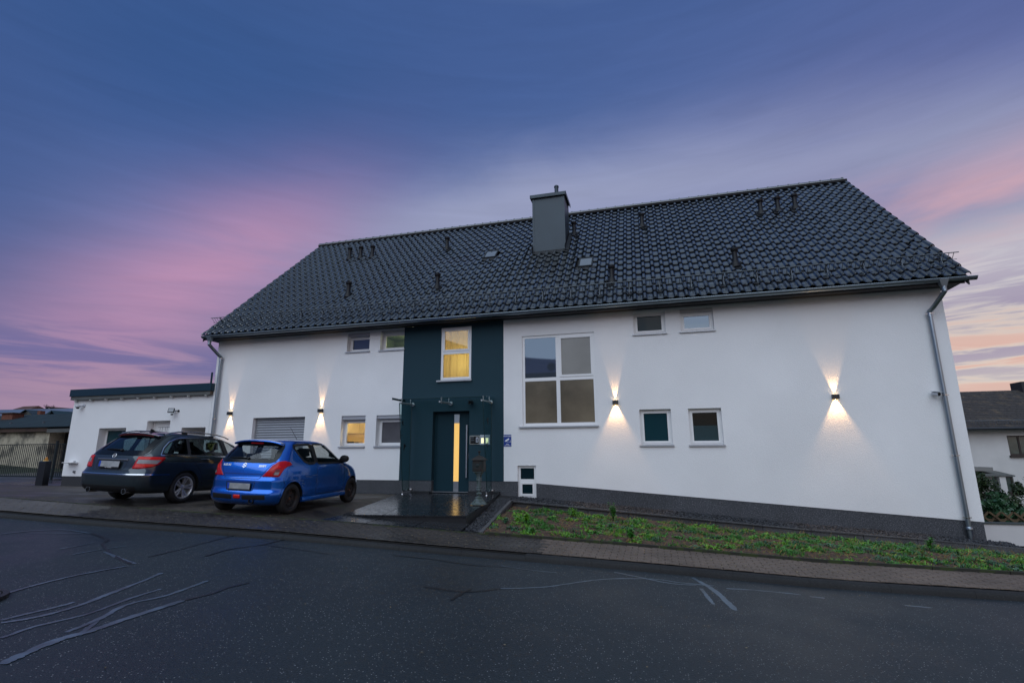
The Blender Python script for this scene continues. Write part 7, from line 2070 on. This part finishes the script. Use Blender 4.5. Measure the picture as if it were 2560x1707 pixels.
# soil
sx = list(np.arange(-3.9, 14.01, 0.12)); NS = 26
g = np.random.default_rng(5)
def soil_z(x, y):
    t = min(1.0, max(0.0, (y-yb(x)-0.1)/(13.6-yb(x)-0.1)))
    return gz(x, y)-0.01-0.115*t*t+0.022*math.sin(x*5.3+y*3.1)*math.sin(y*6.7-x*2.2)+0.012*math.sin(x*17+y*13)
w = MB(); vs = []
for j in range(NS+1):
    for x in sx:
        y0 = yb(x)+0.065; y = y0+(13.60-y0)*j/NS
        t = (y-EL[0][1])/(EL[1][1]-EL[0][1]); xe = EL[0][0]+(EL[1][0]-EL[0][0])*t+0.02
        xx = max(x, xe) if x < 0 else x
        vs.append((xx, y, soil_z(xx, y)))
n = len(sx)
w.add(vs, [(j*n+i, j*n+i+1, (j+1)*n+i+1, (j+1)*n+i) for j in range(NS) for i in range(n-1)])
tag(w.obj('garden_soil', soil_m, smooth=True, fix=False), kind='structure')
# gravel: real stones
gravel_m = leaf_mat('basalt chippings', (0.006, 0.007, 0.009), (0.050, 0.055, 0.064), 0.6)
def stones(n, fn, size, seed):
    g = np.random.default_rng(seed)
    base = np.array([(1, 0, 0), (-1, 0, 0), (0, 1, 0), (0, -1, 0), (0, 0, 1), (0, 0, -1)], float)
    F0 = np.array([(0, 2, 4), (2, 1, 4), (1, 3, 4), (3, 0, 4), (2, 0, 5), (1, 2, 5), (3, 1, 5), (0, 3, 5)])
    P = np.array([fn(g) for _ in range(n)])
    s = size*g.uniform(0.5, 1.4, (n, 1, 1))*g.uniform(0.6, 1.2, (n, 6, 3))
    V = base[None]*s
    a = g.uniform(0, 6.28, n); ca, sa = np.cos(a), np.sin(a)
    b = g.uniform(-.6, .6, n); cb, sb = np.cos(b), np.sin(b)
    X = V[..., 0]*ca[:, None]-V[..., 1]*sa[:, None]; Y = V[..., 0]*sa[:, None]+V[..., 1]*ca[:, None]; Z = V[..., 2]*0.75
    Y2 = Y*cb[:, None]-Z*sb[:, None]; Z2 = Y*sb[:, None]+Z*cb[:, None]
    V = np.stack([X, Y2, Z2], -1)+P[:, None, :]
    F = (F0[None]+6*np.arange(n)[:, None, None]).reshape(-1, 3)
    return V.reshape(-1, 3), F
def gfn(g):
    if g.random() < 0.84:
        x = g.uniform(-4.2, 7.4); y = g.uniform(13.68, FY)
    else:
        while True:
            y = g.uniform(9.3, 13.9); t = (y-9.27)/(13.72-9.27); xe = EL[0][0]+(EL[1][0]-EL[0][0])*t
            xp_ = -3.50+(-4.30+3.50)*(y-9.66)/(FY-9.66)
            if xe-xp_ > 0.1: break
        x = g.uniform(xp_, xe-0.04)
    return (x, y, gz(x, y)+g.uniform(-0.01, 0.02)+(0.05*(y-13.65)/0.75 if y > 13.68 and x > -3.9 else 0.0))
V, F = stones(13000, gfn, 0.021, 21)
tag(leaves_obj('gravel', V, F, gravel_m, None), 'black basalt gravel along the plinth', 'gravel', kind='stuff')
w = MB()
for xa, xb in zip(np.arange(-4.3, 7.4, 0.5), np.arange(-3.8, 7.9, 0.5)):
    xb = min(xb, HX1+0.05)
    w.quad((xa, 13.6, gz(xa, 13.6)-0.005), (xb, 13.6, gz(xb, 13.6)-0.005), (xb, FY+0.03, zf(xb)+0.045), (xa, FY+0.03, zf(xa)+0.045))
w.quad((-3.52, 9.2, gz(-3.52, 9.2)-0.015), (-3.10, 9.22, gz(-3.10, 9.22)-0.015), (-3.7, 13.7, gz(-3.7, 13.7)-0.015), (-4.4, 13.7, gz(-4.4, 13.7)-0.015))
tag(w.obj('gravel_bed', mat('gravel bed ground', (0.012, 0.012, 0.013), 0.95), fix=False), kind='structure')
def dfn(g):
    x = g.uniform(-14.5, -7.2); y = g.uniform(14.12, FY); return (x, y, gz(x, y)+g.uniform(-0.012, 0.012))
V, F = stones(1800, dfn, 0.024, 22)
tag(leaves_obj('gravel', V, F, gravel_m, None), 'grey gravel line between drive and plinth', 'gravel', kind='stuff')

# ground cover
def dens(x, y):
    """bare soil near the porch corner, thick cover to the right"""
    n = 0.5+0.28*math.sin(x*2.1+1.3*math.sin(y*1.9))+0.24*math.sin(y*3.3+x*1.1+2.0*math.sin(x*0.9))+0.15*math.sin(x*6.1-y*4.3)
    t = (y-yb(x))/(13.6-yb(x))
    base = interp(x, [(-3.6, 0.12), (-2.5, 0.36), (-0.5, 0.66), (1.5, 0.85), (4, 1.0), (8, 1.1)])
    base += 0.25*(t-0.45) if x < 1.5 else 0
    return n*0.75+base-0.45
green_a = leaf_mat('weed leaf bright', (0.065, 0.23, 0.010), (0.17, 0.38, 0.022), 0.5)
green_b = leaf_mat('weed leaf deep', (0.020, 0.115, 0.012), (0.065, 0.24, 0.022), 0.5)
green_c = leaf_mat('bluish weed leaf', (0.02, 0.08, 0.035), (0.06, 0.16, 0.075), 0.5)
straw = leaf_mat('dry straw', (0.16, 0.11, 0.03), (0.36, 0.24, 0.07), 0.8)
def leaf(V, F, p, d, up, L_, W_, bend=0.4):
    """one bent leaf blade of two quads"""
    d = d/np.linalg.norm(d); s = np.cross(d, up); s = s/(np.linalg.norm(s)+1e-9)
    o = len(V)
    m_ = p+d*L_*0.55+up*L_*0.10; e = p+d*L_+up*(-L_*bend*0.4)
    V += [p-s*W_*0.12, p+s*W_*0.12, m_-s*W_*0.5, m_+s*W_*0.5, e-s*W_*0.06, e+s*W_*0.06]
    F += [(o, o+1, o+3, o+2), (o+2, o+3, o+5, o+4)]
def rosette(V, F, g, p, n, L_, W_, tilt=(0.2, 0.9)):
    for k in range(n):
        a = g.uniform(0, 6.283); t = g.uniform(*tilt)
        d = np.array([math.cos(a)*math.cos(t), math.sin(a)*math.cos(t), math.sin(t)])
        leaf(V, F, np.array(p), d, np.array([0, 0, 1.0]), L_*g.uniform(0.6, 1.3), W_*g.uniform(0.7, 1.2))
g = np.random.default_rng(31)
sets = {'a': ([], []), 'b': ([], []), 'c': ([], []), 's': ([], []), 'l': ([], [])}
def cover(x): return interp(x, [(-3.7, 0.10), (-2.9, 0.34), (-1.8, 0.52), (-0.5, 0.60), (1.2, 0.72), (3.5, 0.85), (8, 0.95)])
clumps = []
tries = 0
while len(clumps) < 580 and tries < 30000:
    tries += 1
    x = g.uniform(-3.6, 9.5); y = g.uniform(yb(x)+0.12, 13.50)
    if not in_bed(x, y): continue
    t = (y-yb(x))/(13.6-yb(x))
    if g.random() > cover(x)+0.3*(t-0.5): continue
    clumps.append((x, y, g.uniform(0.08, 0.30), g.choice(['a', 'a', 'b', 'b', 'b', 'c'] if x < 4 else ['a', 'b', 'b', 'b', 'c', 'c']), g.random()))
for (cx, cy, cr_, kind, u) in clumps:
    feathery = u < 0.55
    V, F = sets[kind]
    n = int(10+cr_*cr_*360)
    for _ in range(n):
        a = g.uniform(0, 6.283); rr = cr_*g.random()**0.7
        x, y = cx+rr*math.cos(a), cy+rr*math.sin(a)*0.9
        if not in_bed(x, y): continue
        h = 1.25-0.7*rr/cr_                       # taller in the middle of the clump
        p = (x, y, soil_z(x, y)-0.006)
        if feathery: rosette(V, F, g, p, g.integers(5, 9), 0.085*h*g.uniform(0.6, 1.2), g.uniform(0.008, 0.015), (0.35, 1.35))
        else: rosette(V, F, g, p, g.integers(4, 7), 0.075*h*g.uniform(0.7, 1.2), g.uniform(0.022, 0.040), (0.15, 0.9))
n = 0
while n < 4200:                                   # short scattered growth and straw
    x = g.uniform(-3.6, 9.5); y = g.uniform(yb(x)+0.1, 13.55)
    if not in_bed(x, y) or g.random() > cover(x)*0.9+0.06: continue
    n += 1
    p = (x, y, soil_z(x, y)-0.005); r = g.random()
    if r < 0.62:
        V, F = sets['a' if g.random() < 0.5 else 'b']
        rosette(V, F, g, p, g.integers(3, 6), g.uniform(0.02, 0.05), g.uniform(0.006, 0.014), (0.2, 1.2))
    elif r < 0.76:
        V, F = sets['l']
        for _ in range(2):
            a = g.uniform(0, 6.283); leaf(V, F, np.array(p)+np.array([0, 0, 0.012]), np.array([math.cos(a), math.sin(a), g.uniform(0, 0.3)]), np.array([0, 0, 1.0]), g.uniform(0.02, 0.05), g.uniform(0.012, 0.03), 0.1)
    else:
        V, F = sets['s']
        for _ in range(g.integers(1, 4)):
            a = g.uniform(0, 6.283); d = np.array([math.cos(a)*0.6, math.sin(a)*0.6, g.uniform(0.2, 1)])
            leaf(V, F, np.array(p), d, np.array([math.sin(a), -math.cos(a), 0.3]), g.uniform(0.08, 0.20), 0.007, 0.2)
for k, nm, lb, mt in (('a', 'grass', 'bright green weeds and grass in the garden bed', green_a), ('b', 'grass', 'deep green broad weeds in the garden bed', green_b), ('c', 'grass', 'bluish clover-like weeds in the garden bed', green_c), ('s', 'grass', 'dry straw stalks in the garden bed', straw), ('l', 'leaves', 'brown fallen leaves among the weeds', leaf_mat('brown dead leaf', (0.10, 0.045, 0.02), (0.24, 0.12, 0.05), 0.8))):
    V, F = sets[k]
    tag(leaves_obj(nm, np.array(V), np.array(F), mt, None), lb, 'weeds', kind='stuff')
# the single plants that stand out
def plant(x, y, h, n, L_, W_, matl, label, seed):
    g = np.random.default_rng(seed); z = soil_z(x, y)
    t = thing('weed_plant', (x, y, z), label, 'plant', 'larger weeds in the bed')
    V, F = [], []
    ns = 7
    w = MB()
    for s in range(ns):
        a = g.uniform(0, 6.283); top = np.array([x+0.35*h*math.cos(a)*g.random(), y+0.35*h*math.sin(a)*g.random(), z+h*g.uniform(0.6, 1)])
        w.tube([(x, y, z-0.02), tuple((np.array([x, y, z])+top)/2+np.array([0, 0, 0.02])), tuple(top)], [0.006, 0.005, 0.003], 4)
        for k in range(n//ns):
            u = g.uniform(0.25, 1); p = np.array([x, y, z])+(top-np.array([x, y, z]))*u
            rosette(V, F, g, p, 3, L_*(1.2-0.5*u), W_, (0.0, 0.8))
    leaves_obj('leaves', np.array(V), np.array(F), matl, t)
    w.obj('stalk', mat('weed stalk', (0.05, 0.08, 0.02), 0.7), t)
for (px, py, h, n, L_, W_, mt, lb) in ((1315, 1305, 0.16, 56, 0.10, 0.030, green_a, 'leafy bright weed nearest the gravel corner'), (1580, 1350, 0.20, 90, 0.10, 0.035, green_b, 'dense dark weed mound near the paving edge'), (1533, 1292, 0.42, 110, 0.09, 0.02, green_b, 'tall bushy weed at the edging below the wall lamp'), (1435, 1283, 0.20, 40, 0.13, 0.022, green_a, 'arching weed in the middle of the back edging'), (1265, 1303, 0.10, 42, 0.08, 0.03, green_c, 'small flat weed on bare soil near the porch'), (1332, 1330, 0.09, 42, 0.07, 0.02, green_b, 'small dark weed close to the paving on bare soil'), (2325, 1370, 0.22, 56, 0.10, 0.02, green_b, 'upright weed below the downpipe')):
    d = ray(px, py); z = -1.6
    for _ in range(20):
        s = z/d.z; z = gz(d.x*s, d.y*s)
    if in_bed(d.x*s, d.y*s): plant(d.x*s, d.y*s, h, n, L_, W_, mt, lb, int(px))
    else: print('plant outside bed', px, d.x*s, d.y*s)
# fallen leaves and litter on the paving
g = np.random.default_rng(77); V, F = [], []
for _ in range(520):
    x = g.uniform(-14, 3); y = g.uniform(yk(x)+0.15, yb(x)+0.6 if x < -7 else yb(x)-0.05)
    z = (pz(x, y) if y < yb(x) else gz(x, y))+0.010
    a = g.uniform(0, 6.28); d = np.array([math.cos(a), math.sin(a), g.uniform(0, 0.25)])
    leaf(V, F, np.array([x, y, z]), d, np.array([0, 0, 1.0]), g.uniform(0.02, 0.05), g.uniform(0.012, 0.03), 0.1)
tag(leaves_obj('leaves', np.array(V), np.array(F), leaf_mat('fallen leaf', (0.10, 0.07, 0.035), (0.30, 0.24, 0.15), 0.8), None), 'tiny fallen leaves scattered on the paving', 'leaves', kind='stuff')
g = np.random.default_rng(78); V, F = [], []
for _ in range(60):
    x = g.uniform(-8, 8); y = g.uniform(2.5, yk(x)-0.1)
    z = zk(x)+interp(y, [(-9, -0.02), (-4, 0.03), (0, 0.05), (4, 0.03), (8.3, 0.0)])+0.006
    a = g.uniform(0, 6.28); d = np.array([math.cos(a), math.sin(a), g.uniform(0, 0.2)])
    leaf(V, F, np.array([x, y, z]), d, np.array([0, 0, 1.0]), g.uniform(0.015, 0.04), g.uniform(0.012, 0.025), 0.1)
tag(leaves_obj('leaves', np.array(V), np.array(F), MATS['fallen leaf'], None), 'a few fallen leaves on the asphalt', 'leaves', kind='stuff')
